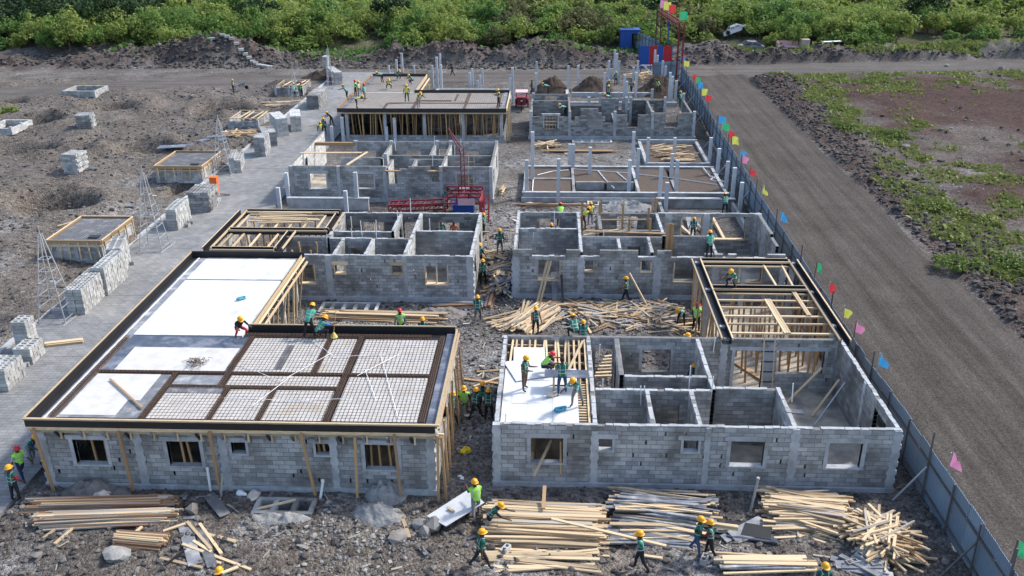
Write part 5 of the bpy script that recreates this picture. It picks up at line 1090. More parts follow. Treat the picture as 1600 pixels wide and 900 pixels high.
p = at(850, 880); pile('few long planks lying flat in front of the largest timber pile', p, -.0, 9, 3.6, 1.0, .05, ['wood'], .09, .3)
p = at(1035, 800); pile('mixed heap of dusty dark boards and pale planks beside the largest pile', p, -.12, 110, 3.3, 2.6, .42, ['wood', 'wood', 'film_grey', 'film_grey', 'black'], .1, .3, a=.085)
p = at(1010, 838); pile('low spread of grey boards in front of the mixed heap', p, -.05, 14, 3.0, .9, .1, ['film_grey', 'film_grey', 'wood'], .1, .2, a=.2)
p = at(1258, 805); pile('pale planks piled slantwise before the right end of the front house', p, -.14, 150, 2.6, 2.6, .55, ['wood']*5+['wood_old', 'wood_grey'], .16, .3, a=.07)
p = at(1372, 850); pile('tangled heap of short offcuts pointing every way near the fence', p, .3, 170, 1.7, 2.3, .65, ['wood']*5+['wood_old', 'wood_grey'], .95, .5, a=.07)
p = at(1190, 890); pile('grey boards with pale planks on top at the bottom edge', p, .02, 16, 2.9, 1.0, .16, ['film_grey', 'wood', 'wood'], .05, .2, a=.1)
p = at(1165, 835); pile('dark bent boards dumped between the mixed heap and the slanting planks', p, .15, 9, 1.7, .9, .15, ['film', 'film_grey', 'black'], .4, .2, a=.4, name='board_heap', cat='board heap')
p = at(1345, 893); pile('grey boards at the bottom edge below the tangled offcuts', p, -.1, 8, 1.6, .8, .12, ['film_grey'], .3, .2, a=.25, name='board_heap', cat='board heap')
p = at(160, 792); pile('reddish stack of stained battens, rear one of two by the front left house', p, .07, 130, 4.9, .85, .38, ['wood_red', 'wood_red', 'wood_old', 'wood_grey'], .012, .15, a=.06)
p = at(170, 812); pile('greyish brown stack of battens lying in front of the reddish one', p, .09, 100, 4.5, .8, .3, ['wood_old', 'wood_grey', 'wood', 'wood_red', 'wood_grey'], .012, .15, a=.06)
p = at(222, 846); pile('short bundle of battens alone on the rubble', p, -.08, 100, 1.7, .9, .32, ['wood_red', 'wood', 'wood_old'], .02, .08, a=.06)
p = at(600, 497); pile('long rough planks stacked behind the mesh deck', p, -.05, 38, 5.5, 1.2, .35, W+['wood_old'], .03, .7)
p = at(716, 478); pile('thin dark battens laid at the foot of the second left house', p, .0, 26, 2.7, 1.0, .2, ['wood_old', 'wood_red', 'film_grey'], .06, .3, a=.06)
p = at(832, 502); t = pile('fan of pale timber spilled between the right houses', p, 1.05, 90, 3.0, 2.4, .3, W, .16, .4, a=.075)
p = at(795, 500); pile('loose planks trailing from the fan of timber into the alley', p, .55, 8, 2.6, 1.6, .1, W, .25, .3)
p = at(970, 492); pile('wide scatter of loose timber in front of the second right house', p, .05, 170, 1.9, 3.6, .28, ['wood']*3+['wood_old']*2+['film_grey', 'wood_grey', 'wood_grey'], .75, 2.6, a=.075)
p = at(1040, 505); pile('loose timber scattered by the corner post of the beam formwork', p, -.05, 22, 2.4, 2.0, .12, W, .3, 1.0)
p = at(885, 478); pile('weathered dark planks under the windows of the second right house', p, -.1, 20, 2.6, .9, .2, ['wood_old', 'wood_red', 'film_grey'], .05, .3)
p = at(778, 428); pile('jumble of dark boards and split timber in the alley between the second houses', p, .9, 70, 2.1, 1.7, .4, ['wood', 'film_grey', 'film', 'wood_old', 'wood'], .45, .3, a=.12)
p = at(784, 452); pile('dark boards and planks thrown down in the alley by the second right house', p, 1.2, 55, 1.9, 1.3, .45, ['wood', 'film_grey', 'wood_old', 'film', 'wood_grey'], .5, .5, a=.1)
p = at(762, 402); pile('thin scatter of split timber at the top of the alley jumble', p, .3, 22, 1.5, 1.4, .15, W, .7, .5)
p = at(765, 470); pile('old stained planks propped at the corner of the second right house', p, 1.5, 10, 2.4, .5, .3, ['wood_red', 'film_grey'], .05, .1)
p = at(855, 230); pile('tangle of frame timber before the stepped dark house', p, .5, 22, 2.2, 2.0, .45, ['wood'], .8, .4)
p = at(905, 238); pile('reddish planks laid level behind the tangle of frame timber', p, .0, 12, 5.6, .7, .12, ['wood_red', 'wood_old'], .01, .3)
p = at(865, 322); pile('brown planks laid along the earth filled footing', p, -.02, 16, 5.2, .5, .22, ['wood_old', 'wood_red'], .01, .2)
p = at(785, 300); pile('short upright bundle of pale timber by the alley wall of the third left house', p, 1.45, 12, 1.6, .4, .5, ['wood'], .03, .05)
p = at(1000, 124); pile('far heap of pale offcuts among the posts', p, .4, 70, 1.4, 3.4, .8, ['wood'], 1.0, 1.2)
p = at(375, 216); pile('spread of old planks near the low pit walls on the left', p, .3, 28, 2.4, 2.6, .25, ['wood', 'wood_old', 'wood'], .5, .7)
p = at(400, 225); pile('brown offcuts heaped behind the block stacks', p, -.2, 40, 1.7, 2.6, .3, ['wood_old', 'wood'], .8, .7)
p = at(440, 162); pile('far spread of planks and blue boards by the farthest pit formwork', p, .25, 36, 2.8, 2.6, .25, ['wood', 'wood', 'film'], .35, 1.0)
p = at(102, 538, .1); pile('three squared timbers lying on the edge of the paved road', p, .33, 4, 1.7, .5, .12, ['wood'], .04, .1, a=.12, b_=.1, z=.09)
LT = []
for (a, c, m, ww) in (((866, 440), (868, 475), 'film_grey', .3), ((872, 445), (880, 480), 'black', .12)):
    q = at(*c); loose('leaning_board', q, q+Vector((-.1, 1.2, 1.3)), ww, .04, m, 'dark board leaning against the second right house under its left window', 'board', 'dark boards leaning on the second right house')
for k in range(2): q = at(838+5*k, 478); loose('leaning_timber', q, q+Vector((.55, 1.3, 2.0)), .1, .06, 'wood', 'long timber leaning up to the left window of the second right house', 'plank', 'timbers leaning on the second right house')
for k, (x0, y0, x1, y1, m, ww) in enumerate([(195, 845, 222, 823, 'wood', .1), (85, 850, 122, 818, 'wood', .1), (62, 845, 85, 828, 'wood', .1), (285, 850, 392, 890, 'wood', .1), (250, 872, 316, 887, 'wood', .1), (292, 815, 330, 858, 'wood', .1), (312, 818, 346, 865, 'wood', .1), (325, 835, 368, 846, 'wood', .12), (282, 865, 345, 880, 'wood', .1), (302, 845, 330, 862, 'wood', .1), (255, 885, 290, 858, 'black', .07), (335, 900, 372, 886, 'wood', .12), (626, 802, 640, 840, 'wood', .12), (725, 592, 785, 600, 'wood_old', .14), (740, 604, 785, 588, 'wood', .1), (400, 802, 465, 785, 'wood', .12), (395, 797, 462, 781, 'wood', .1), (90, 353, 147, 338, 'wood', .1), (745, 581, 785, 578, 'wood_old', .14), (255, 830, 290, 818, 'wood', .1), (1005, 868, 1035, 872, 'wood', .1), (1108, 878, 1128, 868, 'steel', .06)]):
    z0 = gz(*at(x0, y0).xy)+.06; z1 = gz(*at(x1, y1).xy)+.08
    q0, q1 = at(x0, y0, z0), at(x1, y1, z1); loose('loose_timber', q0, q1, ww, .05, m, 'loose timber lying singly on the rubble', 'plank', 'single timbers strewn on the rubble'); LT.append((x0, bpy.context.scene.collection.objects[-1]))
by_place(LT)
for k, (x0, y0, x1, y1, w_) in enumerate([(288, 818, 305, 882, .42), (312, 828, 332, 885, .32), (325, 772, 352, 805, .38)]):
    q0, q1 = at(x0, y0, .1), at(x1, y1, .12); loose('grey_board', q0, q1, w_, .03, 'film_grey', ['wide grey board under the strewn timbers, left of two', 'narrower grey board under the strewn timbers, right of two', 'grey board sloping off the rubble under the front left house'][k], 'board')
for k, (cx, cy, a, w_, d_) in enumerate([(270, 241, .2, 2.2, 1.0), (318, 222, -.5, .8, 1.0), (335, 215, .2, 1.4, .8), (348, 222, .9, .9, .8), (295, 234, .4, .8, .5), (390, 207, .1, 1.5, .4), (148, 270, 0, .7, .5), (205, 325, .3, .7, .3), (272, 289, .6, .7, .35)]):
    q = at(cx, cy, .12); b = MB(); u = Vector((math.cos(a), math.sin(a), 0)); v = Vector((-u.y, u.x, 0)); q.z = gz(q.x, q.y)+.1
    pts = [q+u*sx*w_/2+v*sy*d_/2 for sx, sy in ((-1, -1), (1, -.9), (1, 1), (-.9, 1))]; b.prism([(t_.x, t_.y) for t_ in pts], q.z, q.z+.025)
    tag(b.build('blue_board', M['film'], None, loc=q), ['large blue film board on the ground beside a pit', 'small upright lying blue board among old planks', 'middle blue board among old planks', 'blue board at the foot of a lattice mast', 'small blue scrap touching the large blue board', 'blue board under the low pit walls', 'blue scrap near the lone front block stack', 'blue scrap below the open earth pit', 'pale scrap beside the farther roofed pit'][k], 'board')
# ------------------------------------------------------------------ block stacks
def stack(px0, py0, px1, py1, dep, hh, label, ind=True, dark=False, zb=.09, px_h=None, step=None):
    """front edge from pixel 0 to pixel 1 on the ground, dep metres back; courses laid loose"""
    a = at(px0, py0, zb); c = at(px1, py1, zb); d = (c-a); wd = d.length; d /= wd; n = Vector((-d.y, d.x, 0)); 
    if n.y < 0: n = -n
    base = a; t = thing('block_stack', a+d*wd/2+n*dep/2, label, 'block stack', 'stacks of grey building blocks')
    nx = max(1, int(wd/.41)); ny = max(1, int(dep/.205)); nz = max(1, int(hh/.2)); bw = wd/nx; bd = dep/ny; m = M['block_pale'] if not dark else M['block']
    ang = math.atan2(d.y, d.x); rest = MB()
    for k in range(nz):
        for i in range(nx):
            for j in range(ny):
                if 0 < i < nx-1 and 0 < j < ny-1 and k < nz-1: continue
                if j > 0 and k < nz-1 and i not in (0, nx-1): continue
                if k == nz-1 and step and (i+.5)/nx > step: continue
                q = base+d*((i+.5)*bw+rnd.uniform(-.018, .018)+(.05 if k % 2 else -.05)*(1 if nx > 2 else 0))+n*((j+.5)*bd+rnd.uniform(-.018, .018)); z0 = zb+k*.2
                top = k == nz-1 or (step and k == nz-2 and (i+.5)/nx > step)
                if ind:
                    o = bpy.data.objects.new('block', cube_mesh('block', m, top)); attach(o, t); o.location = q+Vector((0, 0, z0-zb+.097+zb-zb))-wl(t); o.rotation_euler = (0, 0, ang+rnd.uniform(-.02, .02)); o.scale = (bw-.022, bd-.02, .182)
                    o.location.z = z0+.097-wl(t).z
                else:
                    b0 = len(rest.v); rest.box(-bw/2+.012, bw/2-.012, -bd/2+.01, bd/2-.01, z0, z0+.182)
                    for x in range(b0, b0+8):
                        v = rest.v[x]; w_ = q+d*v[0]+n*v[1]; rest.v[x] = (w_.x, w_.y, v[2])
    core = MB(); cc = [base+d*.1+n*.1, base+d*(wd-.1)+n*.1, base+d*(wd-.1)+n*(dep-.1), base+d*.1+n*(dep-.1)]
    core.prism([(p.x, p.y) for p in cc], zb, zb+(nz-1.2)*.2); core.build('inner_blocks', M['block'], t)
    if rest.v: rest.build('block_courses', m, t, kind='stuff')
    return t
stack(107, 492, 134, 492, 3.0, 1.55, 'nearest tall block stack on the paved road, dark end face with a pale long side')
stack(150, 462, 170, 462, 2.6, 1.75, 'tall block stack behind the nearest one, in front of the roofed pit')
stack(172, 432, 196, 430, 2.2, 1.75, 'block stack whose far end meets the leg of a lattice mast')
stack(262, 360, 279, 360, 2.4, 1.5, 'block stack leaning towards the lattice mast beside the orange box')
stack(296, 332, 330, 332, 2.0, 1.45, 'squarish block stack just in front of the orange box', dark=True)
stack(359, 271, 378, 270, 2.6, 1.25, 'block stack beside the lattice mast with blue boards', step=.6)
stack(398, 245, 416, 245, 1.6, 1.6, 'narrow dark block stack with a small heap of blocks at its side', dark=True, ind=False)
stack(412, 230, 434, 228, 2.6, 1.35, 'pale blue block stack in the row along the paved road', dark=True, ind=False)
stack(434, 214, 452, 212, 3.0, 1.6, 'long block stack behind the pale blue one', ind=False)
stack(455, 206, 472, 205, 3.0, 1.5, 'block stack next behind the long one, before the shaded machine', ind=False)
stack(480, 171, 499, 171, 4.0, 1.5, 'dark ended block stack at the far end of the row', ind=False, dark=True)
stack(524, 133, 536, 132, 4.2, 1.5, 'pale block stack beside the red drum near the cross road', ind=False)
stack(505, 112, 512, 112, 1.2, 1.9, 'little block stack at the cross road', ind=False)
stack(121, 205, 145, 204, 1.5, 1.45, 'lone block stack on the far left ground', dark=True, zb=.1)
stack(100, 273, 124, 274, 1.4, 1.6, 'lone block stack on the left ground, nearer of the two', zb=.1)
stack(-30, 612, 14, 612, 1.5, 1.2, 'block stack cut by the left edge beside the paved road', zb=.09)
stack(25, 570, 52, 570, 1.2, .9, 'low stepped block stack near the three squared timbers', zb=.09)
stack(27, 552, 50, 552, .8, 1.6, 'tall narrow block stack behind the low stepped one', zb=.09)
LB = []
for k, (px, py) in enumerate([(38, 577), (45, 573), (297, 352), (294, 356), (205, 416), (1100, 880), (1330, 886), (1345, 879), (790, 865), (250, 272), (1368, 888)]):
    q = at(px, py, 0); z0 = max(gz(q.x, q.y), .09 if q.x < -18.7 else -1); o = bpy.data.objects.new('loose_block', cube_mesh('block', M['block'], True)); C.objects.link(o); o.location = (q.x, q.y, z0+.1); o.rotation_euler = (0, 0, rnd.uniform(0, 3)); o.scale = (.4, .2, .2)
    tag(o, 'single hollow block lying loose on the ground', 'block', 'single blocks lying about'); LB.append((px, o))
by_place(LB)
# ------------------------------------------------------------------ low pit walls and roofed pits
def pitbox(x0, x1, y0, y1, hh, label, roof=None, z=0):
    t = thing('pit_wall_box', ((x0+x1)/2, (y0+y1)/2, z), label, 'pit walls'); m = MB(); n = max(2, int(hh/.2))
    for k in range(n):
        for (a, c, d, e, ax) in ((x0, x1, y0, y0+.2, 0), (x0, x1, y1-.2, y1, 0), (x0, x0+.2, y0+.2, y1-.2, 1), (x1-.2, x1, y0+.2, y1-.2, 1)):
            s, q = (a, c) if ax == 0 else (d, e); p = s-(k % 2)*.2
            while p < q:
                l, r = max(p, s), min(p+.4, q); p += .41
                if r-l < .05: continue
                if ax == 0: m.box(l, r, d, e, z+k*.2, z+k*.2+.19)
                else: m.box(a, c, l, r, z+k*.2, z+k*.2+.19)
    m.build('block_courses', M['block_pale'] if roof is None else M['block'], t, kind='stuff')
    for x in (x0, (x0+x1)/2-.1, x1-.2): boxo(t, 'corner_column', x-.01, x+.21, y0-.012, y0+.2, z, z+hh, M['concrete'])
    boxo(t, 'corner_column', x1-.19, x1+.012, (y0+y1)/2-.1, (y0+y1)/2+.1, z, z+hh, M['concrete'])
    zt = z+hh
    if roof == 'mesh':
        b = MB(); b.box(x0+.1, x1-.1, y0+.1, y1-.1, zt+.0, zt+.06); b.build('roof_board', M['film_grey'], t)
        g = MB(); 
        for k in range(int((x1-x0)/.16)): g.beam((x0+.1+k*.16, y0+.1, zt+.09), (x0+.1+k*.16, y1-.1, zt+.09), .013)
        for k in range(int((y1-y0)/.16)): g.beam((x0+.1, y0+.1+k*.16, zt+.105), (x1-.1, y0+.1+k*.16, zt+.105), .013)
        g.build('steel_mesh', M['mesh_grey'], t, kind='stuff')
        for (p, q) in (((x0-.05, y0-.06), (x1+.05, y0-.06)), ((x0-.05, y1+.06), (x1+.05, y1+.06)), ((x0-.06, y0), (x0-.06, y1)), ((x1+.06, y0), (x1+.06, y1))):
            bar(t, 'edge_board', (*p, zt+.05), (*q, zt+.05), .03, .2, M['wood_old']); bar(t, 'edge_cap', (*p, zt+.17), (*q, zt+.17), .07, .04, M['wood']); bar(t, 'waler', (p[0]+(-.05 if p[0] == q[0] and p[0] < x0 else 0), p[1]-.05, zt-.14), (q[0], q[1]-.05, zt-.14), .05, .08, M['wood'])
        for k in range(6): xx = x0+.2+k*(x1-x0-.4)/5; bar(t, 'stake', (xx+rnd.uniform(-.1, .1), y0-.12, z+rnd.uniform(.1, .5)), (xx, y0-.12, zt+.05), .07, .05, M['wood'])
        for k in range(5): yy = y0+.2+k*(y1-y0-.4)/4; bar(t, 'stake', (x1+.12, yy, z+.3), (x1+.12, yy, zt+.05), .07, .05, M['wood'])
        boxo(t, 'hatch', x1-1.0, x1-.4, y0+.5, y0+.9, zt+.11, zt+.16, M['black'])
    if roof == 'joist':
        for k in range(5): xx = x0+.15+k*(x1-x0-.3)/4; bar(t, 'joist', (xx, y0, zt+.05), (xx+(.3 if k % 2 else 0), y1, zt+.05), .09, .09, M['wood'])
        bar(t, 'joist', (x0, y0+.1, zt+.13), (x1, y0+.1, zt+.13), .08, .07, M['wood']); bar(t, 'joist', (x0, y1-.1, zt+.13), (x1, y1-.1, zt+.13), .08, .07, M['wood'])
    return t
def pb(pxl, pxr, py, dep, hh, label, roof=None):
    a = at(pxl, py); c = at(pxr, py); return pitbox(a.x, c.x, a.y, a.y+dep, hh, label, roof, 0)
pb(82, 165, 412, 4.2, 1.3, 'nearest roofed pit on the left, steel mesh on its top and timber edging', 'mesh')
pb(246, 318, 286, 4.2, 1.15, 'farther roofed pit with a steel mesh top beside the orange box', 'mesh')
pb(357, 405, 203, 3.6, .9, 'open pit walls with pale joists laid across', 'joist')
pb(430, 474, 149, 3.6, .9, 'farthest pit formwork with two workers at it', 'joist')
pb(98, 150, 154, 3.2, .8, 'low pale block enclosure on the far left ground')
pb(-25, 20, 211, 3.6, .75, 'low block enclosure cut by the left edge')
def grate(px, py, wx, wy, n, label):
    p = at(px, py); t = thing('concrete_tank', p, label, 'tank'); z = .0; b = MB()
    x0, x1, y0, y1 = p.x-wx/2, p.x+wx/2, p.y-wy/2, p.y+wy/2
    b.box(x0, x1, y0, y0+.15, -.5, z+.1); b.box(x0, x1, y1-.15, y1, -.5, z+.1); b.box(x0, x0+.15, y0+.15, y1-.15, -.5, z+.1); b.box(x1-.15, x1, y0+.15, y1-.15, -.5, z+.1); b.build('rim', M['block'], t)
    for k in range(n): xx = x0+(k+1)*wx/(n+1); boxo(t, 'cross_beam', xx-.09, xx+.09, y0+.15, y1-.15, -.1, z+.08, M['block'])
    boxo(t, 'tank_floor', x0+.15, x1-.15, y0+.15, y1-.15, -.54, -.5, M['soil'])
grate(445, 793, 2.1, .9, 2, 'concrete tank with cross beams in the rubble before the front left house'); grate(545, 484, 3.0, 1.5, 4, 'concrete tank with cross beams at the foot of the second left house')
grate(972, 480, 3.0, .9, 4, 'concrete tank with cross beams under the second right house'); grate(925, 222, 3.4, .9, 3, 'concrete tank with cross beams before the stepped dark house'); grate(945, 319, 2.4, 1.0, 2, 'concrete tank beside the pale rubble behind the second right house')
# ------------------------------------------------------------------ lattice masts
def mast(px, py, hh, label, w0=.7, n=6):
    p = at(px, py); p.z = .0; t = thing('lattice_mast', p, label, 'mast', 'galvanised lattice masts along the paved road')
    lg = [(Vector((sx*w0, sy*w0*.9, 0)), Vector((sx*.06, sy*.06, hh))) for sx, sy in ((-1, -1), (1, -1), (1, 1), (-1, 1))]
    for a, c in lg: bar(t, 'leg', p+a, p+c, .044, .044, M['steel'])
    for k in range(n):
        f = .06+k*.8/n
        for i in range(4):
            a = lg[i][0].lerp(lg[i][1], f); c = lg[(i+1) % 4][0].lerp(lg[(i+1) % 4][1], f); bar(t, 'rung', p+a, p+c, .03, .03, M['steel'])
    for s in (-1, 1): bar(t, 'ground_strut', p+Vector((s*w0, -w0*1.3, .12)), p+Vector((s*w0*1.2, w0*1.4, .12)), .05, .05, M['steel'])
    bar(t, 'mast_tip', p+Vector((0, 0, hh)), p+Vector((0, 0, hh+.4)), .04, .04, M['steel'])
    b = MB(); b.lathe([(.02, .12), (.12, .1), (.13, 0), (.02, -.02)], p+Vector((.18, -.1, hh*.45)), 8); b.build('work_lamp', M['steel'], t)
mast(92, 500, 4.6, 'nearest lattice mast standing at the road edge by the tall block stacks'); mast(243, 390, 4.8, 'lattice mast on the verge in front of the leaning block stack'); mast(352, 272, 4.2, 'lattice mast hung with blue boards beside the orange box', .7); mast(463, 166, 3.4, 'slim lattice mast beside the farthest pit formwork', .4); mast(517, 140, 4.4, 'slim lattice mast at the red drum near the cross road', .35)
q = at(337, 303, .09); b = MB(); b.box(q.x-.25, q.x+.25, q.y-.2, q.y+.2, .09, 1.3)
t = thing('power_cabinet', (q.x, q.y, .09), 'orange electric cabinet standing on the paved road', 'cabinet'); b.build('cabinet', M['orange'], t); b = MB(); b.box(q.x-.29, q.x+.29, q.y-.25, q.y+.25, 1.302, 1.37); b.build('lid', M['orange'], t); b = MB(); b.box(q.x-.2, q.x+.2, q.y-.215, q.y-.2, .2, 1.2); b.build('door', M['orange'], t)
b = MB(); b.tube([(q.x+.3+.5*math.cos(a)*(1+.1*a), q.y-.3+.25*math.sin(a), .11) for a in np.linspace(0, 11, 40)], .02, 4); tag(b.build('cable', M['rubber'], None), 'black cable coiled at the orange cabinet', 'cable')
q = at(519, 131); t = thing('drum', q, 'red steel drum beside the pale block stack near the cross road', 'drum'); b = MB(); b.lathe([(.3, 0), (.3, .3), (.32, .31), (.3, .32), (.3, .6), (.32, .61), (.3, .62), (.3, .9), (0, .9)], q, 14); b.build('shell', M['red'], t); b = MB(); b.lathe([(.26, .905), (.26, .92), (0, .92)], q, 12); b.build('lid', M['red'], t)
q = at(373, 139); t = thing('wheelbarrow', q, 'wheelbarrow with a grey tray on the far left ground', 'wheelbarrow'); b = MB(); b.add([(q.x-.1, q.y-.3, .5), (q.x+.9, q.y-.3, .7), (q.x+.9, q.y+.3, .7), (q.x-.1, q.y+.3, .5), (q.x+.1, q.y-.2, .3), (q.x+.7, q.y-.2, .3), (q.x+.7, q.y+.2, .3), (q.x+.1, q.y+.2, .3)], [(4, 5, 6, 7), (0, 1, 5, 4), (1, 2, 6, 5), (2, 3, 7, 6), (3, 0, 4, 7)]); b.build('tray', M['film_grey'], t); b = MB(); b.tube([(q.x+.9, q.y-.05, .2), (q.x+.9, q.y+.05, .2)], .2, 12); b.build('wheel', M['rubber'], t)
for s in (-.25, .25): bar(t, 'handle', q+Vector((-.7, s, .6)), q+Vector((.7, s*.4, .25)), .04, .04, M['steel'])
# wrapped machine by the stacks
q = at(475, 190, .09)
# ------------------------------------------------------------------ red steel hoist
t = thing('steel_hoist', (-6, 57.5, 0), 'red painted steel hoist frame parked between the second and third left houses', 'hoist')
def rbar(p, q, a=.09, nm='frame_bar'): bar(t, nm, p, q, a, a, M['red'])
for y in (57.2, 58.7):
    for z in (.55, 1.0): rbar((-6.9, y, z+.3), (-4.5, y, z+.3))
    for x in (-6.9, -6.1, -5.3, -4.5): rbar((x, y, 0 if x in (-6.9, -4.5) else .8), (x, y, 1.55), .1)
    rbar((-6.9, y, 1.55), (-4.5, y, 1.55)); rbar((-6.9, y, 1.0), (-6.1, y, 1.5), .06); rbar((-5.3, y, 1.5), (-4.5, y, 1.0), .06)
for x in (-6.9, -5.7, -4.5): rbar((x, 57.2, 1.3), (x, 58.7, 1.3)); rbar((x, 57.2, .85), (x, 58.7, .85))
for y in (57.0, 57.9):
    for z in (.35, .75): rbar((-10.6, y, z), (-7.0, y+.2, z+.1))
    for k in range(7): rbar((-10.6+k*.6, y, .35), (-10.6+k*.6, y, .8), .06); rbar((-10.6+k*.6, y, .35), (-10.1+k*.6, y, .8), .05)
for k in range(7): rbar((-10.6+k*.6, 57, .75), (-10.6+k*.6, 57.9, .75), .06)
for s in (-.12, .12): rbar((-5.7+s, 58.0, 1.4), (-5.75+s, 58.0, 4.4), .06, 'jib_bar')
for k in range(8): rbar((-5.82, 58, 1.7+k*.35), (-5.58, 58, 1.85+k*.35), .04, 'jib_lace')
rbar((-5.75, 58, 4.4), (-6.6, 58.2, 5.6), .06, 'jib_bar'); rbar((-5.75, 58, 3.9), (-6.5, 58.2, 5.3), .05, 'jib_bar')
rbar((-4.25, 56.0, 0), (-4.25, 57.1, 1.5), .1, 'ladder_rail'); rbar((-3.95, 56.0, 0), (-3.95, 57.1, 1.5), .1, 'ladder_rail')
rbar((-4.4, 55.0, 0), (-4.4, 55.0, 1.7), .1); rbar((-4.4, 55.0, 1.7), (-4.4, 57.2, 1.5), .1); rbar((-4.3, 54.3, .1), (-4.3, 54.9, 1.2), .22, 'ram')
for k in range(5): rbar((-4.25, 56.1+k*.2, .15+k*.28), (-3.95, 56.1+k*.2, .15+k*.28), .04, 'ladder_rung')
boxo(t, 'control_board', -6.0, -4.9, 57.12, 57.16, .75, 1.2, M['pink']); boxo(t, 'engine_block', -6.4, -5.0, 57.3, 58.4, .1, .7, M['navy'])
q = at(752, 385); t = thing('trestle', q, 'small timber trestle at the end wall of the second left house', 'trestle')
for dx, dy, ex, ey in ((-.5, -.3, -.3, 0), (-.5, .3, -.3, 0), (.5, -.3, .3, 0), (.5, .3, .3, 0)): bar(t, 'leg', q+Vector((dx, dy, 0)), q+Vector((ex, ey, .9)), .07, .05, M['wood'])
bar(t, 'top_rail', q+Vector((-.5, 0, .93)), q+Vector((.5, 0, .93)), .1, .06, M['wood'])
# ------------------------------------------------------------------ red three wheeled truck
q = at(815, 172); t = thing('cargo_tricycle', q, 'dark red three wheeled truck with a pink canopy in the alley', 'tricycle truck')
def V3(x, y, z): return q+Vector((x, y, z))
b = MB(); b.box(q.x-.65, q.x+.65, q.y+.5, q.y+2.3, .55, 1.0); b.build('cargo_bed', M['red'], t)
b = MB(); b.box(q.x-.5, q.x+.5, q.y+.2, q.y+.5, .5, 1.15); b.build('seat_box', M['rubber'], t)
b = MB(); b.prism([(q.x-.55, q.y-.5), (q.x+.55, q.y-.5), (q.x+.62, q.y+.9), (q.x-.62, q.y+.9)], 1.78, 1.85); b.build('canopy', M['pink'], t)
for sx in (-.5, .5): bar(t, 'canopy_post', V3(sx, .85, .9), V3(sx, .85, 1.8), .05, .05, M['red']); bar(t, 'canopy_post', V3(sx*.8, -.3, .9), V3(sx, -.4, 1.8), .05, .05, M['red'])
b = MB(); b.box(q.x-.42, q.x+.42, q.y-.35, q.y-.2, .55, 1.15); b.build('front_fairing', M['red'], t)
bar(t, 'handlebar', V3(-.45, -.15, 1.2), V3(.45, -.15, 1.2), .05, .05, M['rubber']); bar(t, 'fork', V3(0, -.55, .3), V3(0, -.25, 1.0), .08, .08, M['rubber'])
def wheel(parent, c, r=.3, w_=.14):
    b = MB(); n = 14
    prof = [(r*.55, -w_/2), (r, -w_/2*.8), (r, w_/2*.8), (r*.55, w_/2)]
    for rr, xx in prof:
        for j in range(n): a = 2*math.pi*j/n; b.v.append((c.x+xx, c.y+rr*math.cos(a), c.z+rr*math.sin(a)))
    b.f = [(i*n+j, i*n+(j+1) % n, ((i+1) % 4)*n+(j+1) % n, ((i+1) % 4)*n+j) for i in range(4) for j in range(n)]; b.m = [0]*len(b.f); o = b.build('wheel', M['rubber'], parent)
    b = MB(); b.tube([(c.x-w_*.3, c.y, c.z), (c.x+w_*.3, c.y, c.z)], r*.56, 10); b.build('rim', M['steel'], o)
wheel(t, V3(0, -.6, .3)); wheel(t, V3(-.6, 1.6, .3)); wheel(t, V3(.6, 1.6, .3))
b = MB(); b.lathe([(.0, .09), (.09, .08), (.1, 0)], V3(0, -.42, .95), 8); b.build('headlight', M['steel'], t)
# ------------------------------------------------------------------ site fence and flags
FP = [(13.22, 15), (13.22, 30), (13.1, 34), (13.3, 47), (13.35, 56), (13.6, 64.5), (13.85, 76), (14.35, 90), (14.7, 106)]
def fenceX(y):
    for (ax, ay), (bx, by) in zip(FP[:-1], FP[1:]):
        if ay <= y <= by: return ax+(bx-ax)*(y-ay)/(by-ay)
    return FP[-1][0]
def corr_mesh(name, L_, H_, m, n=10, dpt=.018):
    b = MB(); pts = []
    for k in range(n): x = k*L_/n; pts += [(x, 0), (x+L_/n*.3, 0), (x+L_/n*.4, dpt), (x+L_/n*.9, dpt)]
    pts.append((L_, 0)); N = len(pts)
    for o in (0, .012):
        for z in (0, H_):
            for x, y in pts: b.v.append((x, y+o, z))
    f = []
    for i in range(N-1): f += [(i, i+1, N+i+1, N+i), (2*N+i+1, 2*N+i, 3*N+i, 3*N+i+1), (N+i, N+i+1, 3*N+i+1, 3*N+i)]
    b.f = f; b.m = [0]*len(f); return b.mesh(name, m)
PM = corr_mesh('panel', 1.0, 1.95, M['fence'], 8)
t = thing('site_fence', (13.22, 15, 0), 'long blue grey sheet metal site fence along the haul road', 'fence')
y = 15.0; k = 0
while y < 105:
    a = Vector((fenceX(y), y, 0)); c = Vector((fenceX(y+1.0), y+1.0, 0)); o = bpy.data.objects.new('panel', PM); attach(o, t); o.location = a-wl(t)+Vector((rnd.uniform(-.012, .012), 0, rnd.uniform(-.03, .03))); o.rotation_euler = (rnd.uniform(-.012, .012), rnd.uniform(-.02, .02), math.atan2(c.y-a.y, c.x-a.x)); 
    if k % 2 == 0:
        bar(t, 'fence_post', a+Vector((-.1, 0, 0)), a+Vector((-.1, 0, 2.0 if k % 6 else 2.7)), .05, .05, M['fencepost'])
    if k % 4 == 0:
        bar(t, 'brace', a+Vector((-.12, 0, 1.3)), a+Vector((-1.15, -.2, .02)), .05, .05, M['steel' if k % 8 else 'fencepost'])
    if k % 4 == 0:
        c = Vector((fenceX(y+4), y+4, 0))
        for z in (.35, 1.45): bar(t, 'rail', a+Vector((-.06, 0, z)), c+Vector((-.06, 0, z)), .05, .06, M['fencepost'])
    y += 1.0; k += 1
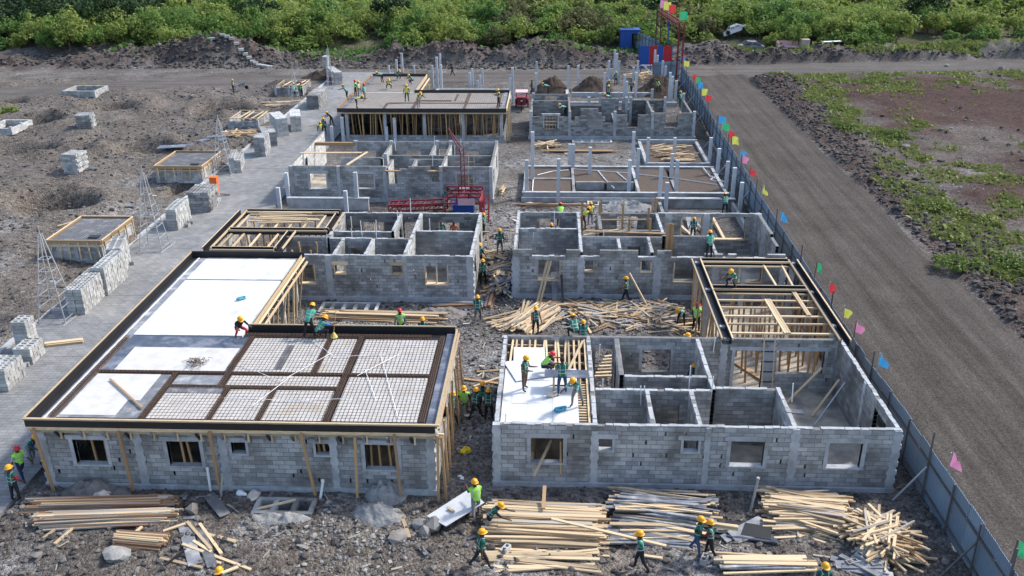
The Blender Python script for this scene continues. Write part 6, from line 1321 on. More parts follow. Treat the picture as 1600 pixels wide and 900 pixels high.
FL = [(1583, 862, 'green'), (1485, 724, 'pink'), (1357, 566, 'blue'), (1336, 514, 'pink'), (1319, 491, 'yellow'), (1293, 453, 'red'), (1268, 421, 'green'), (1220, 342, 'blue'), (1190, 299, 'yellow'), (1169, 268, 'red'), (1155, 249, 'pink'), (1146, 242, 'blue'), (1140, 221, 'yellow'), (1131, 212, 'red'), (1121, 199, 'green'), (1110, 188, 'blue'), (1098, 154, 'red'), (1088, 145, 'yellow'), (1082, 135, 'blue'), (1077, 127, 'green'), (1072, 122, 'red'), (1059, 100, 'yellow'), (1057, 93, 'blue'), (1053, 91, 'red')]
FC = dict(green=(.05, .45, .20), pink=(.72, .27, .46), blue=(.06, .33, .66), yellow=(.66, .68, .12), red=(.66, .06, .07))
FM = {k: leafmat('flag_'+k, [v, v], .35) for k, v in FC.items()}
def flag_cloth(p, m, parent, s, seed, hang):
    r_ = random.Random(seed); b = MB(); nu, nv = 7, 5; w_, h_ = s*.62, s*.62
    for i in range(nu):
        for j in range(nv):
            u = i/(nu-1); v = j/(nv-1); hh = h_*(1-.55*u*hang); x = w_*u*(1-.45*hang)
            b.v.append((p.x+x*.9+.05*math.sin(u*5+v*2+seed), p.y-.25*x+.07*math.sin(u*7+v*3+seed)*u, p.z-(v*hh)-u*w_*.75*hang+.04*math.sin(u*4+seed)))
    b.f = [(i*nv+j, (i+1)*nv+j, (i+1)*nv+j+1, i*nv+j+1) for i in range(nu-1) for j in range(nv-1)]; b.m = [0]*len(b.f); return b.build('cloth', m, parent, smooth=True)
ORD = ['nearest', 'second', 'third', 'fourth', 'fifth', 'sixth', 'seventh', 'eighth']; cnt = {}
for k, (px, py, c) in enumerate(FL):
    # on the fence line: find the y where the pixel ray crosses it
    lo, hi = 15., 106.
    d = (px-800)/F_PX*_r-(py-450)/F_PX*_u+_f
    for _ in range(5): yy = (lo+hi)/2
    best = min((abs(d.x/d.y*y_-fenceX(y_)), y_) for y_ in np.arange(16, 106, .1)); y_ = best[1]; z_ = CAMZ+d.z/d.y*y_
    z_ = max(2.3, min(3.4, z_)); y_ = at(px, py, z_).y; s = .84 if y_ < 60 else 1.0
    cnt[c] = cnt.get(c, 0)+1; i = cnt[c]
    base = Vector((fenceX(min(105.9, y_))-.02, y_, 1.3)); fl = thing('flag', base, '%s pennant on a pole, %s %s one along the site fence from the front' % (c, ORD[i-1], c) if i > 1 else 'nearest %s pennant on a pole at the site fence' % c, 'flag', 'coloured pennants along the site fence')
    top = Vector((base.x+rnd.uniform(-.06, .1), y_, z_+.42)); bar(fl, 'pole', base, top, .035, .035, M['steel' if k % 3 else 'fencepost']); flag_cloth(top+Vector((.02, 0, -.02)), FM[c], fl, s, k, rnd.uniform(.5, 1.0) if k < 12 else rnd.uniform(.1, .35))
# gate pieces, guard hut and gantry at the far end of the fence
def sheet(name, p, q, hh, m, label, cat, post=True):
    p = Vector(p); q = Vector(q); L_ = (q-p).length; n = max(1, int(round(L_/1.0))); me = corr_mesh('panel', L_/n, hh, m, 5); t = thing(name, p, label, cat); ang = math.atan2(q.y-p.y, q.x-p.x)
    for k in range(n):
        a = p.lerp(q, k/n); o = bpy.data.objects.new('panel', me); attach(o, t); o.location = a-p; o.rotation_euler = (0, 0, ang)
        if post: bar(t, 'fence_post', a+Vector((0, -.06, 0)), a+Vector((0, -.06, hh)), .06, .06, M['fencepost'])
    for z in (.4, hh-.4): bar(t, 'rail', p+Vector((0, -.05, z)), q+Vector((0, -.05, z)), .05, .05, M['fencepost'])
    return t
sheet('fence_return', (11.6, 105.6, 0), (14.7, 106.2, 0), 2.0, M['fence'], 'short sheet metal fence return behind the far posts', 'fence')
sheet('far_fence', (9.9, 128.5, .8), (13.6, 118.5, .3), 2.2, M['fence'], 'sheet metal fence run beyond the cross road beside the blue hut', 'fence')
t = thing('site_gate', (10.8, 111.5, 0), 'blue and red striped sheet metal gate standing at the cross road', 'gate')
for k, (x0, x1, m) in enumerate([(10.8, 12.0, 'navy'), (12.02, 12.95, 'redsheet'), (12.97, 13.7, 'navy'), (13.72, 14.7, 'redsheet')]): b = MB(); b.box(x0, x1, 114.3, 114.36, .1, 2.5); b.build('gate_panel', M[m], t)
for x in (10.75, 14.75): bar(t, 'gate_post', (x, 114.3, 0), (x, 114.3, 2.7), .1, .1, M['navy'])
t = thing('barrier', (11, 110.8, 0), 'small blue and white road barrier beside the gate', 'barrier')
for x in (10.6, 11.7): bar(t, 'leg', (x, 109.5, 0), (x, 109.5, 1.1), .09, .09, M['navy'])
bar(t, 'rail', (10.5, 109.5, 1.0), (11.9, 109.5, 1.0), .08, .12, M['pvc']); bar(t, 'strut', (11.0, 109.4, .9), (11.9, 109.2, .1), .08, .1, M['pvc'])
q = at(985, 84); q.z = 1.0; t = thing('guard_hut', q, 'blue sheet metal guard hut with an open door by the far bank', 'hut')
b = MB(); x0, x1, y0, y1, z0, z1 = q.x-1.4, q.x+1.1, q.y, q.y+2.2, .6, 3.0
b.box(x0, x0+.06, y0, y1, z0, z1); b.box(x1-.06, x1, y0, y1, z0, z1); b.box(x0+.06, x1-.06, y1-.06, y1, z0, z1); b.box(x0+.06, x0+1.5, y0, y0+.06, z0, z1); b.box(x0+2.3, x1-.06, y0, y0+.06, z0, z1); b.box(x0+1.5, x0+2.3, y0, y0+.06, z0+2.0, z1); b.build('wall', M['navy'], t)
b = MB(); b.box(x0-.1, x1+.1, y0-.15, y1+.1, z1+.002, z1+.12); b.build('roof', M['navy'], t); b = MB(); b.box(x0, x1, y0, y1, z0-.6, z0); b.build('floor', M['black'], t)
t = thing('gantry', (13.9, 112, 0), 'tall rusty steel entrance gantry topped by four small flags', 'gantry')
g0, g1 = Vector((13.2, 118.5, 0)), Vector((14.2, 104.8, 0)); ZT = 6.35
for g in (g0, g1):
    for dx, dy in ((0, 0), (.55, 0), (0, .55), (.55, .55)): bar(t, 'tower_leg', g+Vector((dx, dy, 0)), g+Vector((dx, dy, ZT)), .1, .1, M['red' if g is g1 else 'rebar'])
    for k in range(9):
        z = .5+k*.68; bar(t, 'tower_lace', g+Vector((0, 0, z)), g+Vector((.55, 0, z+.4)), .05, .05, M['rebar']); bar(t, 'tower_lace', g+Vector((0, .55, z)), g+Vector((0, 0, z+.4)), .05, .05, M['rebar'])
for dx in (0, .5):
    for z in (ZT-.5, ZT): bar(t, 'top_beam', g0+Vector((dx, 0, z)), g1+Vector((dx, .5, z)), .09, .09, M['red'])
for k in range(16): a = g0.lerp(g1, k/16); c = g0.lerp(g1, (k+1)/16); bar(t, 'beam_lace', a+Vector((0, 0, ZT-.5)), c+Vector((0, 0, ZT)), .05, .05, M['rebar']); bar(t, 'beam_lace', a+Vector((0, 0, ZT)), a+Vector((.5, 0, ZT)), .05, .05, M['rebar'])
bar(t, 'tower_leg', g0+Vector((1.0, -4, 0)), g0+Vector((1.0, -4, ZT-.3)), .14, .14, M['navy'])
for k, (f, c) in enumerate(((.02, 'pink'), (.18, 'yellow'), (.42, 'red'), (.9, 'green'))):
    a = g0.lerp(g1, f)+Vector((.25, 0, ZT)); fl = thing('flag', a, '%s flag on top of the entrance gantry' % c, 'flag', 'flags on the entrance gantry'); bar(fl, 'pole', a, a+Vector((0, 0, 1.15)), .04, .04, M['steel']); flag_cloth(a+Vector((.02, 0, 1.13)), FM[c], fl, 1.5, 40+k, .08)
# ------------------------------------------------------------------ soil heaps
def heap(cx, cy, rx, ry, hh, m, label, cat='soil heap', name='soil_heap', seed=1, lump=.35):
    n = 44; k = np.linspace(-1.25, 1.25, n); X, Y = np.meshgrid(k, k); r2 = X*X+Y*Y; gx = cx+X*rx; gy = cy+Y*ry
    base = G(gx, gy)
    z = hh*np.exp(-r2*1.6)*(1+lump*2*(fbm(gx*2.2, gy*2.2, seed, 4)-.47)+lump*1.4*(fbm(gx*7, gy*7, seed+5, 3)-.45))+base-.02-.25*np.clip(r2-.9, 0, 1)
    V = np.stack([gx.ravel()-cx, gy.ravel()-cy, z.ravel()], 1); i = np.arange(n*n).reshape(n, n)
    o = bpy.data.objects.new(name, npmesh(name, V, np.stack([i[:-1, :-1], i[:-1, 1:], i[1:, 1:], i[1:, :-1]], -1).reshape(-1, 4), m, smooth=True)); C.objects.link(o); o.location = (cx, cy, 0); return tag(o, label, cat)
for px, py, rx, ry, hh, lab in ((862, 143, 2.0, 2.0, 1.5, 'dark soil heap left in the far right footing'), (926, 141, 1.9, 2.0, 1.5, 'middle dark soil heap behind the stepped house'), (1030, 146, 2.2, 2.2, 1.8, 'right dark soil heap beside the fence'), (505, 122, 2.4, 1.6, 1.0, 'brown soil heap near the red drum')): p = at(px, py); heap(p.x, p.y, rx, ry, hh, M['soil'], lab, seed=px)
for px, py, rx, ry, hh, lab in ((592, 800, .9, .55, .42, 'pale heap of mortar and broken blocks before the front left house'), (605, 772, .7, .5, .7, 'steep grey dust heap against the front left house wall'), (440, 812, 1.0, .4, .25, 'small pale cement spill before the concrete tank'), (690, 490, 1.3, .7, .35, 'pale rubble heap behind the mesh deck corner'), (985, 325, 1.8, .9, .5, 'pale broken concrete heap behind the second right house'), (150, 770, 1.2, .5, .5, 'grey gravel heap against the front left house corner'), (660, 318, 2.4, .8, .5, 'grey rubble heap before the third left house')): p = at(px, py); heap(p.x, p.y, rx, ry, hh, M['powder'] if 'gravel' not in lab and 'rubble' not in lab else M['rock'], lab, 'rubble heap', 'rubble_heap', px, .8)
# white pipes stuck in the ground before the front left house
for k, (px, py, h_) in enumerate([(329, 768, .9), (345, 775, .85), (500, 780, .7), (1172, 800, 1.3)]):
    p = at(px, py); b = MB(); b.tube([(p.x, p.y, -.05), (p.x+(.15 if k else 0), p.y+.05, h_)], .045, 6); t = thing('drain_pipe', p, ['upright white drain pipe beside the second window of the front left house', 'grey drain pipe leaning next to the upright white one', 'thin drain pipe behind the concrete tank', 'grey pipe standing before the fourth window of the front right house'][k], 'pipe'); b.build('pipe', M['pvc' if k in (0, 2) else 'steel'], t); b = MB(); b.tube([(p.x+(.15 if k else 0), p.y+.05, h_+.002), (p.x+(.15 if k else 0), p.y+.05, h_+.08)], .06, 6); b.build('pipe_socket', M['pvc' if k in (0, 2) else 'steel'], t)
for k, (px, py, m, lab) in enumerate([(150, 740, 'sack', 'beige sack slumped at the house corner, upper of three'), (133, 762, 'sack', 'beige sack slumped at the house corner, middle of three'), (155, 775, 'sack', 'long beige sack at the house corner, lowest of three'), (727, 706, 'yellowbag', 'crumpled yellow bag on the alley floor'), (720, 745, 'pvc', 'torn white plastic bag on the alley floor'), (826, 320, 'sack', 'pale sack heap at the end of the brown planks'), (396, 777, 'sack', 'small pale sack at the left end of the concrete tank'), (378, 773, 'pvc', 'white bucket shaped bag by the concrete tank'), (385, 247, 'tarp', 'blue white plastic wrap behind the narrow block stack'), (182, 870, 'powder', 'big pale lump of set cement on the rubble')]):
    p = at(px, py); p.z = gz(p.x, p.y); s = {0: .3, 1: .26, 2: .34, 3: .17, 4: .12, 7: .16}.get(k, .24) if k != 9 else .4; bm = bmesh.new(); bmesh.ops.create_icosphere(bm, subdivisions=2, radius=1)
    for v in bm.verts: d = v.co.copy(); q = 1+.9*(vnoise(np.array([d.x*2+k*7+9]), np.array([d.y*2+d.z*3+20]), k)[0]-.5); v.co = Vector((d.x*s*q*1.25, d.y*s*q*.9, d.z*s*q*.6+s*.25))
    me = bpy.data.meshes.new('sack'); bm.to_mesh(me); bm.free(); me.materials.append(M[m]); o = bpy.data.objects.new('sack' if k != 9 else 'cement_lump', me); C.objects.link(o); o.location = p; o.rotation_euler = (0, 0, k*1.3); tag(o, lab, 'sack' if k != 9 else 'lump')
# ------------------------------------------------------------------ boulders and rubble
def rocks(name, P, S, m, kind='stuff', seed=3):
    ico = np.array([(0, 0, -1), (.724, -.526, -.447), (-.276, -.851, -.447), (-.894, 0, -.447), (-.276, .851, -.447), (.724, .526, -.447), (.276, -.851, .447), (-.724, -.526, .447), (-.724, .526, .447), (.276, .851, .447), (.894, 0, .447), (0, 0, 1)])
    fi = np.array([(0, 2, 1), (0, 3, 2), (0, 4, 3), (0, 5, 4), (0, 1, 5), (1, 2, 6), (2, 3, 7), (3, 4, 8), (4, 5, 9), (5, 1, 10), (1, 6, 10), (2, 7, 6), (3, 8, 7), (4, 9, 8), (5, 10, 9), (6, 11, 10), (6, 7, 11), (7, 8, 11), (8, 9, 11), (9, 10, 11)])
    g = np.random.default_rng(seed); n = len(P); jit = g.uniform(.68, 1.25, (n, 12, 1)); sc = g.uniform(.6, 1.2, (n, 1, 3))*np.array([1, 1, .75]); a = g.uniform(0, 6.28, n); V = ico[None]*jit*sc*S[:, None, None]
    x = V[..., 0]*np.cos(a)[:, None]-V[..., 1]*np.sin(a)[:, None]; y = V[..., 0]*np.sin(a)[:, None]+V[..., 1]*np.cos(a)[:, None]; V = np.stack([x, y, V[..., 2]], -1)+P[:, None, :]
    Fq = (fi[None]+(np.arange(n)*12)[:, None, None]).reshape(-1, 3); o = bpy.data.objects.new(name, npmesh(name, V.reshape(-1, 3), Fq, m)); C.objects.link(o)
    if kind: o['kind'] = kind
    return o
def scatter(n, x0, x1, y0, y1, smin, smax, dens, pw=2.2):
    x = NP.uniform(x0, x1, n); y = NP.uniform(y0, y1, n); k = NP.random(n) < dens(x, y); x, y = x[k], y[k]
    z, rd, *_ = G(x, y, True); inn = np.zeros(len(x), bool)
    for a, b_, c, d in FOOT: inn |= (x > a) & (x < b_) & (y > c) & (y < d)
    q = (rd < .3) & ~inn; x, y, z = x[q], y[q], z[q]; s = smin+(smax-smin)*NP.random(len(x))**pw*1.0
    return np.stack([x, y, z+s*.15], 1), s
sets = [scatter(7500, -19, 13, 19, 27, .02, .16, lambda x, y: .45+.9*fbm(x*.5, y*.5, 4, 3), 3), scatter(9000, -4.2, 13, 27, 62, .02, .13, lambda x, y: .4+.9*fbm(x*.5, y*.5, 4, 3), 3), scatter(5000, -13, 13, 34, 44, .02, .15, lambda x, y: .8+0*x, 3),
    scatter(34000, -62, -25.6, 28, 106, .025, .2, lambda x, y: fbm(x*.3, y*.3, 8, 3)*1.3-.15, 4), scatter(12000, 22.3, 28, 28, 106, .03, .24, lambda x, y: .9-.1*(x-22), 3), scatter(5000, 27, 62, 35, 112, .03, .3, lambda x, y: np.clip(fbm(x*.25, y*.25, 31, 3)*3-1.3, 0, 1), 4),
    scatter(13000, -70, 66, 112.5, 121, .05, .34, lambda x, y: .85+0*x, 3), scatter(500, -50, -36, 113, 120, .08, .4, lambda x, y: 1+0*x, 3)]
dk = sets[4:]; sets = sets[:4]
rocks('rubble', np.concatenate([s[0] for s in sets]), np.concatenate([s[1] for s in sets]), M['rock'])
rocks('dark_rubble', np.concatenate([s[0] for s in dk]), np.concatenate([s[1] for s in dk]), M['rock_dark'])
pp = [scatter(230, p.x-w_, p.x+w_, p.y-w_*.6, p.y+w_*.6, .025, .1, lambda x, y: 1+0*x, 2) for p, w_ in ((at(580, 820), 1.8), (at(440, 830), 1.6), (at(690, 492), 1.6), (at(985, 330), 2.0), (at(560, 860), 2.0), (at(30, 790), 1.0), (at(655, 318), 2.2), (at(720, 690), 1.6), (at(345, 225), 3), (at(1430, 300), 3), (at(1490, 290), 2.5), (at(1170, 70), 4), (at(940, 600), 1))]+[scatter(1500, -60, -25.8, 30, 104, .03, .1, lambda x, y: fbm(x*.2, y*.2, 66, 3)*1.6-.4, 3), scatter(1200, -60, 60, 112.5, 120, .05, .22, lambda x, y: .6+0*x, 3), scatter(500, 22.5, 40, 40, 108, .04, .18, lambda x, y: .5+0*x, 3)]
rocks('mortar_rubble', np.concatenate([s[0] for s in pp]), np.concatenate([s[1] for s in pp]), M['rock_pale'], seed=9)
BO = [(826, 838), (838, 843), (825, 846), (818, 620), (828, 825), (850, 828), (700, 838), (305, 795), (640, 782)]
for k, (px, py, s, lab) in enumerate([(656, 815, .42, 'large pale boulder, left of the pair under the white board'), (678, 820, .46, 'large pale boulder touching the corner of the white board'), (662, 832, .38, 'grey boulder in front of the pair under the white board'), (622, 838, .36, 'brownish boulder on the rubble before the alley'), (303, 802, .36, 'grey boulder behind the short batten bundle'), (490, 838, .2, 'small pale stone near the mortar heap'), (470, 850, .2, 'small brown stone near the bottom rubble'), (1357, 872, .42, 'pale concrete lump under the tangled offcuts'), (60, 870, .2, 'grey stone in the lower left rubble'), (20, 700, .18, 'grey stone at the left road edge'), (1345, 362, .09, 'tiny pale stone alone on the haul road'), (1415, 232, .4, 'grey stone on the red field'), (1292, 64, .4, 'pale stone on the far bank'), (1480, 104, .5, 'round pale boulder beside the cross road'), (1565, 108, .5, 'dark boulder beside the cross road'), (105, 310, .2, 'grey stone beside the open earth pit'), (303, 157, .45, 'dark boulder alone on the far left ground')]):
    p = at(px, py); z = gz(p.x, p.y); o = rocks('boulder', np.array([[0, 0, s*.3]]), np.array([s]), M['rock_pale' if 'pale' in lab else 'rock'], None, 50+k); o.location = (p.x, p.y, z); tag(o, lab, 'boulder')
# the mound's pale stair of slabs
t = thing('slab_path', (-42, 116, 3), 'pale slab platform and steps running down the far earth mound', 'steps')
p0 = Vector((-43.2, 117.6, gz(-43.2, 117.6)+.12)); b = MB(); b.box(p0.x-1.3, p0.x+1.3, p0.y-.7, p0.y+.6, p0.z-.15, p0.z+.05); b.build('platform', M['block_pale'], t)
for k in range(14):
    f = k/13; x = -41.6+7.2*f+.4*math.sin(f*4); y = 117.2-4.2*f; boxo(t, 'step', x-.32, x+.32, y-.2, y+.2, gz(x, y)-.05, gz(x, y)+.28, M['block_pale'], rz=.3)
b = MB(); b2 = MB(); b3 = MB()
for (x0, x1, y0, y1, n) in ((-3.4, -2.0, 27, 62, 120), (-12, 12, 35, 43.5, 130), (-12, 12, 51.5, 60, 90), (-34, -26, 60, 100, 120), (-18, 12.5, 20, 26.5, 120), (-12, 6, 68, 76, 60), (-60, -26, 40, 104, 120), (12.4, 13.1, 22, 100, 40)):
    for k in range(n):
        x, y = rnd.uniform(x0, x1), rnd.uniform(y0, y1)
        if any(a < x < c and d < y < e for a, c, d, e in FOOT): continue
        z = gz(x, y)+rnd.uniform(.02, .06); a = rnd.uniform(0, 3.14); L_ = rnd.uniform(.12, .55); d = Vector((math.cos(a), math.sin(a), rnd.uniform(-.1, .1)))*L_/2; c = Vector((x, y, z)); q = rnd.random()
        (b if q < .6 else b2 if q < .93 else b3).beam(c-d, c+d, rnd.uniform(.03, .16 if q > .55 else .08), .025)
for q, nm, m in ((b, 'wood_scraps', 'wood_grey'), (b2, 'board_scraps', 'film_grey'), (b3, 'plastic_scraps', 'sack')): tag(q.build(nm, M[m], None), kind='stuff')
# ------------------------------------------------------------------ scrap on the far bank
p = at(818, 76); z = gz(p.x, p.y)+.35; t = thing('scrap_tyres', (p.x, p.y, z), 'old black tyres dumped on the far bank', 'tyre')
def tyre(parent, c, r, tilt):
    b = MB(); n, mm = 18, 8
    for i in range(n):
        a = 2*math.pi*i/n
        for j in range(mm): q = 2*math.pi*j/mm; rr = r+r*.32*math.cos(q); v = Vector((rr*math.cos(a), r*.3*math.sin(q), rr*math.sin(a))); v.rotate(Quaternion((1, 0, 0), tilt)); b.v.append(tuple(c+v))
    b.f = [(i*mm+j, ((i+1) % n)*mm+j, ((i+1) % n)*mm+(j+1) % mm, i*mm+(j+1) % mm) for i in range(n) for j in range(mm)]; b.m = [0]*len(b.f); return b.build('tyre', M['rubber'], parent, smooth=True)
tyre(t, Vector((p.x, p.y, z+.5)), .65, -.5); tyre(t, Vector((p.x+1.2, p.y+.8, z+.7)), .7, 1.1); tyre(t, Vector((p.x-1.0, p.y+.9, z+.5)), .7, 1.3); tyre(t, Vector((p.x+2.7, p.y, z+.3)), .5, .3)
p = at(1148, 56, 1.2); z = gz(p.x, p.y); t = thing('wrecked_car', (p.x, p.y, z), 'white burnt out car shell tipped on the far rubbish bank', 'car'); b = MB()
def shell(c, s, m, parent, tilt):
    prof = [(-2.0, .3), (-1.9, .75), (-1.1, .9), (-.5, 1.4), (.8, 1.42), (1.5, .95), (2.0, .85), (2.05, .3)]; b = MB(); n = len(prof)
    for yy in (-.75, .75):
        for x, zz in prof: v = Vector((x*s, yy*s, zz*s)); v.rotate(Quaternion((0, 1, 0), tilt)); b.v.append(tuple(c+v))
    b.f = [(i, i+1, n+i+1, n+i) for i in range(n-1) if i not in (2, 4)]+[(n-1, 0, n, 2*n-1)]; b.m = [0]*len(b.f); b.build('body', m, parent)
    for sgn, o in ((-1, 0), (1, n)):
        for (i, j) in ((2, 3), (3, 4), (4, 5)): bar(parent, 'pillar', b.v[o+i], b.v[o+j], .12, .1, m)
        mid = (Vector(b.v[o+3])+Vector(b.v[o+4]))/2; lo = (Vector(b.v[o])+Vector(b.v[o+n-1]))/2+Vector((0, 0, .5)); bar(parent, 'pillar', mid, lo, .12, .1, m)
        a = [b.v[o], b.v[o+1], b.v[o+2], b.v[o+5], b.v[o+6], b.v[o+7]]; sb = MB(); sb.add(a, [(0, 1, 2, 3, 4, 5)]); sb.add([(v[0], v[1]-sgn*.03, v[2]) for v in a], [(5, 4, 3, 2, 1, 0)]); sb.build('side_panel', m, parent)
shell(Vector((p.x, p.y, z+.5)), .8, M['carwhite'], t, -.35)
for k in range(2): c = Vector((p.x-1.1+2.2*k, p.y-.75, z+.7+.55*(k))); b = MB(); b.tube([(c.x, c.y-.03, c.z), (c.x, c.y+.1, c.z)], .3, 12); b.build('wheel_arch', M['rubber'], t)
p = at(1172, 70, 1.0); z = gz(p.x, p.y); t = thing('wrecked_car', (p.x, p.y, z), 'grey flattened car wreck half buried in the far rubbish bank', 'car'); shell(Vector((p.x, p.y, z-.2)), .9, M['film_grey'], t, .05)
p = at(1238, 70, 1.0); z = gz(p.x, p.y); t = thing('wrecked_truck', (p.x, p.y, z), 'rusty pink truck wreck on the far rubbish bank', 'truck')
b = MB(); b.box(p.x-2.0, p.x+.9, p.y-.8, p.y+.8, z+.5, z+.62); b.box(p.x-2, p.x-1.9, p.y-.8, p.y+.8, z+.62, z+1.1); b.box(p.x-1.9, p.x+.9, p.y+.7, p.y+.8, z+.62, z+1.2); b.build('cargo_bed', M['pink'], t); b = MB(); b.prism([(p.x+1, p.y-.75), (p.x+2.1, p.y-.7), (p.x+2.2, p.y+.7), (p.x+1, p.y+.75)], z+.4, z+1.5); b.build('cab', M['hutwall'], t)
for dx in (-1.3, 1.6): wheel(t, Vector((p.x+dx, p.y-.8, z+.35)), .38, .2)
p = at(1300, 76, 1.0); z = gz(p.x, p.y); loose('sheet', Vector((p.x-1.2, p.y, z+.3)), Vector((p.x+1.0, p.y, z+.4)), .8, .03, 'pvc', 'white metal sheet lying at the far tree line', 'sheet')
p = at(1446, 62); z = gz(p.x, p.y); t = thing('ruined_hut', (p.x, p.y, z), 'small beige hut corner under a round dark tree', 'hut'); b = MB(); b.box(p.x-1.6, p.x+1.4, p.y, p.y+2.4, z-.2, z+2.3); b.build('wall', M['hutwall'], t); b = MB(); b.box(p.x-1.75, p.x+1.55, p.y-.15, p.y+2.55, z+2.302, z+2.42); b.build('roof', M['hutwall'], t); b = MB(); b.box(p.x-.9, p.x-.2, p.y-.03, p.y, z, z+1.7); b.build('door', M['wood_old'], t)
p = at(1592, 42); z = gz(p.x, p.y); t = thing('stone_ruin', (p.x, p.y, z), 'dark concrete stump on the cleared slope at the upper right', 'ruin'); b = MB(); b.prism([(p.x-1.3, p.y-.8), (p.x+1.2, p.y-.7), (p.x+1.0, p.y+.9), (p.x-1.1, p.y+.8)], z-.2, z+1.4); b.build('stump', M['film_grey'], t); b = MB(); b.box(p.x-1.6, p.x+1.6, p.y-1.0, p.y+1.1, z-.3, z+.3); b.build('plinth', M['concrete'], t)
# ------------------------------------------------------------------ plants
def crown(seed, n, rx, rz, size, base=0.0, clumps=16, low=0.15):
    g = np.random.default_rng(seed); cl = g.normal(size=(clumps, 3)); cl /= np.linalg.norm(cl, axis=1)[:, None]; cl[:, 2] = np.abs(cl[:, 2])*1.0-low; cl *= g.uniform(.4, 1.08, (clumps, 1)); cr = g.uniform(.12, .36, clumps)
    k = g.integers(0, clumps, n); d = g.normal(size=(n, 3)); d /= np.linalg.norm(d, axis=1)[:, None]; P = cl[k]+d*(cr[k]*g.uniform(.55, 1.05, n)**.5)[:, None]
    P = P*np.array([rx, rx, rz])+np.array([0, 0, base]); nrm = d*.6+g.normal(size=(n, 3))*.5+np.array([0, 0, .45]); nrm /= np.linalg.norm(nrm, axis=1)[:, None]
    a = np.cross(nrm, g.normal(size=(n, 3))); a /= np.linalg.norm(a, axis=1)[:, None]; b_ = np.cross(nrm, a); s = size*g.uniform(.6, 1.35, (n, 1)); a *= s; b_ *= s*.55
    V = np.stack([P-a, P-b_*.9+nrm*s*.12, P+a, P+b_*.9+nrm*s*.12], 1); return V          # (n,4,3)
def leafmesh(name, V, m): n = len(V); return npmesh(name, V.reshape(-1, 3), np.arange(n*4).reshape(n, 4), m)
def trunkmesh(seed, hh):
    r_ = random.Random(seed); b = MB(); b.tube([(0, 0, -.3), (r_.uniform(-.1, .1), 0, hh*.4), (r_.uniform(-.2, .2), r_.uniform(-.2, .2), hh*.75)], [.13, .10, .06], 6)
    for k in range(5): a = r_.uniform(0, 6.28); z = hh*r_.uniform(.3, .65); b.tube([(0, 0, z), (math.cos(a)*hh*.2, math.sin(a)*hh*.2, z+hh*.15), (math.cos(a)*hh*.34, math.sin(a)*hh*.34, z+hh*.32)], [.06, .045, .02], 5)
    return b.mesh('trunk', M['bark'])
KIND = [('bushy_tree', 'mid green bushy tree in the thicket beyond the far bank', 'leaf', 3.0, 2.7, 3.2), ('bushy_tree', 'yellow green spreading tree in the thicket beyond the far bank', 'leaf', 3.4, 2.3, 3.0), ('slender_tree', 'tall loose crowned tree in the thicket beyond the far bank', 'leaf', 2.4, 3.2, 3.8), ('shrub', 'low rounded shrub at the foot of the thicket', 'leaf', 1.9, 1.6, 1.4), ('olive_tree', 'dull olive tree standing in the thicket beyond the far bank', 'leaf_olive', 2.6, 2.4, 3.0), ('dark_tree', 'dark dense evergreen tree in the thicket', 'leaf_dark', 3.6, 3.4, 4.2)]
TM = []
for k, (nm, lab, m, rx, rz, bh) in enumerate(KIND): TM.append([(leafmesh('crown', crown(100+k*5+j, 1500 if k != 3 else 800, rx, rz, .235 if k != 5 else .28, bh*.62, 34+6*j), M[m]), trunkmesh(k*3+j, bh)) for j in range(3)])
def tree(x, y, k, s, lab=None, grp=None, cat=None):
    nm, l0, m, rx, rz, bh = KIND[k]; z = gz(x, y)
    where = next(w_ for lim, w_ in ((-58, 'at the far left'), (-46, 'left of the earth mound'), (-33, 'behind the earth mound'), (-22, 'right of the earth mound'), (-10, 'behind the farthest roof deck'), (3, 'behind the far posts'), (11, 'behind the dumped tyres'), (20, 'behind the blue hut'), (33, 'around the white car shell'), (48, 'behind the truck wreck'), (999, 'near the beige hut')) if x < lim)
    l0 = l0.replace(' beyond the far bank', '')+' '+where+(', front row' if y < edge(x)+3.5 else ', second row' if y < edge(x)+8 else ', further back')
    t = thing(nm, (x, y, z), lab or l0, cat or ('shrub' if k == 3 else 'tree'), grp or 'trees and shrubs of the thicket beyond the far bank'); c, tr = TM[k][rnd.randrange(3)]; a = rnd.uniform(0, 6.28)
    for q, me in (('crown', c), ('trunk', tr)): o = bpy.data.objects.new(q, me); attach(o, t); o.rotation_euler = (0, 0, a); o.scale = (s, s, s*rnd.uniform(.85, 1.15))
def edge(x):       # where the thicket starts
    e = 124.5+2.2*math.sin(x*.13)+1.5*math.sin(x*.41)
    if -27 < x < -20: e += 6*(1-abs(x+23.5)/3.5)
    if x < -46: e -= min(3, (-46-x)*.3)
    if -44 < x < -30: e -= 1.0
    if x > 16: e += 3.0
    return e
KEEP = [(*at(px, py, 1.0).xy, w_) for px, py, w_ in ((1148, 58, 3.2), (1172, 72, 3), (1238, 72, 3.4), (1446, 62, 3.0), (1300, 78, 2.5), (818, 78, 3), (985, 84, 3.0), (1592, 42, 4))]
spots = []; tries = 0
cell = {}
def okspot(x, y, d):
    i, j = int(x//3), int(y//3)
    for a in (-1, 0, 1):
        for c in (-1, 0, 1):
            for (u, v) in cell.get((i+a, j+c), ()):
                if (u-x)**2+(v-y)**2 < d*d: return False
    cell.setdefault((i, j), []).append((x, y)); return True
while len(spots) < 2600 and tries < 90000:
    tries += 1; y = 121+rnd.random()**1.25*105; x = rnd.uniform(-1, 1)*(y*.62+12)+y*.02
    if y < edge(x): continue
    if 42 < x and 128 < y < 158 and x > 46: 
        if rnd.random() < .9: continue
    if any(abs(x-a-(y-c)*.0) < w_ and c-6 < y < c+2.5 for a, c, w_ in KEEP): continue
    if okspot(x, y, 2.2): spots.append((x, y))
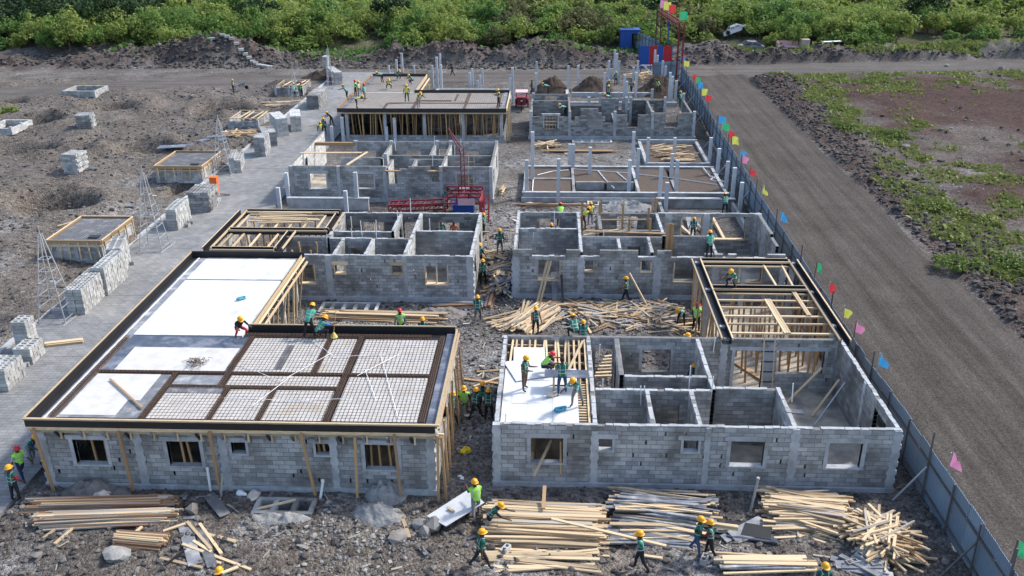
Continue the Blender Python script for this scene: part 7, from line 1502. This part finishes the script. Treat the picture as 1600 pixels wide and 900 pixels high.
spots.sort(key=lambda q: q[1]-edge(q[0])*.0)
far = []; nt_ = 0
for x, y in spots:
    front = y < edge(x)+2.5; u = vnoise(np.array([x*.05+50]), np.array([y*.05+9]), 41)[0]
    k = 3 if front and rnd.random() < .6 else (5 if (x < -58 and y > 128 and rnd.random() < .8) or (rnd.random() < .02) else 4 if u > .62 and rnd.random() < .5 else rnd.choice((0, 1, 1, 2)))
    s = rnd.uniform(.62, 1.05)*(1.0 if y < 150 else 1.2)
    if nt_ < 292 and y < 152: tree(x, y, k, s); nt_ += 1
    else: far.append((x, y, k, s))
tree(at(1438, 62).x+1.0, at(1438, 62).y+2.5, 5, 1.0, 'round dark tree standing over the small beige hut', 'single trees at the far hut'); tree(at(1500, 60).x+4, at(1500, 60).y+2, 0, .7, 'small green tree on the cleared slope right of the hut', 'single trees at the far hut')
for mk in ('leaf', 'leaf_olive', 'leaf_dark'):
    acc = []
    for x, y, k, s in far:
        nm, l0, m, rx, rz, bh = KIND[k]
        if m != mk: continue
        V = crown(rnd.randrange(10**6), 260, rx*s, rz*s, .47, bh*s*.62, 20); acc.append(V+np.array([x, y, float(.6)]))
    if acc: o = bpy.data.objects.new('far_thicket', leafmesh('far_thicket', np.concatenate(acc), M[mk])); C.objects.link(o); o['kind'] = 'stuff'; o['label'] = 'dense green thicket running back to the top of the picture'
# palm behind the hut
p = at(1415, 30, 0); z = gz(p.x, p.y); t = thing('palm_tree', (p.x, p.y, z), 'young palm with drooping fronds among the thicket at the upper right', 'palm'); b = MB(); b.tube([(p.x, p.y, z-.2), (p.x+.2, p.y, z+3.4)], [.18, .12], 7); b.build('trunk', M['bark'], t)
for k in range(11):
    a = k*.571; b = MB(); c = Vector((p.x+.2, p.y, z+3.4)); d = Vector((math.cos(a), math.sin(a), 0)); sd_ = Vector((-d.y, d.x, 0)); pr = None
    for i in range(7):
        f = i/6; q = c+d*2.3*f+Vector((0, 0, 1.0*f-2.0*f*f)); w_ = .28*math.sin(math.pi*min(1, f*.9+.1)); b.v += [tuple(q-sd_*w_-Vector((0, 0, .12))), tuple(q), tuple(q+sd_*w_-Vector((0, 0, .12)))]
    b.f = [(i*3+j, (i+1)*3+j, (i+1)*3+j+1, i*3+j+1) for i in range(6) for j in range(2)]; b.m = [0]*len(b.f); b.build('frond', M['leaf'], t)
# grass and weeds
def tufts(n, x0, x1, y0, y1, dens, s0, s1, m, name, hgt=1.0):
    x = NP.uniform(x0, x1, n); y = NP.uniform(y0, y1, n); k = NP.random(n) < dens(x, y); x, y = x[k], y[k]; z, rd, *_ = G(x, y, True); q = rd < .2; x, y, z = x[q], y[q], z[q]; n = len(x); s = NP.uniform(s0, s1, (n, 1)); a = NP.uniform(0, 6.28, n)
    d = np.stack([np.cos(a), np.sin(a), 0*a], 1)*s; up = np.stack([NP.normal(0, .5, n), NP.normal(0, .5, n), np.full(n, hgt)], 1)*s; P = np.stack([x, y, z-.02], 1)
    V = np.stack([P-d*.5, P+d*.5, P+d*.35+up, P-d*.35+up], 1); o = bpy.data.objects.new(name, leafmesh(name, V, M[m])); C.objects.link(o); o['kind'] = 'stuff'; return o
fd = lambda x, y: grassy(x, y)*np.clip(.05+1.5*(fbm(x*1.3, y*1.3, 5, 3)-.22), 0, 1)
tufts(330000, 23.4, 62, 40, 112, fd, .07, .3, 'grass', 'field_grass', .8)
tufts(16000, 24, 70, 113, 126, lambda x, y: np.clip((y-117)*.2, 0, .8)*np.clip(fbm(x*.3, y*.3, 7, 3)*3-.9, 0, 1), .2, .5, 'grass', 'bank_grass')
tufts(9000, -60, 14, 116.5, 126, lambda x, y: np.clip(fbm(x*.25, y*.25, 17, 3)*3.2-1.3, 0, 1)*.6, .2, .5, 'leaf', 'bank_weeds')
SH = [(1490, 420, 'low yellow green bush on the verge, nearest of three'), (1460, 330, 'low bush patch on the verge beside the haul road'), (1582, 415, 'bush cut by the right edge beside the verge'), (1320, 200, 'upper green bush on the red field'), (1400, 213, 'small bright bush on the red field'), (1530, 345, 'green bush right of the verge patch')]
for px, py, lab in SH:
    p = at(px, py); t = thing('low_bush', (p.x, p.y, gz(p.x, p.y)), lab, 'bush', 'low bushes on the red field')
    o = bpy.data.objects.new('foliage', leafmesh('foliage', crown(px, 900, 1.5, .5, .11, .12, 26, .3), M['grass'])); attach(o, t); b = MB(); w_ = wl(t)
    for k in range(6): a = k; b.tube([w_, w_+Vector((math.cos(a)*.5, math.sin(a)*.5, .4))], [.03, .015], 5)
    b.build('stem', M['bark'], t)
for px, py, lab in ((12, 178, 'green weed by the block enclosure at the left edge'), (137, 138, 'green weed behind the pale block enclosure')):
    p = at(px, py); t = thing('weed', (p.x, p.y, gz(p.x, p.y)), lab, 'weed', None); o = bpy.data.objects.new('foliage', leafmesh('foliage', crown(px, 200, 1.0, .5, .2, .15, 10, .3), M['leaf'])); attach(o, t); b = MB(); w_ = wl(t); b.tube([w_, w_+Vector((.2, .1, .4))], [.03, .02], 5); b.build('stem', M['bark'], t)
